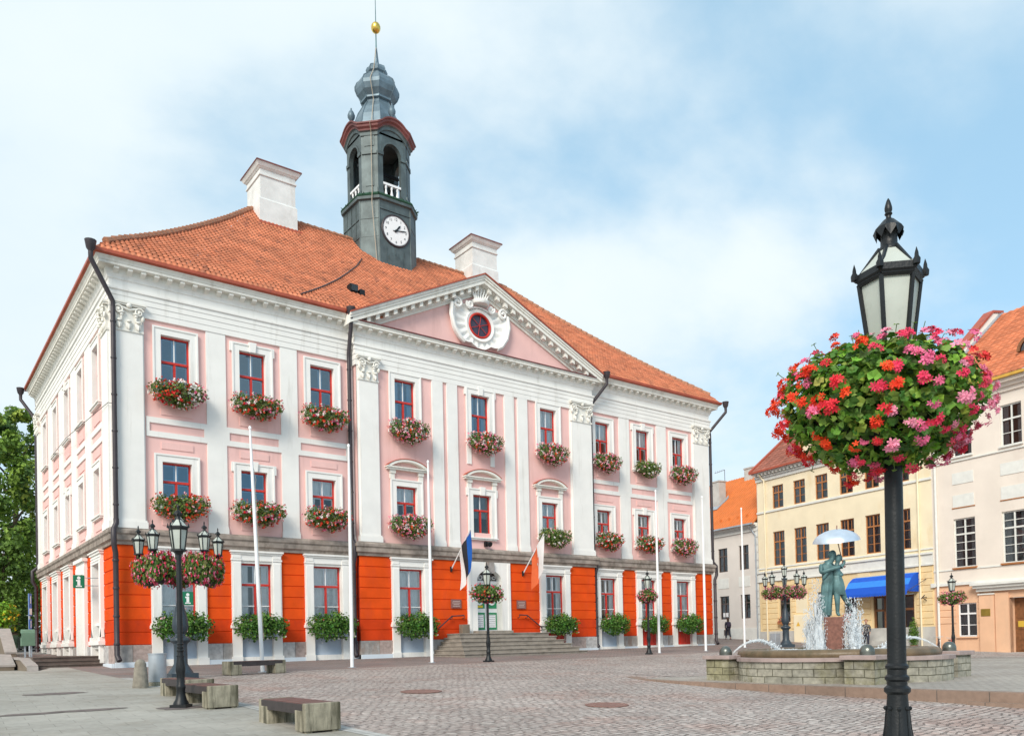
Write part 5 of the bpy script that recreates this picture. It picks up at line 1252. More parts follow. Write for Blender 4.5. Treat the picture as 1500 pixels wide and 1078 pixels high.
b0 = bench(); BG = 'low concrete and wood benches'
bl = [((4.80, 10.73, -1.205), 0, 'concrete ended wooden bench nearest the bottom edge, alone on the slabs'), ((4.72, 14.78, -1.075), .02, 'concrete ended wooden bench right behind a lamp post, front one of two touching benches'), ((4.86, 16.62, -1.01), .03, 'weathered bench touching the back of another bench behind the lamp post'), ((7.75, 24.0, -.79), -pi/2+.14, 'farthest bench standing crosswise before the hall windows')]
for i, (p, rz, lb) in enumerate(bl):
    o = b0 if i == 0 else copy_tree(b0); o.location = p; o.rotation_euler = (0, 0, rz); tag(o, lb, 'bench', BG)
mb = MB(); mb.lathe([(.19, -.1), (.185, .05), (.14, .50), (.13, .52), (.135, .56), (.11, .63), (.06, .68), (.001, .695)], 14); o = mb.build('bollard', mat('rough_stone_bollard', (.24, .215, .175), .9, .3, 9, .6, 40), smooth=60); o.location = (4.7, 20.82, -.89); tag(o, 'rough conical stone bollard left of the metal bin', 'bollard')
r = empty('litter_bin', (5.20, 21.3, -.87), 'grey cylindrical metal litter bin beside the stone bollard', 'litter bin')
mb = MB(); mb.lathe([(.20, .10), (.205, .12), (.205, .76), (.215, .77), (.215, .80), (.17, .80), (.17, .5)], 24, cap=False); mb.build('body', 'galv', r, local=True, smooth=40); mb = MB(); mb.lathe([(.22, -.1), (.22, .08), (.18, .10)], 20); mb.build('foot', 'concrete', r, local=True)
poles = [(9.2, 25.0, -.74, -.035), (12.5, 25.5, -.73, .004), (16.23, 26.37, -.69, 0), (28.61, 26.25, -.65, 0), (31.97, 26.27, -.63, 0.), (37.1, 27.8, -.56, 0)]
pw = ['slightly leaning white flagpole behind the farthest bench', 'white flagpole before the left downpipe of the central bay', 'white flagpole just left of the entrance steps', 'white flagpole beside the lamp with pink flowers', 'white flagpole at the right corner of the hall', 'white flagpole standing beyond the fountain, before the grey house']
for i, (x, y, z, ln) in enumerate(poles):
    if i == 0:
        p0 = empty('flagpole', (0, 0, 0)); mb = MB(); mb.lathe([(.062, -.1), (.062, 2.5), (.048, 6.2), (.032, 7.55), (.045, 7.56), (.045, 7.62), (.02, 7.66)], 14); mb.build('pole', 'flagpole', p0, local=True, smooth=40)
        mb = MB(); mb.tube([(.07, -.04, 1.1), (.065, -.03, 5.8), (.10, -.02, 6.0), (.05, 0, 6.35)], .006, 4); mb.box(.06, .09, -.05, .0, 1.05, 1.2); mb.build('halyard', 'wire', p0, local=True)
        mb = MB(); mb.lathe([(.14, -.06), (.14, .012)], 16); mb.build('base_plate', 'galv', p0, local=True); o = p0
    else: o = copy_tree(p0)
    o.location = (x, y, z); o.rotation_euler = (0, ln, .3*i); tag(o, pw[i], 'flagpole', 'white flagpoles in front of the hall')
p0.rotation_euler = (0, -.035, 0)
def cover(x, y, r_, lb):
    z = ground0(x, y); mb = MB(); mb.lathe([(r_, .003), (r_, .014), (r_-.04, .016), (r_-.05, .008), (.01, .009)], 28); o = mb.build('manhole_cover', mat('rusty_cover', (.24, .13, .105), .8, .3, 12, .6, 60)); o.location = (x, y, z+.004); o.rotation_euler = (.03, 0, 0); tag(o, lb, 'manhole cover', 'manhole covers')
cover(9.29, 15.57, .46, 'rusty round manhole cover left in the middle of the cobbles'); cover(10.46, 10.92, .40, 'rusty round manhole cover right in the front of the cobbles')
mb = MB()
for x, y, a, b in ((2.81, 20.18, .75, .3), (2.75, 16.02, .62, .2), (1.86, 15.95, .6, .17), (4.18, 15.45, .42, .36)):
    pts = []; r_ = random.Random(int(x*100))
    for k in range(18): t = 2*pi*k/18; q = r_.uniform(.75, 1.15); px, py = x+a*q*cos(t), y+b*q*sin(t); pts.append((px, py, ground0(px, py)+.006))
    mb.poly(pts)
o = mb.build('dirt_patches', mat('damp_dirt', (.16, .13, .12), .9, .3, 8, .3, 50)); tag(o, kind='structure')
# ---------------------------------------------------------------- left background: cabinet, sign, trees
r = empty('cabinet', (4.15, 36.2, -.5), 'dull green metal cabinet on two posts by the stair wall', 'cabinet'); mb = MB(); mb.box(3.92, 4.38, 36.0, 36.35, .28, .78); mb.lathe([(.175, 0), (.175, .46)], 14); b_ = len(mb.v)
for v in mb.v[-28:]: v.xyz = (TR(3.92, 36.175, .74) @ RY(pi/2)) @ v
mb.build('body', 'boxgreen', r, bevel=.01); [(lambda q: (q.box(x-.03, x+.03, 36.15, 36.2, -.7, .28), q.build('post', 'galv', r)))(MB()) for x in (4.05, 4.26)]
r = empty('traffic_sign', (4.42, 38., -.5), 'slim post with small blue and white parking signs behind the green cabinet', 'sign'); mb = MB(); mb.tube([(4.42, 38, -.7), (4.42, 38, 2.4)], .035, 8); mb.build('post', 'galv', r)
mb = MB(); mb.T = TR(4.42, 37.94, 0) @ RZ(1.05) @ TR(-4.42, -37.94, 0); mb.box(4.30, 4.54, 37.90, 37.92, 1.5, 2.4); mb.cur = 1; mb.box(4.32, 4.52, 37.885, 37.90, 1.55, 1.80); mb.box(4.39, 4.45, 37.885, 37.90, 2.0, 2.30); mb.cur = 0; mb.box(4.30, 4.54, 37.90, 37.92, .62, 1.36); mb.cur = 1; mb.box(4.32, 4.52, 37.885, 37.90, .65, .83); mb.box(4.40, 4.46, 37.885, 37.90, 1.02, 1.3); mb.build('sign_plates', ['signblue', 'signwhite'], r)
TREEG = [(.13, .235, .036), (.19, .32, .05), (.26, .40, .06), (.08, .155, .03), (.32, .41, .065)]
YEL = [(.34, .36, .04), (.26, .33, .05), (.45, .42, .05), (.16, .24, .04)]
def tree(x, y, z, h, cr, label, green, seed, n=5200, leaf=.34, conic=.4):
    r = random.Random(seed); root = empty('tree', (x, y, z), label, 'tree', 'trees behind the hall'); mb = MB(); th = h*.32
    mb.tube([(0,0,-1), (.05,.03,th*.5), (-.05,.02,th), (.02,0,h*.62), (0,0,h*.93)], h*.024, 9, taper=h*.004)
    cl = []
    for k in range(46):
        t = k/45; zz = h*(.16+.80*t); rad = cr*(1-t**1.6*(.55+conic*.4))*r.uniform(.5, 1.0); a = k*2.4 + r.uniform(-.4, .4); p = V((cos(a)*rad, sin(a)*rad, zz)); cl.append((p, cr*r.uniform(.24, .40)*(1-.45*t)))
        if k % 3 == 0: mb.tube([(0, 0, zz*.86), (p.x*.5, p.y*.5, zz*.94), tuple(p)], h*.007, 5, taper=h*.002)
    cl.append((V((0, 0, h*.95)), cr*.16)); mb.build('trunk', 'bark', root, local=True, smooth=60); fo = MB()
    for _ in range(n):
        c, s = r.choice(cl); d = rnd_dir(r); p = c + V((d.x*s, d.y*s, d.z*s*.8))*r.random()**.45
        base = green[int((noise.noise(p*.5+V((seed,)*3))*.9+.5)*len(green)) % len(green)]; f = r.uniform(.75, 1.25)
        add_leaf(fo, p, (d + rnd_dir(r)*.8 + V((0,0,.4))).normalized(), leaf*r.uniform(.6, 1.3), r, tuple(q*f for q in base))
    fo.build('crown', 'leaf', root, local=True); return root
tree(5.2, 66, 0.6, 16.4, 4.6, 'tall dark leafy tree beside the rear corner of the hall', TREEG, 1, 13000, .30)
tree(-.2, 62, .6, 14.6, 4.4, 'broad green tree at the far left edge behind the stair walls', TREEG, 2, 12000, .30)
tree(2.2, 57, 1.2, 9.8, 2.7, 'smaller yellowing tree in front of the dark trees', YEL, 3, 6500, .24)
tree(7.8, 74, 1, 18.6, 4.8, 'tall tree peeking out behind the hall wall', TREEG, 4, 7000, .34)
tree(-5.0, 70, 2, 18.5, 5.2, 'large shaded tree beyond the left frame edge', TREEG, 5, 7000, .36)
tree(5.0, 53.5, .3, 6.0, 2.3, 'low dark tree growing behind the green cabinet', TREEG[:1]+TREEG[3:4], 6, 5000, .22)
tree(1.4, 50, .6, 4.5, 2.4, 'low dark tree growing above the left stair wall', TREEG[:1]+TREEG[3:4], 7, 4500, .22)
fo, fl = bush(91, 1500, 60, [(0, 0, .2, .9, .6, .5), (.3, .1, .7, .6, .5, .5)], .13, .12, mixpal((.75, .55, .04), (.6, .5, .03)), [(.20, .42, .03), (.28, .5, .04), (.15, .30, .03)])
r = empty('shrub', (4.0, 46.2, 1.35), 'bright lime shrub with yellow flowers between the stair walls and hall', 'shrub'); fo.build('foliage', 'leaf', r, local=True); fl.build('blossoms', 'petal', r, local=True)
mb = MB(); N = 26
for i in range(N):
    for j in range(10):
        f = lambda i, j: (-60 + 70*i/N, 52 + 8*j, .0 + 7*(j/9)**1.3 + .4*noise.noise(V((i*.4, j*.5, 1))))
        mb.poly([f(i, j), f(i+1, j), f(i+1, j+1), f(i, j+1)])
o = mb.build('hill', mat('hill_grass', (.05, .085, .025), .95, .4, .8, .4, 8), smooth=90); tag(o, kind='structure')
# parked car partly hidden behind the corner
r = empty('parked_car', (6.75, 54.2, -.02), 'dark parked car half hidden between the green cabinet and the hall corner', 'car')
mb = MB(); prof = [(-2.1, .3), (-2.15, .62), (-1.9, .80), (-1.2, .90), (-.55, 1.36), (.9, 1.40), (1.7, .98), (2.1, .90), (2.15, .4), (2.0, .28)]
mb.prism([(-.85, y, z) for y, z in prof], (1.7, 0, 0)); mb.build('body', mat('dark_car_paint', (.02, .022, .026), .25, .1), r, local=True, bevel=.05)
mb = MB(); mb.poly([(-.72, -1.14, .94), (.72, -1.14, .94), (.64, -.60, 1.31), (-.64, -.60, 1.31)]); [v.__setattr__('y', v.y-.03) for v in mb.v]; mb.build('windscreen', 'glassdark', r, local=True)
for sx in (-.86, .72):
    for y in (-1.35, 1.35): mb = MB(TR(sx, y, .32) @ RY(pi/2)); mb.lathe([(.31, 0), (.33, .03), (.33, .12), (.31, .15)], 18); mb.build('wheel', 'pipe', r, local=True)
for sx in (-.7, .4): mb = MB(); mb.box(sx, sx+.3, -2.165, -2.1, .6, .74); mb.build('headlight', 'signwhite', r, local=True, bevel=.01)
mb = MB(); mb.box(-.26, .26, -2.18, -2.14, .38, .5); mb.build('number_plate', 'signwhite', r, local=True)
# ---------------------------------------------------------------- fountain
FX, FY, FZ = 18.45, 11.15, PLAT
M['wallstone'] = paving('mossy_wall_blocks', (.43, .405, .33), (.33, .315, .26), (.17, .16, .11), .46, .17, .012, bump=.8, big=.5, rnd=(.6, 1.2), warp=.05, tint=(.58, .56, .34))
def wallmat_vertical():
    """the block pattern runs round the wall: u along the wall, v up"""
    m = M['wallstone']; nt = m.node_tree; L = nt.links
    uv = _n(nt, 'ShaderNodeUVMap'); uv.uv_map = 'uv'
    for n in nt.nodes:
        if n.type == 'MAPPING' and n.inputs['Vector'].links and n.inputs['Location'].default_value[0] == 0: L.new(uv.outputs[0], n.inputs['Vector'])
wallmat_vertical()
FOUNT = empty('fountain', (FX, FY, FZ), 'low mossy stone fountain with round basin, bronze corner balls and red granite pedestal', 'fountain')
def fp(name, mb, m, **k): return mb.build(name, m, FOUNT, local=True, **k)
R0 = 1.86; piers = [(-R0, -R0), (R0, -R0), (R0, R0), (-R0, R0)]
outline = []
for k in range(4):
    a, b = V((*piers[k], 0)), V((*piers[(k+1) % 4], 0)); mid = (a+b)/2; n = V(((b-a).y, -(b-a).x, 0)).normalized()
    for j in range(13):
        u = .10 + .80*j/12; outline.append(a.lerp(b, u) + n*(.78*sin(pi*(u-.1)/.8)**.75 if 0 < j < 12 else .0))
def curve_wall(pts, th, z0, z1, closed=True, name='x', m='wallstone', uv=True):
    mb = MB(); n = len(pts); us = [0]
    for i in range(n): us.append(us[-1] + (pts[(i+1) % n]-pts[i]).length)
    inn = []
    for i in range(n):
        t = (pts[(i+1) % n] - pts[i-1]).normalized(); nn = V((-t.y, t.x, 0)); inn.append(pts[i] + nn*th)
    U = []
    for i in range(n):
        j = (i+1) % n; o0, o1, i0, i1 = pts[i], pts[j], inn[i], inn[j]; Z = lambda p, z: (p.x, p.y, z)
        mb.poly([Z(o0, z0), Z(o1, z0), Z(o1, z1), Z(o0, z1)]); U += [(us[i], z0), (us[i+1], z0), (us[i+1], z1), (us[i], z1)]
        mb.poly([Z(i1, z0), Z(i0, z0), Z(i0, z1), Z(i1, z1)]); U += [(us[i], z0)]*4
        mb.poly([Z(o0, z1), Z(o1, z1), Z(i1, z1), Z(i0, z1)]); U += [(us[i], z1)]*4
        mb.poly([Z(o0, z0), Z(i0, z0), Z(i1, z0), Z(o1, z0)]); U += [(us[i], z0)]*4
    o = fp(name, mb, m)
    if uv:
        lay = o.data.uv_layers.new(name='uv'); lay.data.foreach_set('uv', [c for q in U for c in q])
    return o
curve_wall(outline, .30, -.10, .475, name='basin_wall')
big = [p * 1.0 + (p.normalized()*.05) for p in outline]; curve_wall(big, .40, .476, .56, name='wall_cap', m='stone', uv=False)
for k, (x, y) in enumerate(piers):
    mb = MB(); mb.box(x-.34, x+.34, y-.34, y+.34, -.10, .52); o = fp('pier', mb, 'wallstone'); lay = o.data.uv_layers.new(name='uv')
    uvd = []
    for p in o.data.polygons:
        for li in p.loop_indices: c = o.data.vertices[o.data.loops[li].vertex_index].co; uvd += [c.x+c.y, c.z]
    lay.data.foreach_set('uv', uvd)
    mb = MB(); mb.box(x-.41, x+.41, y-.41, y+.41, .521, .615); q = mb.build('pier_cap', 'stone', o, local=True, bevel=.012)
    mb = MB(); mb.lathe([(.155, .615), (.155, .69)], 20, x, y, 0, cap=False); mb.ball((x, y, .69), .155, 20, 8, 1.0, half=True); q = mb.build('ball', 'ball', o, local=True, smooth=60)
mb = MB(); mb.lathe([(2.05, .0), (2.12, .30), (2.22, .46), (2.30, .54), (2.33, .62), (2.30, .70), (2.20, .74), (2.08, .74), (2.02, .68), (2.0, .5)], 64, cap=False); fp('inner_basin', mb, mat('wet_brown_stone', (.15, .105, .06), .4, .35, 3, .3, 30, stain=(2, .5, .7, (.07, .06, .03), .6)), smooth=50)
mb = MB(); N = 40
for k in range(N):
    for a, b in ((0.01, .7), (.7, 1.4), (1.4, 2.02)):
        t0, t1 = 2*pi*k/N, 2*pi*(k+1)/N; f = lambda r_, t: (r_*cos(t), r_*sin(t), .69+.02*noise.noise(V((r_*cos(t)*3, r_*sin(t)*3, 0))))
        mb.poly([f(a, t0), f(b, t0), f(b, t1), f(a, t1)])
fp('water_surface', mb, 'water', smooth=90)
mb = MB(); mb.lathe([(.01, .60), (2.04, .60)], 40, cap=False); fp('basin_floor', mb, mat('basin_floor_stone', (.25, .27, .25), .7, .2))
mb = MB(); mb.frustum(0, 0, .58, 1.50, .19, .19, .235, .235); T = RZ(radians(28)); mb.v = [T @ v for v in mb.v]; fp('pedestal', mb, 'redgranite', bevel=.02)
# foam and jets
rj = random.Random(9)
def spray(mb, cx, cy, z0, h, w, n, lean=(0, 0)):
    for _ in range(7):   # ragged translucent plumes of different heights
        a = rj.uniform(0, 2*pi); q = w*rj.uniform(.1, .8); hh = h*rj.uniform(.45, 1.0)*(1-.25*q/w); pth = []
        for k in range(9):
            t = k/8; pth.append((cx + q*cos(a)*(.55+.45*t) + lean[0]*t + rj.uniform(-.02, .02), cy + q*sin(a)*(.55+.45*t) + lean[1]*t + rj.uniform(-.02, .02), z0 + hh*t))
        b0 = len(mb.v); mb.tube(pth, w*rj.uniform(.24, .42), 8, cap=False, taper=.012)
        for v in mb.v[b0:]: v += V((rj.gauss(0, .016), rj.gauss(0, .016), rj.gauss(0, .03)))
    for _ in range(n):   # droplets thrown off
        t = rj.random()**.9; rad = w*(.5+.8*rj.random())*(1-.35*t); a = rj.uniform(0, 2*pi); s = rj.uniform(.004, .013)
        mb.lathe([(s*.2, -s*2.2), (s, -s*.3), (s*.7, s*.9), (s*.1, s*2.4)], 4, cx + rad*cos(a) + lean[0]*t, cy + rad*sin(a) + lean[1]*t, z0 + h*1.05*t)
RT = V((.796, -.605, 0)); FW = V((.605, .796, 0))
for lat, dep, h, w in ((-.52, -.25, 1.15, .17), (-.64, -.05, .85, .13), (.20, -.55, .75, .16), (.34, -.35, 1.05, .20), (.46, -.1, .62, .15), (-.2, .75, 1.5, .14), (.1, .8, 1.35, .14)):
    p = RT*lat + FW*dep; mb = MB(); spray(mb, p.x, p.y, .68, h*1.15, w*1.25, 520, (rj.uniform(-.05, .05), rj.uniform(-.05, .05))); fp('water_jet', mb, 'foam', smooth=180)
mb = MB()
for _ in range(420):
    a = rj.uniform(0, 2*pi); rr = rj.uniform(.35, 1.85); s = rj.uniform(.02, .06); mb.lathe([(s, -.01), (s*.7, s*.35), (.002, s*.5)], 6, rr*cos(a), rr*sin(a), .70, cap=False)
fp('foam', mb, 'foam', smooth=180)
for x, y in (piers[3], piers[1]):   # arching side jets from the corner balls
    mb = MB(); d = V((-x, -y, 0)).normalized(); pth = []
    d = (RT*(1 if x < 0 else -1) + FW*.25).normalized()
    for j in range(15): t = j/14; q = V((x, y, 0)) + d*(.2 + 1.35*t); pth.append((q.x, q.y, .66 + 1.05*t*(1-t)*1.15 + .10*t*0))
    mb.tube(pth, .022, 6, taper=.05)
    for _ in range(240):
        t = .35+.65*rj.random(); q = V((x, y, 0)) + d*(.2 + 1.35*t); s = rj.uniform(.01, .03); mb.lathe([(.002, -s), (s, 0), (.002, s)], 5, q.x+rj.gauss(0, .05*t), q.y+rj.gauss(0, .05*t), .66 + 1.2*t*(1-t) + rj.gauss(0, .035*t), cap=False)
    fp('water_jet', mb, 'foam', smooth=180)
mb = MB(); mb.box(-.06, .06, -.013, 0, -.09, .09); mb.T = None
p = outline[13+9]; o = mb.build('wall_plate', 'ball', FOUNT, local=True); o.location = (p.x, p.y-.02, .22)
# ---------------------------------------------------------------- bronze couple under the umbrella
ST = empty('statue', (FX, FY, FZ+1.50), 'patinated bronze statue of an embracing couple under an umbrella on the fountain pedestal', 'statue')
def P3(lat, dep, z): p = RT*lat + FW*dep; return (p.x, p.y, z)
def body(spec, edges, sub=2): return skin_mesh('figure', [(*P3(a, b, c), r) for a, b, c, r in spec], edges, sub)
# man: back turned to the viewer, stands left, arms round the woman
man = [(-.13, .02, .92, .135), (-.14, .0, 1.10, .15), (-.15, -.02, 1.30, .185), (-.12, .0, 1.46, .125), (-.06, .02, 1.53, .068), (.0, .03, 1.59, .078), (.02, .04, 1.67, .10), (.01, .05, 1.75, .086),
       (-.33, -.02, 1.42, .085), (-.36, -.10, 1.20, .072), (-.20, -.20, 1.27, .062), (.02, -.22, 1.33, .052), (.11, -.20, 1.35, .04),      # left arm bent across her back
       (.0, .13, 1.43, .085), (.17, .16, 1.28, .065), (.20, -.06, 1.14, .055), (.12, -.16, 1.13, .045),                                 # right arm
       (-.21, .0, .84, .105), (-.24, .02, .48, .082), (-.27, .06, .10, .058), (-.30, -.08, .035, .045),
       (-.06, .05, .84, .105), (-.10, .08, .48, .082), (-.14, .10, .10, .058), (-.15, -.04, .035, .045)]
me_ = [(0,1),(1,2),(2,3),(3,4),(4,5),(5,6),(6,7),(2,8),(8,9),(9,10),(10,11),(11,12),(2,13),(13,14),(14,15),(15,16),(0,17),(17,18),(18,19),(19,20),(0,21),(21,22),(22,23),(23,24)]
o = place_mesh('man_figure', body(man, me_), (0,0,0), 0, None); o.parent = ST; o.data.materials.append(M['bronze'])
wom = [(.10, -.06, .88, .125), (.08, -.05, 1.06, .098), (.05, -.05, 1.24, .115), (.07, -.03, 1.40, .085), (.11, .0, 1.46, .055), (.12, -.02, 1.51, .065), (.125, -.03, 1.57, .082), (.135, -.02, 1.64, .072),
       (-.06, -.14, 1.36, .062), (-.22, -.16, 1.22, .05), (-.28, -.10, 1.08, .042), (-.30, -.02, 1.02, .034),
       (.19, .0, 1.36, .06), (.27, .02, 1.42, .048), (.31, .02, 1.50, .04), (.30, .0, 1.55, .034),
       (.05, -.05, .78, .11), (.06, -.07, .44, .075), (.06, -.06, .09, .05), (.07, -.16, .035, .04),
       (.17, -.04, .78, .11), (.27, .0, .52, .075), (.44, .06, .30, .056), (.52, .05, .16, .04)]
we_ = [(0,1),(1,2),(2,3),(3,4),(4,5),(5,6),(6,7),(2,8),(8,9),(9,10),(10,11),(2,12),(12,13),(13,14),(14,15),(0,16),(16,17),(17,18),(18,19),(0,20),(20,21),(21,22),(22,23)]
o = place_mesh('woman_figure', body(wom, we_), (0,0,0), 0, None); o.parent = ST; o.data.materials.append(M['bronze'])
# wet clothes: her dress and his trouser legs as folded shells
mb = MB(); N = 28
def shell(mb, levels, fold, seed):
    rows = []
    for (lat, dep, z, rl, rd) in levels:
        rows.append([mb.vert(V(P3(lat + (rl+fold*sin(k*2*pi/N*7+seed))*cos(2*pi*k/N), dep + (rd+fold*sin(k*2*pi/N*7+seed))*sin(2*pi*k/N), z))) for k in range(N)])
    for a, b in zip(rows, rows[1:]):
        for k in range(N): mb.face([a[k], a[(k+1) % N], b[(k+1) % N], b[k]])
shell(mb, [(.07, -.05, 1.12, .115, .105), (.09, -.055, .95, .15, .135), (.11, -.05, .80, .165, .14), (.12, -.04, .66, .155, .13), (.13, -.03, .60, .15, .125)], .008, 0)
o = mb.build('dress', 'bronze', ST, local=True, smooth=180)
mb = MB(); shell(mb, [(-.13, .02, 1.05, .135, .11), (-.15, .03, .85, .155, .13), (-.18, .04, .55, .15, .13), (-.21, .05, .25, .155, .135), (-.23, .05, .05, .16, .14)], .014, 2); o = mb.build('trousers', 'bronze', ST, local=True, smooth=180)
for nm, c, s in (('hair', (.005, .06, 1.71), .108), ('hair', (.15, .0, 1.60), .098)):
    mb = MB(); mb.ball((0, 0, 0), s, 14, 10, 1.1); mb.T = None
    for v in mb.v: v.xyz = V(P3(*c)) + v + V((0, 0, .012*sin(v.x*60)))
    mb.build(nm, 'bronze', ST, local=True, smooth=80)
mb = MB(); prof = [(.62, 2.06), (.60, 2.12), (.53, 2.21), (.42, 2.29), (.28, 2.35), (.13, 2.385), (.01, 2.395)]; rings = []
n8 = 48; c0 = P3(.10, 0, 0)
for r_, z in prof: rings.append([mb.vert((c0[0] + r_*(1-.035*abs(sin(4*2*pi*k/n8))*(r_/.62))*cos(2*pi*k/n8), c0[1] + r_*(1-.035*abs(sin(4*2*pi*k/n8))*(r_/.62))*sin(2*pi*k/n8), z - .02*(r_/.62)**3*(1-abs(sin(4*2*pi*k/n8)))*0)) for k in range(n8)])
for a, b in zip(rings, rings[1:]):
    for k in range(n8): mb.face([a[k], a[(k+1) % n8], b[(k+1) % n8], b[k]])
Tt = TR(c0[0], c0[1], 2.2) @ Matrix.Rotation(radians(-6), 4, V((FW.x, FW.y, 0))) @ Matrix.Rotation(radians(9), 4, V((RT.x, RT.y, 0))) @ TR(-c0[0], -c0[1], -2.2); mb.v = [Tt @ v for v in mb.v]
UMB = mb.build('umbrella', 'silver', ST, local=True, smooth=60)
mb = MB(); mb.tube([P3(.13, 0, 2.50), P3(.11, 0, 2.2), P3(.20, 0, 1.75), P3(.27, 0, 1.42)], .013, 8); mb.tube([P3(.27, 0, 1.43), P3(.28, 0, 1.36), P3(.31, 0, 1.35), P3(.32, 0, 1.39)], .018, 6); mb.build('handle', 'brown', UMB, local=True)
ST.scale = (.92, .92, .90)
# ---------------------------------------------------------------- houses on the right
TH = TR(53.6, 29.5, 0) @ RZ(radians(-100)); RZH = radians(-100)
M['yellow'] = mat('cream_yellow_plaster', (.82, .72, .52), .85, .08, .8, .15, 50, stain=(.7, .55, .8, (.70, .53, .30), .4)); M['yellowlow'] = mat('ochre_plaster', (.78, .60, .34), .85, .08, .9, .15, 50, stain=(.9, .55, .8, (.66, .45, .20), .4))
M['cream'] = mat('pale_cream_plaster', (.76, .68, .60), .85, .06, .8, .15, 50, stain=(.7, .58, .8, (.66, .57, .50), .4)); M['peach'] = mat('peach_plaster', (.76, .47, .30), .85, .08, .9, .2, 50, stain=(.8, .55, .75, (.66, .42, .28), .4))
M['greyhouse'] = mat('pale_grey_plaster', (.70, .65, .60), .85, .06, .8, .15, 50); M['wood2'] = mat('orange_brown_frame', (.42, .17, .06), .5, .2, 5); M['darkframe'] = mat('dark_brown_frame', (.10, .07, .06), .5, .2); M['offwhite'] = mat('off_white_paint', (.72, .72, .68), .6, .08)
M['awn1'] = mat('deep_blue_awning', (.008, .09, .55), .7, .08); M['awn2'] = mat('bright_blue_awning', (.03, .22, .72), .7, .08); M['metaltile'] = mat('orange_sheet_roof', (.62, .17, .035), .6, .12, 1.5); M['browntile'] = mat('brown_red_tile', (.27, .10, .07), .8, .25, 1.5, attr=True); M['greytrim'] = mat('grey_socle', (.50, .49, .46), .9, .2, 1.5)
def hwin_mesh(w, h, tr, nb, fm, split=1, white=False):
    mb = MB(); y0, y1 = .10, .17; f = .075
    mb.box(-w/2, -w/2+f, y0, y1, 0, h); mb.box(w/2-f, w/2, y0, y1, 0, h); mb.box(-w/2+f, w/2-f, y0, y1, 0, f); mb.box(-w/2+f, w/2-f, y0, y1, h-f, h)
    mb.box(-w/2+f, w/2-f, y0-.02, y1, tr-.05, tr+.05); mb.box(-.04, .04, y0-.01, y1, f, h-f)
    for b in nb: mb.box(-w/2+f, -.04, y0+.02, y1-.01, b-.018, b+.018); mb.box(.04, w/2-f, y0+.02, y1-.01, b-.018, b+.018)
    if split:
        for s in (-1, 1): mb.box(s*w/4-.016, s*w/4+.016, y0+.02, y1-.01, f if split == 2 else tr+.05, h-f)
    return mb
def house(nm, loc, label): r = empty(nm, loc, label, 'house'); return r
def hpart(r, name, mb, m, **k): return mb.build(name, m, r, **k)
def hwindow(r, x, z, w, h, tr, nb, fm, cur, split=1, glass='glassdark', sill=None, ml=None):
    p = TH @ V((x, 0, z)); key = ('hw', w, h, tr, tuple(nb), fm, split)
    o = place_mesh('window', mk(key, lambda: hwin_mesh(w, h, tr, nb, fm, split), 'window', fm), p, RZH, r)
    def sub(n, me): c = bpy.data.objects.new(n, me); COL.objects.link(c); c.parent = o
    sub('pane', mk(('hp', w, h, glass), lambda: win_pane(w, h, .10), 'pane', glass))
    if cur: sub('curtain', mk(('hc', w, h, cur), lambda: curtain(w, h, cur, 1), 'curtain', 'curtain' if cur != 'yellow' else 'curtain', smooth=80))
    sub('room', mk(('hr', w, h), lambda: room_box(w, h), 'room', 'room'))
    if sill:
        sub('sill', mk(('hs', w, sill), lambda: (lambda m_: (m_.box(-w/2-.08, w/2+.08, -.12, .1, -.09, 0), m_)[1])(MB()), 'sill', sill))
    return o
def simple_tiles(mb, x0, x1, y0, z0, y1, z1, n, cols, seed, tile=.5):
    r = random.Random(seed); nt = int((x1-x0)/tile)
    for k in range(n):
        a, b = k/n, (k+1)/n
        for j in range(nt):
            f = r.uniform(.8, 1.15); mb.col = tuple(c*f for c in cols); xa, xb = x0+(x1-x0)*j/nt, x0+(x1-x0)*(j+1)/nt; P = lambda x, s, e: (x, y0+(y1-y0)*s, z0+(z1-z0)*s+e)
            xm = (xa+xb)/2
            mb.poly([P(xa, a, .05), P(xm, a, .11), P(xm, b, .06), P(xa, b, 0)]); mb.poly([P(xm, a, .11), P(xb, a, .05), P(xb, b, 0), P(xm, b, .06)])
            mb.poly([P(xa, a, 0), P(xm, a, .03), P(xm, a, .11), P(xa, a, .05)]); mb.poly([P(xm, a, .03), P(xb, a, 0), P(xb, a, .05), P(xm, a, .11)])
BZ = -1.6
# grey house
GH_ = house('grey_house', TH @ V((-15, 5, 0)), 'pale grey two storey house with bright orange roof between the hall and yellow house')
gw = [(-14.82, 5.55, 7.55), (-12.32, 5.55, 7.55), (-17.3, 5.55, 7.55), (-14.74, 1.55, 3.5), (-12.27, 1.55, 3.5), (-17.2, 1.55, 3.5)]
mb = MB(TH); mb.panel(-24, -10.66, BZ, 8.6, [(x-.56, x+.56, a, b) for x, a, b in gw], depth=.3); mb.poly([(-24, 0, BZ), (-24, 9, BZ), (-24, 9, 9.3), (-24, 0, 9.3)]); hpart(GH_, 'wall', mb, 'greyhouse')
for x, a, b in gw: hwindow(GH_, x, a, 1.12, b-a, (b-a)*.66, [.55], 'darkframe', 'sides', 0)
mb = MB(TH); [mb.box(x-.65, x+.65, -.03, .01, 4.15, 5.0) for x in (-14.8, -12.3, -17.3)]; mb.box(-24, -10.68, -.06, .02, BZ, .75); mb.box(-14.9, -14.1, -.08, .0, .15, .72); hpart(GH_, 'white_panels', mb, 'offwhite')
mb = MB(TH); mb.box(-14.8, -14.2, -.09, -.07, .2, .66); hpart(GH_, 'cellar_window', mb, 'darkframe')
for x in (-14.9, -14.55): mb = MB(TH); mb.box(x-.14, x+.14, .09, .105, 1.75, 2.1); hpart(GH_, 'window_poster', mb, 'signwhite')
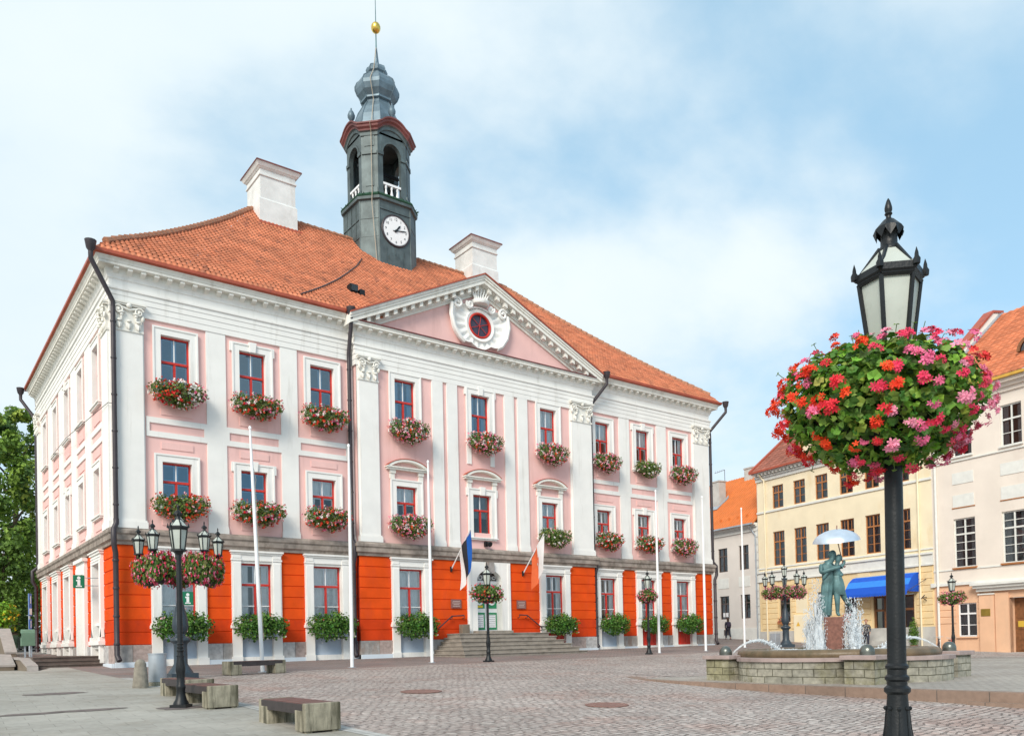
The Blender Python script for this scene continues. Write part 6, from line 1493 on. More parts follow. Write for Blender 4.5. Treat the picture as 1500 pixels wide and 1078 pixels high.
mb = MB(TH); mb.box(-24, -10.67, -.10, .05, 8.55, 8.75); mb.box(-24, -10.67, -.22, .05, 8.9, 9.02); mb.box(-24, -10.67, -.38, .05, 9.02, 9.18); mb.box(-24, -10.67, -.06, .05, 8.75, 8.9); hpart(GH_, 'cornice', mb, 'offwhite')
mb = MB(TH); [mb.box(-11.05 + (.12 if k % 2 else 0), -10.67, -.05, .02, k*.62, k*.62+.56) for k in range(0, 14)]; hpart(GH_, 'quoins', mb, 'offwhite')
mb = MB(TH); y0, z0, y1, z1 = -.5, 9.16, 5.4, 14.6; nx = 40
mb.prism([(-24, y0, z0), (-10.7, y0, z0), (-10.7, y1, z1), (-24, y1, z1)], (0, 0, -.12)); mb.prism([(-24, y1, z1), (-10.7, y1, z1), (-10.7, 11, 9.3), (-24, 11, 9.3)], (0, 0, -.12))
for k in range(nx+1):
    x = -24 + 13.3*k/nx; mb.tube([(x, y0, z0+.02), (x, y1, z1+.02)], .03, 4)
for k in range(7): x = -17.4+k*1.05; mb.box(x-.1, x+.1, y0+.75, y0+.85, z0+.72, z0+.92)
GR = hpart(GH_, 'roof', mb, 'metaltile'); mb = MB(TH); mb.box(-24, -10.7, -.62, -.5, 9.05, 9.17); mb.tube([(-11.2, -.55, 9.1), (-11.2, -.1, 8.6), (-10.85, -.1, 8.2), (-10.85, -.1, BZ)], .06, 8); hpart(GH_, 'gutter', mb, 'galv')
for (x, y, zb, zt, w) in ((-18.2, 2.8, 11, 14.0, .42), (-16.6, 5.2, 13, 15.1, .5), (-12.6, 5.4, 13.2, 15.2, .9)):
    mb = MB(TH); mb.box(x-w, x+w, y-.4, y+.4, zb, zt); mb.box(x-w-.06, x+w+.06, y-.46, y+.46, zt-.02, zt+.1); o = mb.build('chimney', 'greytrim', GR); o.location = -worldpos(GR)
mb = MB(TH); mb.prism([(-19.0, 1.85, 11.35), (-17.5, 1.85, 11.35), (-17.2, 3.0, 12.4), (-17.5, 3.3, 12.7), (-17.65, 2.3, 11.75), (-18.8, 2.3, 11.75)], (0, -.05, .06)); o = mb.build('flashing', 'galv', GR); o.location = -worldpos(GR)
mb = MB(TH); mb.tube([(-17.75, 3.1, 14), (-17.75, 3.1, 15.1)], .025, 5); mb.tube([(-17.75, 3.1, 15.08), (-19.2, 3.2, 15.04)], .02, 5); [mb.tube([(-17.95-k*.25, 3.1, 14.95), (-17.95-k*.25, 3.1, 15.2)], .012, 4) for k in range(5)]; o = mb.build('antenna', 'pipe', GR); o.location = -worldpos(GR)
# yellow house
YH = house('yellow_house', TH @ V((-3, 5, 0)), 'three storey cream yellow house with orange brown window frames, blue awning over its door')
yx = [-8.45, -6.28, -4.18, -1.98, .15, 2.45]; xe = [-10.65, 4.62]
holes = [(x-.58, x+.58, 10.02, 11.8) for x in yx] + [(x-.60, x+.60, 5.55, 8.2) for x in yx]; gwx = [-8.0, -4.3, -1.88]
mb = MB(TH); mb.panel(xe[0], xe[1], 4.35, 12.6, holes, depth=.3); mb.poly([(xe[0], 0, BZ), (xe[0], 0, 13), (xe[0], 8, 20), (xe[0], 16, 13), (xe[0], 16, BZ)]); hpart(YH, 'upper_wall', mb, 'yellow')
mb = MB(TH); lowh = [(x-.54, x+.54, 1.1, 3.2) for x in gwx] + [(.0, 3.15, BZ, 2.62)]; mb.panel(xe[0], xe[1], BZ, 4.36, lowh, depth=.3)
for k in range(9):
    z = .55 + k*.42
    segs = [(xe[0]+.3, -8.7), (-7.3, -6.9), (-5.6, -5.0), (-3.6, -2.55), (-1.2, -.2), (3.35, xe[1]-.1)]
    for a, b in segs: mb.prism([(a, .0, z), (a, -.045, z+.03), (a, -.045, z+.37), (a, .0, z+.40)], (b-a, 0, 0))
hpart(YH, 'ground_wall', mb, 'yellowlow')
for i, x in enumerate(yx):
    hwindow(YH, x, 10.02, 1.16, 1.78, 1.22, [.62], 'wood2', 'sides'); hwindow(YH, x, 5.55, 1.20, 2.65, 1.85, [.65, 1.25], 'wood2', 'sides')
for x in gwx: hwindow(YH, x, 1.1, 1.08, 2.1, 1.45, [.7], 'darkframe', 'sides', 0, sill='yellow')
mb = MB(TH); mb.box(xe[0]-.02, xe[1], -.08, .02, 9.80, 9.95); mb.box(xe[0]-.02, xe[1], -.06, .02, 5.36, 5.46); mb.box(xe[0]-.03, xe[1], -.16, .02, 5.05, 5.18); mb.box(xe[0]-.03, xe[1], -.06, .02, 4.45, 5.05); mb.box(xe[0]-.03, xe[1], -.12, .02, 4.34, 4.45)
hpart(YH, 'string_bands', mb, 'offwhite')
mb = MB(TH); mb.box(xe[0]-.05, xe[1], -.10, .05, 12.35, 12.62); mb.box(xe[0]-.08, xe[1], -.22, .05, 12.62, 12.72); mb.box(xe[0]-.1, xe[1], -.48, .05, 12.92, 13.08)
mb.box(xe[0]-.05, xe[1], -.14, .05, 12.72, 12.92)
for k in range(40): x = xe[0]+.2+k*.385; mb.box(x-.08, x+.08, -.42, -.13, 12.76, 12.92)
hpart(YH, 'cornice', mb, 'offwhite')
mb = MB(TH); mb.box(xe[0], xe[0]+.02, -.03, .0, 0, 12.3); mb.box(xe[0], xe[1], -.055, .02, BZ, .42); hpart(YH, 'socle', mb, 'greytrim')
mb = MB(TH); simple_tiles(mb, xe[0]-.2, xe[1], -.55, 13.1, 7.2, 19.2, 22, (.30, .105, .07), 5); mb.col = (.3, .1, .07); mb.prism([(xe[0]-.2, 7.2, 19.2), (xe[1], 7.2, 19.2), (xe[1], 15, 13), (xe[0]-.2, 15, 13)], (0, 0, -.1)); YR = hpart(YH, 'roof', mb, 'browntile')
mb = MB(TH); mb.prism([(xe[0]-.28, -.6, 13.05), (xe[0]-.28, 7.2, 19.25), (xe[0]-.28, 7.2, 19.45), (xe[0]-.28, -.6, 13.25)], (.25, 0, 0)); mb.box(xe[0]-.2, xe[1], -.66, -.5, 13.0, 13.14); o = mb.build('verge', 'redmetal', YR); o.location = -worldpos(YR)
mb = MB(TH)   # triangular eyelid dormer
mb.prism([(-6.9, .35, 13.75), (-4.6, .35, 13.75), (-5.4, .35, 14.75)], (0, 2.2, 0)); o = mb.build('dormer', 'yellow', YR); o.location = -worldpos(YR)
mb = MB(TH); mb.prism([(-7.25, .2, 13.72), (-5.4, .2, 14.95), (-5.4, .2, 14.8), (-7.1, .2, 13.66)], (0, 2.4, 0)); mb.prism([(-5.4, .2, 14.95), (-4.3, .2, 13.72), (-4.42, .2, 13.66), (-5.4, .2, 14.8)], (0, 2.4, 0)); o = mb.build('dormer_roof', 'metaltile', YR); o.location = -worldpos(YR)
for x in (-9.75, 3.72): mb = MB(TH); mb.lathe([(.06, BZ), (.06, 12.4)], 8, x, -.12, 0); mb.tube([(x, -.12, 12.35), (x-.2, -.2, 12.6), (x-.2, -.45, 12.9)], .06, 8); hpart(YH, 'downpipe', mb, 'yellow')
# door with sidelights under the awning
mb = MB(TH); mb.box(.0, .12, .1, .3, BZ, 2.6); mb.box(3.03, 3.15, .1, .3, BZ, 2.6); mb.box(.12, 3.03, .12, .25, 2.45, 2.6); mb.box(.12, 3.03, .12, .25, 1.55, 1.7)
for x in (.85, 1.55, 2.3): mb.box(x-.06, x+.06, .12, .25, BZ, 2.45)
for x0, x1 in ((.12, .79), (.91, 1.49), (1.61, 2.24), (2.36, 3.03)): mb.box(x0, x1, .15, .22, BZ, .05); mb.box(x0+.05, x1-.05, .13, .15, BZ, -.1)
DR = hpart(YH, 'door', mb, 'brownwood'); mb = MB(TH); mb.poly([(.1, .2, .0), (3.05, .2, .0), (3.05, .2, 2.5), (.1, .2, 2.5)]); o = mb.build('door_glass', 'glassdark', DR); o.location = -worldpos(DR)
mb = MB(TH); mb.poly([(.0, .9, BZ), (3.15, .9, BZ), (3.15, .9, 2.6), (.0, .9, 2.6)]); hpart(YH, 'hall_interior', mb, 'room')
mb = MB(TH); mb.box(-.15, 3.3, -.5, .1, BZ, -.45); hpart(YH, 'door_step', mb, 'greytrim')
AW = empty('awning', TH @ V((1.1, -.5, 3.2)), 'striped blue fabric awning with scalloped edge above the yellow house door', 'awning'); mb = MB(TH); x0, x1 = -1.35, 3.55; pr = [(0, 3.98), (-.35, 3.90), (-.75, 3.60), (-1.05, 3.18), (-1.2, 2.72)]; NX = 24
for j, ((y, z), (y2, z2)) in enumerate(zip(pr, pr[1:])):
    mb.cur = 0 if j % 2 else 1
    for k in range(NX): a, b = x0+(x1-x0)*k/NX, x0+(x1-x0)*(k+1)/NX; mb.poly([(a, y2, z2), (b, y2, z2), (b, y, z), (a, y, z)])
for sx in (x0, x1):
    mb.cur = 0; mb.poly([(sx, 0, 2.72)] + [(sx, y, z) for y, z in pr[::-1]])
mb.cur = 0
for k in range(NX):
    a, b = x0+(x1-x0)*k/NX, x0+(x1-x0)*(k+1)/NX; m_ = (a+b)/2; y = pr[-1][0]; mb.poly([(a, y-.003, 2.72), (a, y-.003, 2.58), (m_, y-.003, 2.50), (b, y-.003, 2.58), (b, y-.003, 2.72)])
mb.build('canopy', ['awn1', 'awn2'], AW)
mb = MB(TH); mb.tube([(x1, -1.2, 2.72), (x1+.55, -.05, 3.5)], .02, 5); mb.build('brace', 'pipe', AW)
mb = MB(TH); mb.box(-7.0, -5.62, -.16, 0, BZ, 1.62); mb.box(-6.98, -5.64, -.17, -.155, BZ+.5, 1.55); r = empty('junction_cabinet', TH @ V((-6.3, -.1, -.5)), 'flat cream junction cabinet with a small warning triangle on the yellow house', 'cabinet'); mb.build('body', 'yellow', r, bevel=.01)
mb = MB(TH); mb.poly([(-6.75, -.175, .75), (-6.35, -.175, .75), (-6.55, -.175, 1.1)]); mb.build('warning_triangle', mat('warning_yellow', (.75, .45, .05), .5, .1), r)
mb = MB(TH); mb.box(-6.85, -5.75, -.02, .06, 1.75, 3.3); hpart(YH, 'blind_window', mb, 'yellow')
for i, (x, lb) in enumerate(((-8.0, 'red flower box under the ground window left of the far lamp'), (-1.88, 'red flower box under the ground window behind the statue'))):
    r = empty('flower_box', TH @ V((x, -.2, 1.05)), lb, 'flower box'); r.rotation_euler = (0, 0, RZH); fo, fl = bush(60+i, 160, 70, [(0, -.05, .2, .45, .16, .22)], .09, .07, mixpal(RED, RED, PINK)); fo.build('foliage', 'leaf', r, local=True); fl.build('blossoms', 'petal', r, local=True); mb = MB(); mb.box(-.5, .5, -.15, .1, -.12, .1); mb.build('trough', 'wood2', r, local=True)
fo, fl = bush(66, 1300, 0, [(0, 0, .75, .32, .32, .95)], .08, .05, mixpal(RED), [(.10, .20, .03), (.14, .26, .04), (.07, .15, .02)]); r = empty('potted_shrub', TH @ V((3.45, -.55, -.75)), 'narrow clipped light green shrub standing right of the blue awning door', 'shrub'); fo.build('foliage', 'leaf', r, local=True); mb = MB(); mb.lathe([(.2, -.4), (.25, .0), (.22, 0)], 12); mb.build('pot', 'redgranite', r, local=True)
# cream and peach house
CH_ = house('cream_house', TH @ V((10, 5, 0)), 'tall cream house with peach ground floor and red tiled roof at the right edge')
cx_ = [6.72, 9.75, 12.8]; c0, c1 = 4.62, 22
holes = [(x-.70, x+.70, 4.0, 7.02) for x in cx_] + [(x-.62, x+.62, 10.85, 13.25) for x in cx_]
mb = MB(TH); mb.panel(c0, c1, 3.0, 14.0, holes, depth=.3); mb.poly([(c0, -.0, 12), (c0, 0, 14.6), (c0, 7.2, 21.2), (c0, 14, 14)]); hpart(CH_, 'upper_wall', mb, 'cream')
for x in cx_:
    hwindow(CH_, x, 4.0, 1.4, 3.02, 2.05, [.55, 1.05, 1.55, 2.5], 'offwhite', 'sides', 0, sill='wood2'); hwindow(CH_, x, 10.85, 1.24, 2.4, 1.55, [.75], 'offwhite', 'sides', 0, sill='offwhite')
mb = MB(TH); dx0 = 9.35; mb.panel(c0, c1, BZ, 3.01, [(6.15, 7.35, -.25, 1.8), (dx0, 10.9, BZ, 1.98)], depth=.3)
for k in range(5):
    z = .55+k*.42
    for a, b in ((c0+.35, 6.05), (7.45, 7.6), (7.65, 8.35)): mb.prism([(a, 0, z), (a, -.04, z+.03), (a, -.04, z+.37), (a, 0, z+.40)], (b-a, 0, 0))
mb.box(7.6, 8.5, -.14, .02, BZ, 2.3); mb.box(8.55, dx0, -.10, .02, BZ, 2.3); mb.box(10.9, 12, -.10, .02, BZ, 2.3)
hpart(CH_, 'ground_wall', mb, 'peach'); hwindow(CH_, 6.75, -.25, 1.2, 2.05, 1.4, [.7], 'signwhite', 'full', 0, sill='peach')
mb = MB(TH)
for x in cx_:
    mb.box(x-.68, x+.68, -.03, .02, 7.72, 8.48); mb.box(x-.68, x+.68, -.03, .02, 9.15, 9.85)
mb.box(c0, c1, -.05, .02, 3.85, 3.93); mb.box(c0, c1, -.12, .02, 2.92, 3.10); mb.box(c0, c1, -.08, .02, 10.55, 10.62); mb.box(c0-.15, c0+.12, -.16, .0, 2.88, 3.14)
hpart(CH_, 'string_bands', mb, 'offwhite')
mb = MB(TH)
for x in cx_: mb.box(x-.74, x+.74, -.04, .01, 7.66, 7.72); mb.box(x-.74, x+.74, -.06, .01, 3.86, 3.92)
hpart(CH_, 'panel_ledges', mb, 'wood2')
mb = MB(TH); mb.box(7.3, 14, -.55, .0, 2.78, 2.92); mb.box(7.4, 14, -.42, .0, 2.62, 2.78); mb.box(7.5, 14, -.25, .0, 2.42, 2.62); mb.box(7.55, 8.55, -.2, .0, 2.22, 2.30); hpart(CH_, 'portico_cornice', mb, 'offwhite')
mb = MB(TH); mb.box(dx0, 10.9, .5, .6, BZ, 1.98); 
for k in range(4): mb.box(dx0+.2, 10.7, .47, .5, -1.1+k*.62, -1.1+k*.62+.5)
hpart(CH_, 'door', mb, 'brownwood'); mb = MB(TH); mb.box(9.55, 9.9, .45, .47, .25, .6); hpart(CH_, 'door_notice', mb, mat('brass_notice', (.62, .42, .06), .4, .1))
mb = MB(TH); mb.prism([(dx0, 0, BZ), (dx0, .5, BZ), (dx0, .5, 1.98), (dx0, 0, 1.98)], (-.02, 0, 0)); hpart(CH_, 'door_reveal', mb, 'peach')
mb = MB(TH); mb.box(8.8, 11.5, -.9, .4, BZ, -1.22); hpart(CH_, 'door_step', mb, 'greytrim')
mb = MB(TH); mb.box(7.72, 8.28, -.17, -.14, .95, 1.38); o = mb.build('brass_plate', mat('brass_plate', (.34, .24, .05), .35, .2, metal=.4)); o.name = 'plaque'; tag(o, 'brass plaque on the peach pillar of the right hand house', 'plaque')
mb = MB(TH)
mb.box(c0, c1, -.12, .05, 14.0, 14.25); mb.box(c0, c1, -.3, .05, 14.25, 14.45); mb.box(c0, c1, -.55, .05, 14.45, 14.65); hpart(CH_, 'cornice', mb, 'cream')
mb = MB(TH); mb.box(c0, c1, -.75, -.58, 14.66, 14.82); hpart(CH_, 'gutter', mb, mat('yellow_copper_gutter', (.62, .36, .06), .45, .15))
mb = MB(TH); simple_tiles(mb, c0+.3, c1, -.7, 14.85, 7.3, 21.4, 24, (.55, .17, .075), 8, .42); mb.col = (.5, .15, .06); mb.prism([(c0, 7.3, 21.4), (c1, 7.3, 21.4), (c1, 15, 14), (c0, 15, 14)], (0, 0, -.1)); CR = hpart(CH_, 'roof', mb, 'tile')
mb = MB(TH); mb.prism([(c0-.35, -.3, 14.6), (c0-.35, -.3, 15.35), (c0-.35, 6.6, 21.45), (c0-.35, 7.6, 21.6), (c0-.35, 7.6, 20.2)], (.55, 0, 0)); PW = mb.build('fire_wall', 'cream', CR); PW.location = -worldpos(CR)
mb = MB(TH); mb.prism([(c0-.42, -.35, 15.36), (c0-.42, 6.6, 21.47), (c0-.42, 7.7, 21.62), (c0-.42, 7.7, 21.78), (c0-.42, 6.55, 21.62), (c0-.42, -.35, 15.5)], (.69, 0, 0)); o = mb.build('fire_wall_cap', 'redmetal', CR); o.location = -worldpos(CR)
mb = MB(TH); mb.prism([(c0+.2, -.6, 14.98), (c0+.5, -.6, 14.98), (c0+.5, 7.2, 21.42), (c0+.2, 7.2, 21.42)], (0, 0, .06)); o = mb.build('flashing', 'galv', CR); o.location = -worldpos(CR)
mb = MB(TH)  # eyebrow dormer
for k in range(10):
    t0, t1 = pi*k/10, pi*(k+1)/10; f = lambda t, y: (10.7 - .95*cos(t), y, 16.35 + .85*sin(t)); mb.poly([f(t0, .75), f(t1, .75), f(t1, 2.2), f(t0, 2.2)])
    q = lambda t, s: (10.7 - .95*s*cos(t), .74, 16.35 + .85*s*sin(t)); mb.poly([q(t0, 1), q(t1, 1), q(t1, .78), q(t0, .78)])
ED = mb.build('dormer', 'brownwood', CR); ED.location = -worldpos(CR)
mb = MB(TH); mb.poly([(10.7 - .75*cos(pi*k/12), .8, 16.35 + .66*sin(pi*k/12)) for k in range(13)]); o = mb.build('dormer_pane', 'glassdark', CR); o.location = -worldpos(CR)
mb = MB(TH); mb.lathe([(.075, BZ), (.075, 14.3)], 8, 4.95, -.12, 0); mb.tube([(4.95, -.12, 14.2), (4.8, -.5, 14.7)], .075, 8); hpart(CH_, 'downpipe', mb, 'offwhite')
mb = MB(TH); mb.tube([(4.1, 0, 2.3), (4.1, -.5, 2.32)], .025, 5); mb.tube([(4.1, -.1, 2.1), (4.1, -.5, 2.3), (4.1, -.25, 2.45), (4.1, -.6, 2.2)], .03, 5); o = mb.build('sign_bracket', 'pipe'); tag(o, 'small dark iron bracket on the yellow wall right of the awning', 'bracket')
# ---------------------------------------------------------------- bicycles by the wall
def bicycle(loc, rz, m, label):
    r = empty('bicycle', loc, label, 'bicycle', rz=rz)
    for x in (-.5, .52):
        mb = MB(); t = [(x+.32*cos(a*2*pi/24), 0, .33+.32*sin(a*2*pi/24)) for a in range(25)]; mb.tube(t, .02, 6, cap=False)
        w = mb.build('wheel', 'pipe', r, local=True); mb = MB()
        for k in range(8): a = pi*k/8; mb.tube([(x+.3*cos(a), 0, .33+.3*sin(a)), (x-.3*cos(a), 0, .33-.3*sin(a))], .004, 3)
        mb.build('spokes', 'galv', w, local=True)
    mb = MB()
    for a, b in (((-.5, 0, .33), (-.05, 0, .33)), ((-.05, 0, .33), (-.2, 0, .85)), ((-.2, 0, .85), (-.5, 0, .33)), ((-.05, 0, .33), (.36, 0, .78)), ((-.17, 0, .75), (.34, 0, .86)), ((.52, 0, .33), (.33, 0, .98))): mb.tube([a, b], .02, 6)
    mb.build('frame', m, r, local=True); mb = MB(); mb.box(-.34, -.08, -.07, .07, .86, .92); mb.build('saddle', 'pipe', r, local=True, bevel=.02)
    mb = MB(); mb.tube([(.30, -.28, 1.04), (.36, -.12, 1.02), (.33, 0, .99), (.36, .12, 1.02), (.30, .28, 1.04)], .015, 6); mb.build('handlebar', 'galv', r, local=True)
ub = TH @ V((5.3, -.7, -1.2)); bicycle((ub.x, ub.y, ground(ub.x, ub.y)), radians(200), 'pipe', 'black bicycle leaning by the downpipe left of the right lamp post')
ub = TH @ V((6.1, -.75, -1.2)); bicycle((ub.x, ub.y, ground(ub.x, ub.y)), radians(215), mat('red_bike_paint', (.5, .02, .03), .35, .1), 'red bicycle parked just right of the right lamp post')
mb = MB(); mb.box(-.22, .22, -.18, .18, -.1, .78); o = mb.build('utility_box', 'galv', bevel=.02); o.location = (38.6, 26.9, -.6); tag(o, 'low grey metal box at the foot of the lamp beyond the fountain', 'box')
# ---------------------------------------------------------------- people
M['skin'] = mat('skin', (.52, .31, .23), .6, .1, 8); M['jacket'] = mat('dark_jacket', (.025, .025, .04), .8, .2, 9); M['jacket2'] = mat('patterned_dark_cloth', (.03, .03, .035), .8, .3, 9, stain=(16, .54, .58, (.35, .33, .33), 1)); M['jeans'] = mat('dark_trousers', (.03, .033, .05), .85, .2, 8); M['hairb'] = mat('brown_hair', (.06, .032, .018), .7, .3, 30); M['hairy'] = mat('auburn_hair', (.30, .12, .05), .7, .2, 30); M['shoe'] = mat('dark_shoes', (.02, .018, .016), .6, .2); M['bag'] = mat('dark_purple_backpack', (.03, .022, .05), .7, .2)
def person(loc, rz, label, top, stride, hair, long_hair=False, arms=.2, bag=False, scale=1.):
    r = empty('person', loc, label, 'person', rz=rz); s = stride
    nd = [(0, 0, .95, .125), (0, .01, 1.12, .115), (0, .0, 1.32, .135), (0, 0, 1.45, .07), (0, -.01, 1.52, .052), (0, -.02, 1.58, .075), (0, -.02, 1.66, .09), (0, -.01, 1.73, .068),
          (.18, .0, 1.40, .062), (.235, arms*.35, 1.14, .048), (.22, -arms*.2, .92, .036), (.215, -arms*.35, .84, .03),
          (-.18, .0, 1.40, .062), (-.235, -arms*.25, 1.14, .048), (-.22, -arms*1.0, .93, .036), (-.215, -arms*1.2, .86, .03),
          (.09, .0, .86, .10), (.10, -s*.5, .50, .072), (.10, -s*.75, .10, .048), (.105, -s*.75-.14, .04, .04),
          (-.09, .0, .86, .10), (-.10, s*.25, .50, .072), (-.10, s*.95, .13, .048), (-.105, s*.95-.11, .04, .04)]
    ed = [(0,1),(1,2),(2,3),(3,4),(4,5),(5,6),(6,7),(2,8),(8,9),(9,10),(10,11),(2,12),(12,13),(13,14),(14,15),(0,16),(16,17),(17,18),(18,19),(0,20),(20,21),(21,22),(22,23)]
    me = skin_mesh('body', nd, ed, 2); me.materials.append(M['skin']); o = bpy.data.objects.new('body', me); COL.objects.link(o); o.parent = r
    # face: nose, eyes, ears, mouth; fingers
    mb = MB(); mb.lathe([(.001, .0), (.014, -.03), (.016, -.045), (.004, -.05)], 8, 0, -.118, 1.675); mb.box(-.025, .025, -.116, -.10, 1.598, 1.606); [mb.ball((sx*.034, -.105, 1.672), .011, 8, 6) for sx in (-1, 1)]; [mb.ball((sx*.092, -.01, 1.655), .024, 8, 6, 1.4) for sx in (-1, 1)]
    for sx, hy in ((1, -arms*.35), (-1, -arms*1.2)):
        for k in range(4): mb.tube([(sx*.215+(k-1.5)*.0, hy+(k-1.5)*.018, .82 + (.86-.84 if sx < 0 else 0)), (sx*.212, hy+(k-1.5)*.019-.01, .76+.004*abs(k-1)), (sx*.20, hy+(k-1.5)*.018-.02, .725+.006*abs(k-1))], .009, 5, taper=.006)
        mb.tube([(sx*.21, hy-.03, .83), (sx*.195, hy-.055, .79), (sx*.185, hy-.06, .765)], .010, 5)
    mb.build('face_and_fingers', 'skin', o, local=True, smooth=60)
    tn = [(x*1.03, y*1.02, z, q*1.17+.008) for x, y, z, q in nd[:4]] + [(x*1.02, y, z, q*1.2+.006) for x, y, z, q in nd[8:11]] + [(x*1.02, y, z, q*1.2+.006) for x, y, z, q in nd[12:15]] + [(0, 0, .82, .155)]
    me = skin_mesh('jacket', tn, [(0,1),(1,2),(2,3),(2,4),(4,5),(5,6),(2,7),(7,8),(8,9),(0,10)], 2); me.materials.append(M[top]); c = bpy.data.objects.new('jacket', me); COL.objects.link(c); c.parent = r
    ln = [(0, 0, .93, .14)] + [(x, y, z, q*1.14+.006) for x, y, z, q in (nd[16:19] + nd[20:23])]
    me = skin_mesh('trousers', ln, [(0,1),(1,2),(2,3),(0,4),(4,5),(5,6)], 2); me.materials.append(M['jeans']); c = bpy.data.objects.new('trousers', me); COL.objects.link(c); c.parent = r
    mb = MB()
    for sx, y in ((.105, -s*.75), (-.105, s*.95)): mb.ball((0, 0, 0), .055, 10, 8, .75); n_ = 11*9; [v.__setattr__('xyz', (v.x*.85 + sx, v.y*2.3 + y - .06, v.z + .04)) for v in mb.v[-(9*10):]]
    mb.build('shoes', 'shoe', r, local=True, smooth=60)
    mb = MB(); mb.ball((0, .012, 1.69), .108, 14, 10, 1.02); mb.v = [V((v.x, max(v.y, -.065 if v.z > 1.70 else .005), v.z)) for v in mb.v]
    if long_hair: mb.lathe([(.02, 1.36), (.07, 1.40), (.09, 1.52), (.10, 1.66), (.06, 1.72)], 12, 0, .045, 0)
    mb.build('hair', hair, r, local=True, smooth=70)
    if bag:
        mb = MB(); mb.box(-.15, .15, .13, .28, 1.02, 1.42); mb.build('backpack', 'bag', r, local=True, bevel=.05)
    r.scale = (scale,)*3; return r
p = (54.7, 42.6); person((p[0], p[1], ground(*p)-.0), radians(150), 'person in dark jacket with backpack walking past the grey house windows', 'jacket', .30, 'hairb', True, .1, True, 1.0)
p = (52.28, 29.3); person((p[0], p[1], ground(*p)), radians(-62), 'person in dark patterned clothing walking toward the door under the blue awning', 'jacket2', .28, 'hairy', False, .25, False, 1.02)
p = (51.3, 29.9); person((p[0], p[1], ground(*p)), radians(-80), 'person in plain dark clothing half hidden behind the fountain spray', 'jacket', .12, 'hairb', False, .1, False, .98)
# ---------------------------------------------------------------- light, sky, camera
SUN_AZ, SUN_EL = radians(213), radians(35)     # direction towards the sun, azimuth from +X
sd = V((cos(SUN_AZ)*cos(SUN_EL), sin(SUN_AZ)*cos(SUN_EL), sin(SUN_EL)))
ld = bpy.data.lights.new('sun', 'SUN'); ld.energy = 2.3; ld.angle = radians(24); ld.color = (1., .93, .82)
so = bpy.data.objects.new('sun', ld); COL.objects.link(so); so.rotation_euler = sd.to_track_quat('Z', 'Y').to_euler(); so.location = (-20, -20, 40)
W_ = bpy.data.worlds.new('World'); SC.world = W_; W_.use_nodes = True; nt = W_.node_tree; L = nt.links
bg = nt.nodes['Background']; bg.inputs['Strength'].default_value = .12
sky = _n(nt, 'ShaderNodeTexSky'); sky.sky_type = 'NISHITA'; sky.sun_disc = False; sky.sun_elevation = SUN_EL; sky.sun_rotation = pi/2 - SUN_AZ; sky.air_density = 1.; sky.dust_density = .6; sky.ozone_density = 1.2
tc = _n(nt, 'ShaderNodeTexCoord'); sep = _n(nt, 'ShaderNodeSeparateXYZ'); L.new(tc.outputs['Generated'], sep.inputs[0])
zz = _n(nt, 'ShaderNodeMath', operation='ADD'); zz.inputs[1].default_value = .32; L.new(sep.outputs['Z'], zz.inputs[0]); z2 = _n(nt, 'ShaderNodeMath', operation='MAXIMUM'); z2.inputs[1].default_value = .1; L.new(zz.outputs[0], z2.inputs[0])
dv = _n(nt, 'ShaderNodeVectorMath', operation='DIVIDE'); cb_ = _n(nt, 'ShaderNodeCombineXYZ'); [L.new(z2.outputs[0], cb_.inputs[i]) for i in range(3)]; L.new(tc.outputs['Generated'], dv.inputs[0]); L.new(cb_.outputs[0], dv.inputs[1])
mp = _n(nt, 'ShaderNodeMapping'); mp.inputs['Location'].default_value = (5.1, 2.2, .3); L.new(dv.outputs[0], mp.inputs['Vector'])
n1 = _n(nt, 'ShaderNodeTexNoise'); n1.inputs['Scale'].default_value = 1.35; n1.inputs['Detail'].default_value = 9; n1.inputs['Roughness'].default_value = .54; n1.inputs['Distortion'].default_value = .15; L.new(mp.outputs[0], n1.inputs['Vector'])
r1 = _n(nt, 'ShaderNodeMapRange', interpolation_type='SMOOTHSTEP'); r1.inputs['From Min'].default_value = .36; r1.inputs['From Max'].default_value = .60; dt = _n(nt, 'ShaderNodeVectorMath', operation='DOT_PRODUCT'); dt.inputs[1].default_value = (-.12, .09, -.10); L.new(tc.outputs['Generated'], dt.inputs[0]); sm = _n(nt, 'ShaderNodeMath', operation='ADD'); L.new(n1.outputs['Fac'], sm.inputs[0]); L.new(dt.outputs['Value'], sm.inputs[1]); s2 = _n(nt, 'ShaderNodeMath', operation='ADD'); s2.inputs[1].default_value = .07; L.new(sm.outputs[0], s2.inputs[0]); L.new(s2.outputs[0], r1.inputs['Value'])
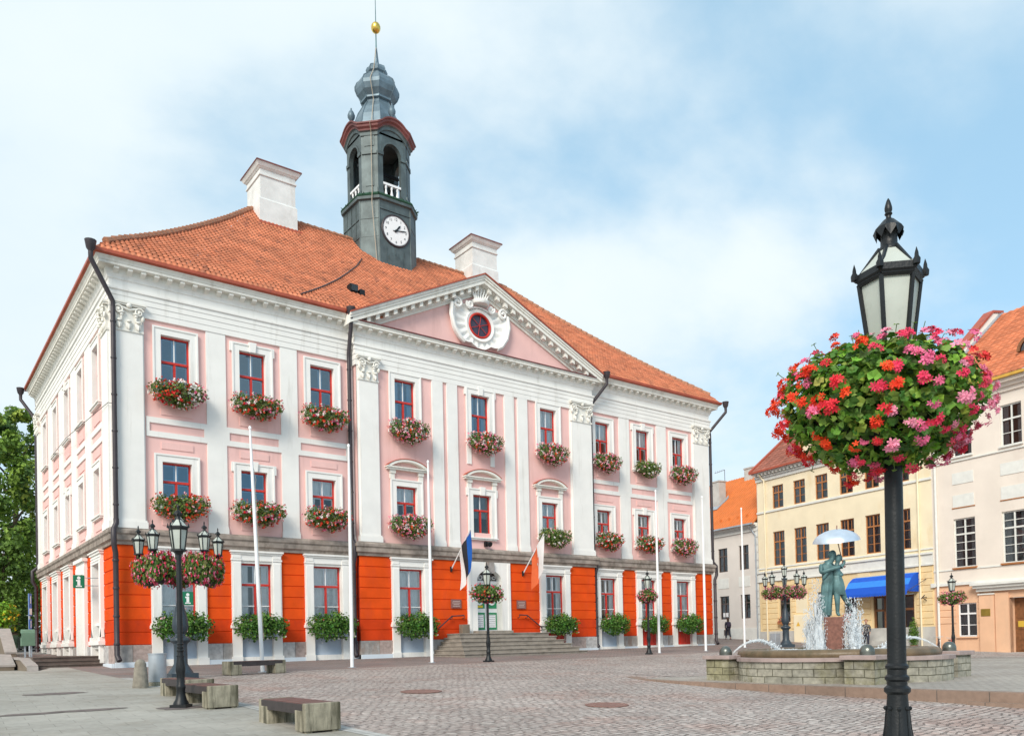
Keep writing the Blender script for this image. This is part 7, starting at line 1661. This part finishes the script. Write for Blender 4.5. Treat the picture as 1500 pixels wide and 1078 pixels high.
n2 = _n(nt, 'ShaderNodeTexNoise'); n2.inputs['Scale'].default_value = 2.7; n2.inputs['Detail'].default_value = 9; L.new(mp.outputs[0], n2.inputs['Vector'])
cr = _n(nt, 'ShaderNodeMix', data_type='RGBA'); cr.inputs['A'].default_value = (4.0, 4.85, 5.35, 1); cr.inputs['B'].default_value = (5.4, 5.8, 5.9, 1); L.new(n2.outputs['Fac'], cr.inputs['Factor'])
sb = _n(nt, 'ShaderNodeMix', data_type='RGBA', blend_type='MIX'); sb.inputs['Factor'].default_value = .62; sb.inputs['B'].default_value = (2.75, 4.55, 5.7, 1); L.new(sky.outputs[0], sb.inputs['A'])
mx = _n(nt, 'ShaderNodeMix', data_type='RGBA'); L.new(r1.outputs[0], mx.inputs['Factor']); L.new(sb.outputs['Result'], mx.inputs['A']); L.new(cr.outputs['Result'], mx.inputs['B']); L.new(mx.outputs['Result'], bg.inputs['Color'])
# camera: low eye height, slight roll, lens shifted upwards so the walls stay upright
YAW, PIT, ROL, FPX, CYP = radians(52.74751), radians(.8154277), radians(-1.27135551), 1194.44, 923.586
fw = V((cos(YAW), sin(YAW), 0)); rt = V((sin(YAW), -cos(YAW), 0)); up = V((0, 0, 1))
f2 = fw*cos(PIT) + up*sin(PIT); u2_ = up*cos(PIT) - fw*sin(PIT); r3 = rt*cos(ROL) + u2_*sin(ROL); u3 = u2_*cos(ROL) - rt*sin(ROL)
cd = bpy.data.cameras.new('camera'); cam = bpy.data.objects.new('camera', cd); COL.objects.link(cam); SC.camera = cam
cam.matrix_world = Matrix(((r3.x, u3.x, -f2.x, 0), (r3.y, u3.y, -f2.y, 0), (r3.z, u3.z, -f2.z, 0), (0, 0, 0, 1)))
cd.sensor_fit = 'HORIZONTAL'; cd.sensor_width = 36; cd.lens = FPX/1500*36; cd.shift_y = (CYP-539)/1500; cd.clip_start = .1; cd.clip_end = 2000
SC.view_settings.view_transform = 'Standard'; SC.view_settings.look = 'None'; SC.view_settings.exposure = .60; SC.view_settings.gamma = 1
SC.cycles.max_bounces = 8; SC.cycles.transparent_max_bounces = 16; SC.render.resolution_x = 1024; SC.render.resolution_y = 735
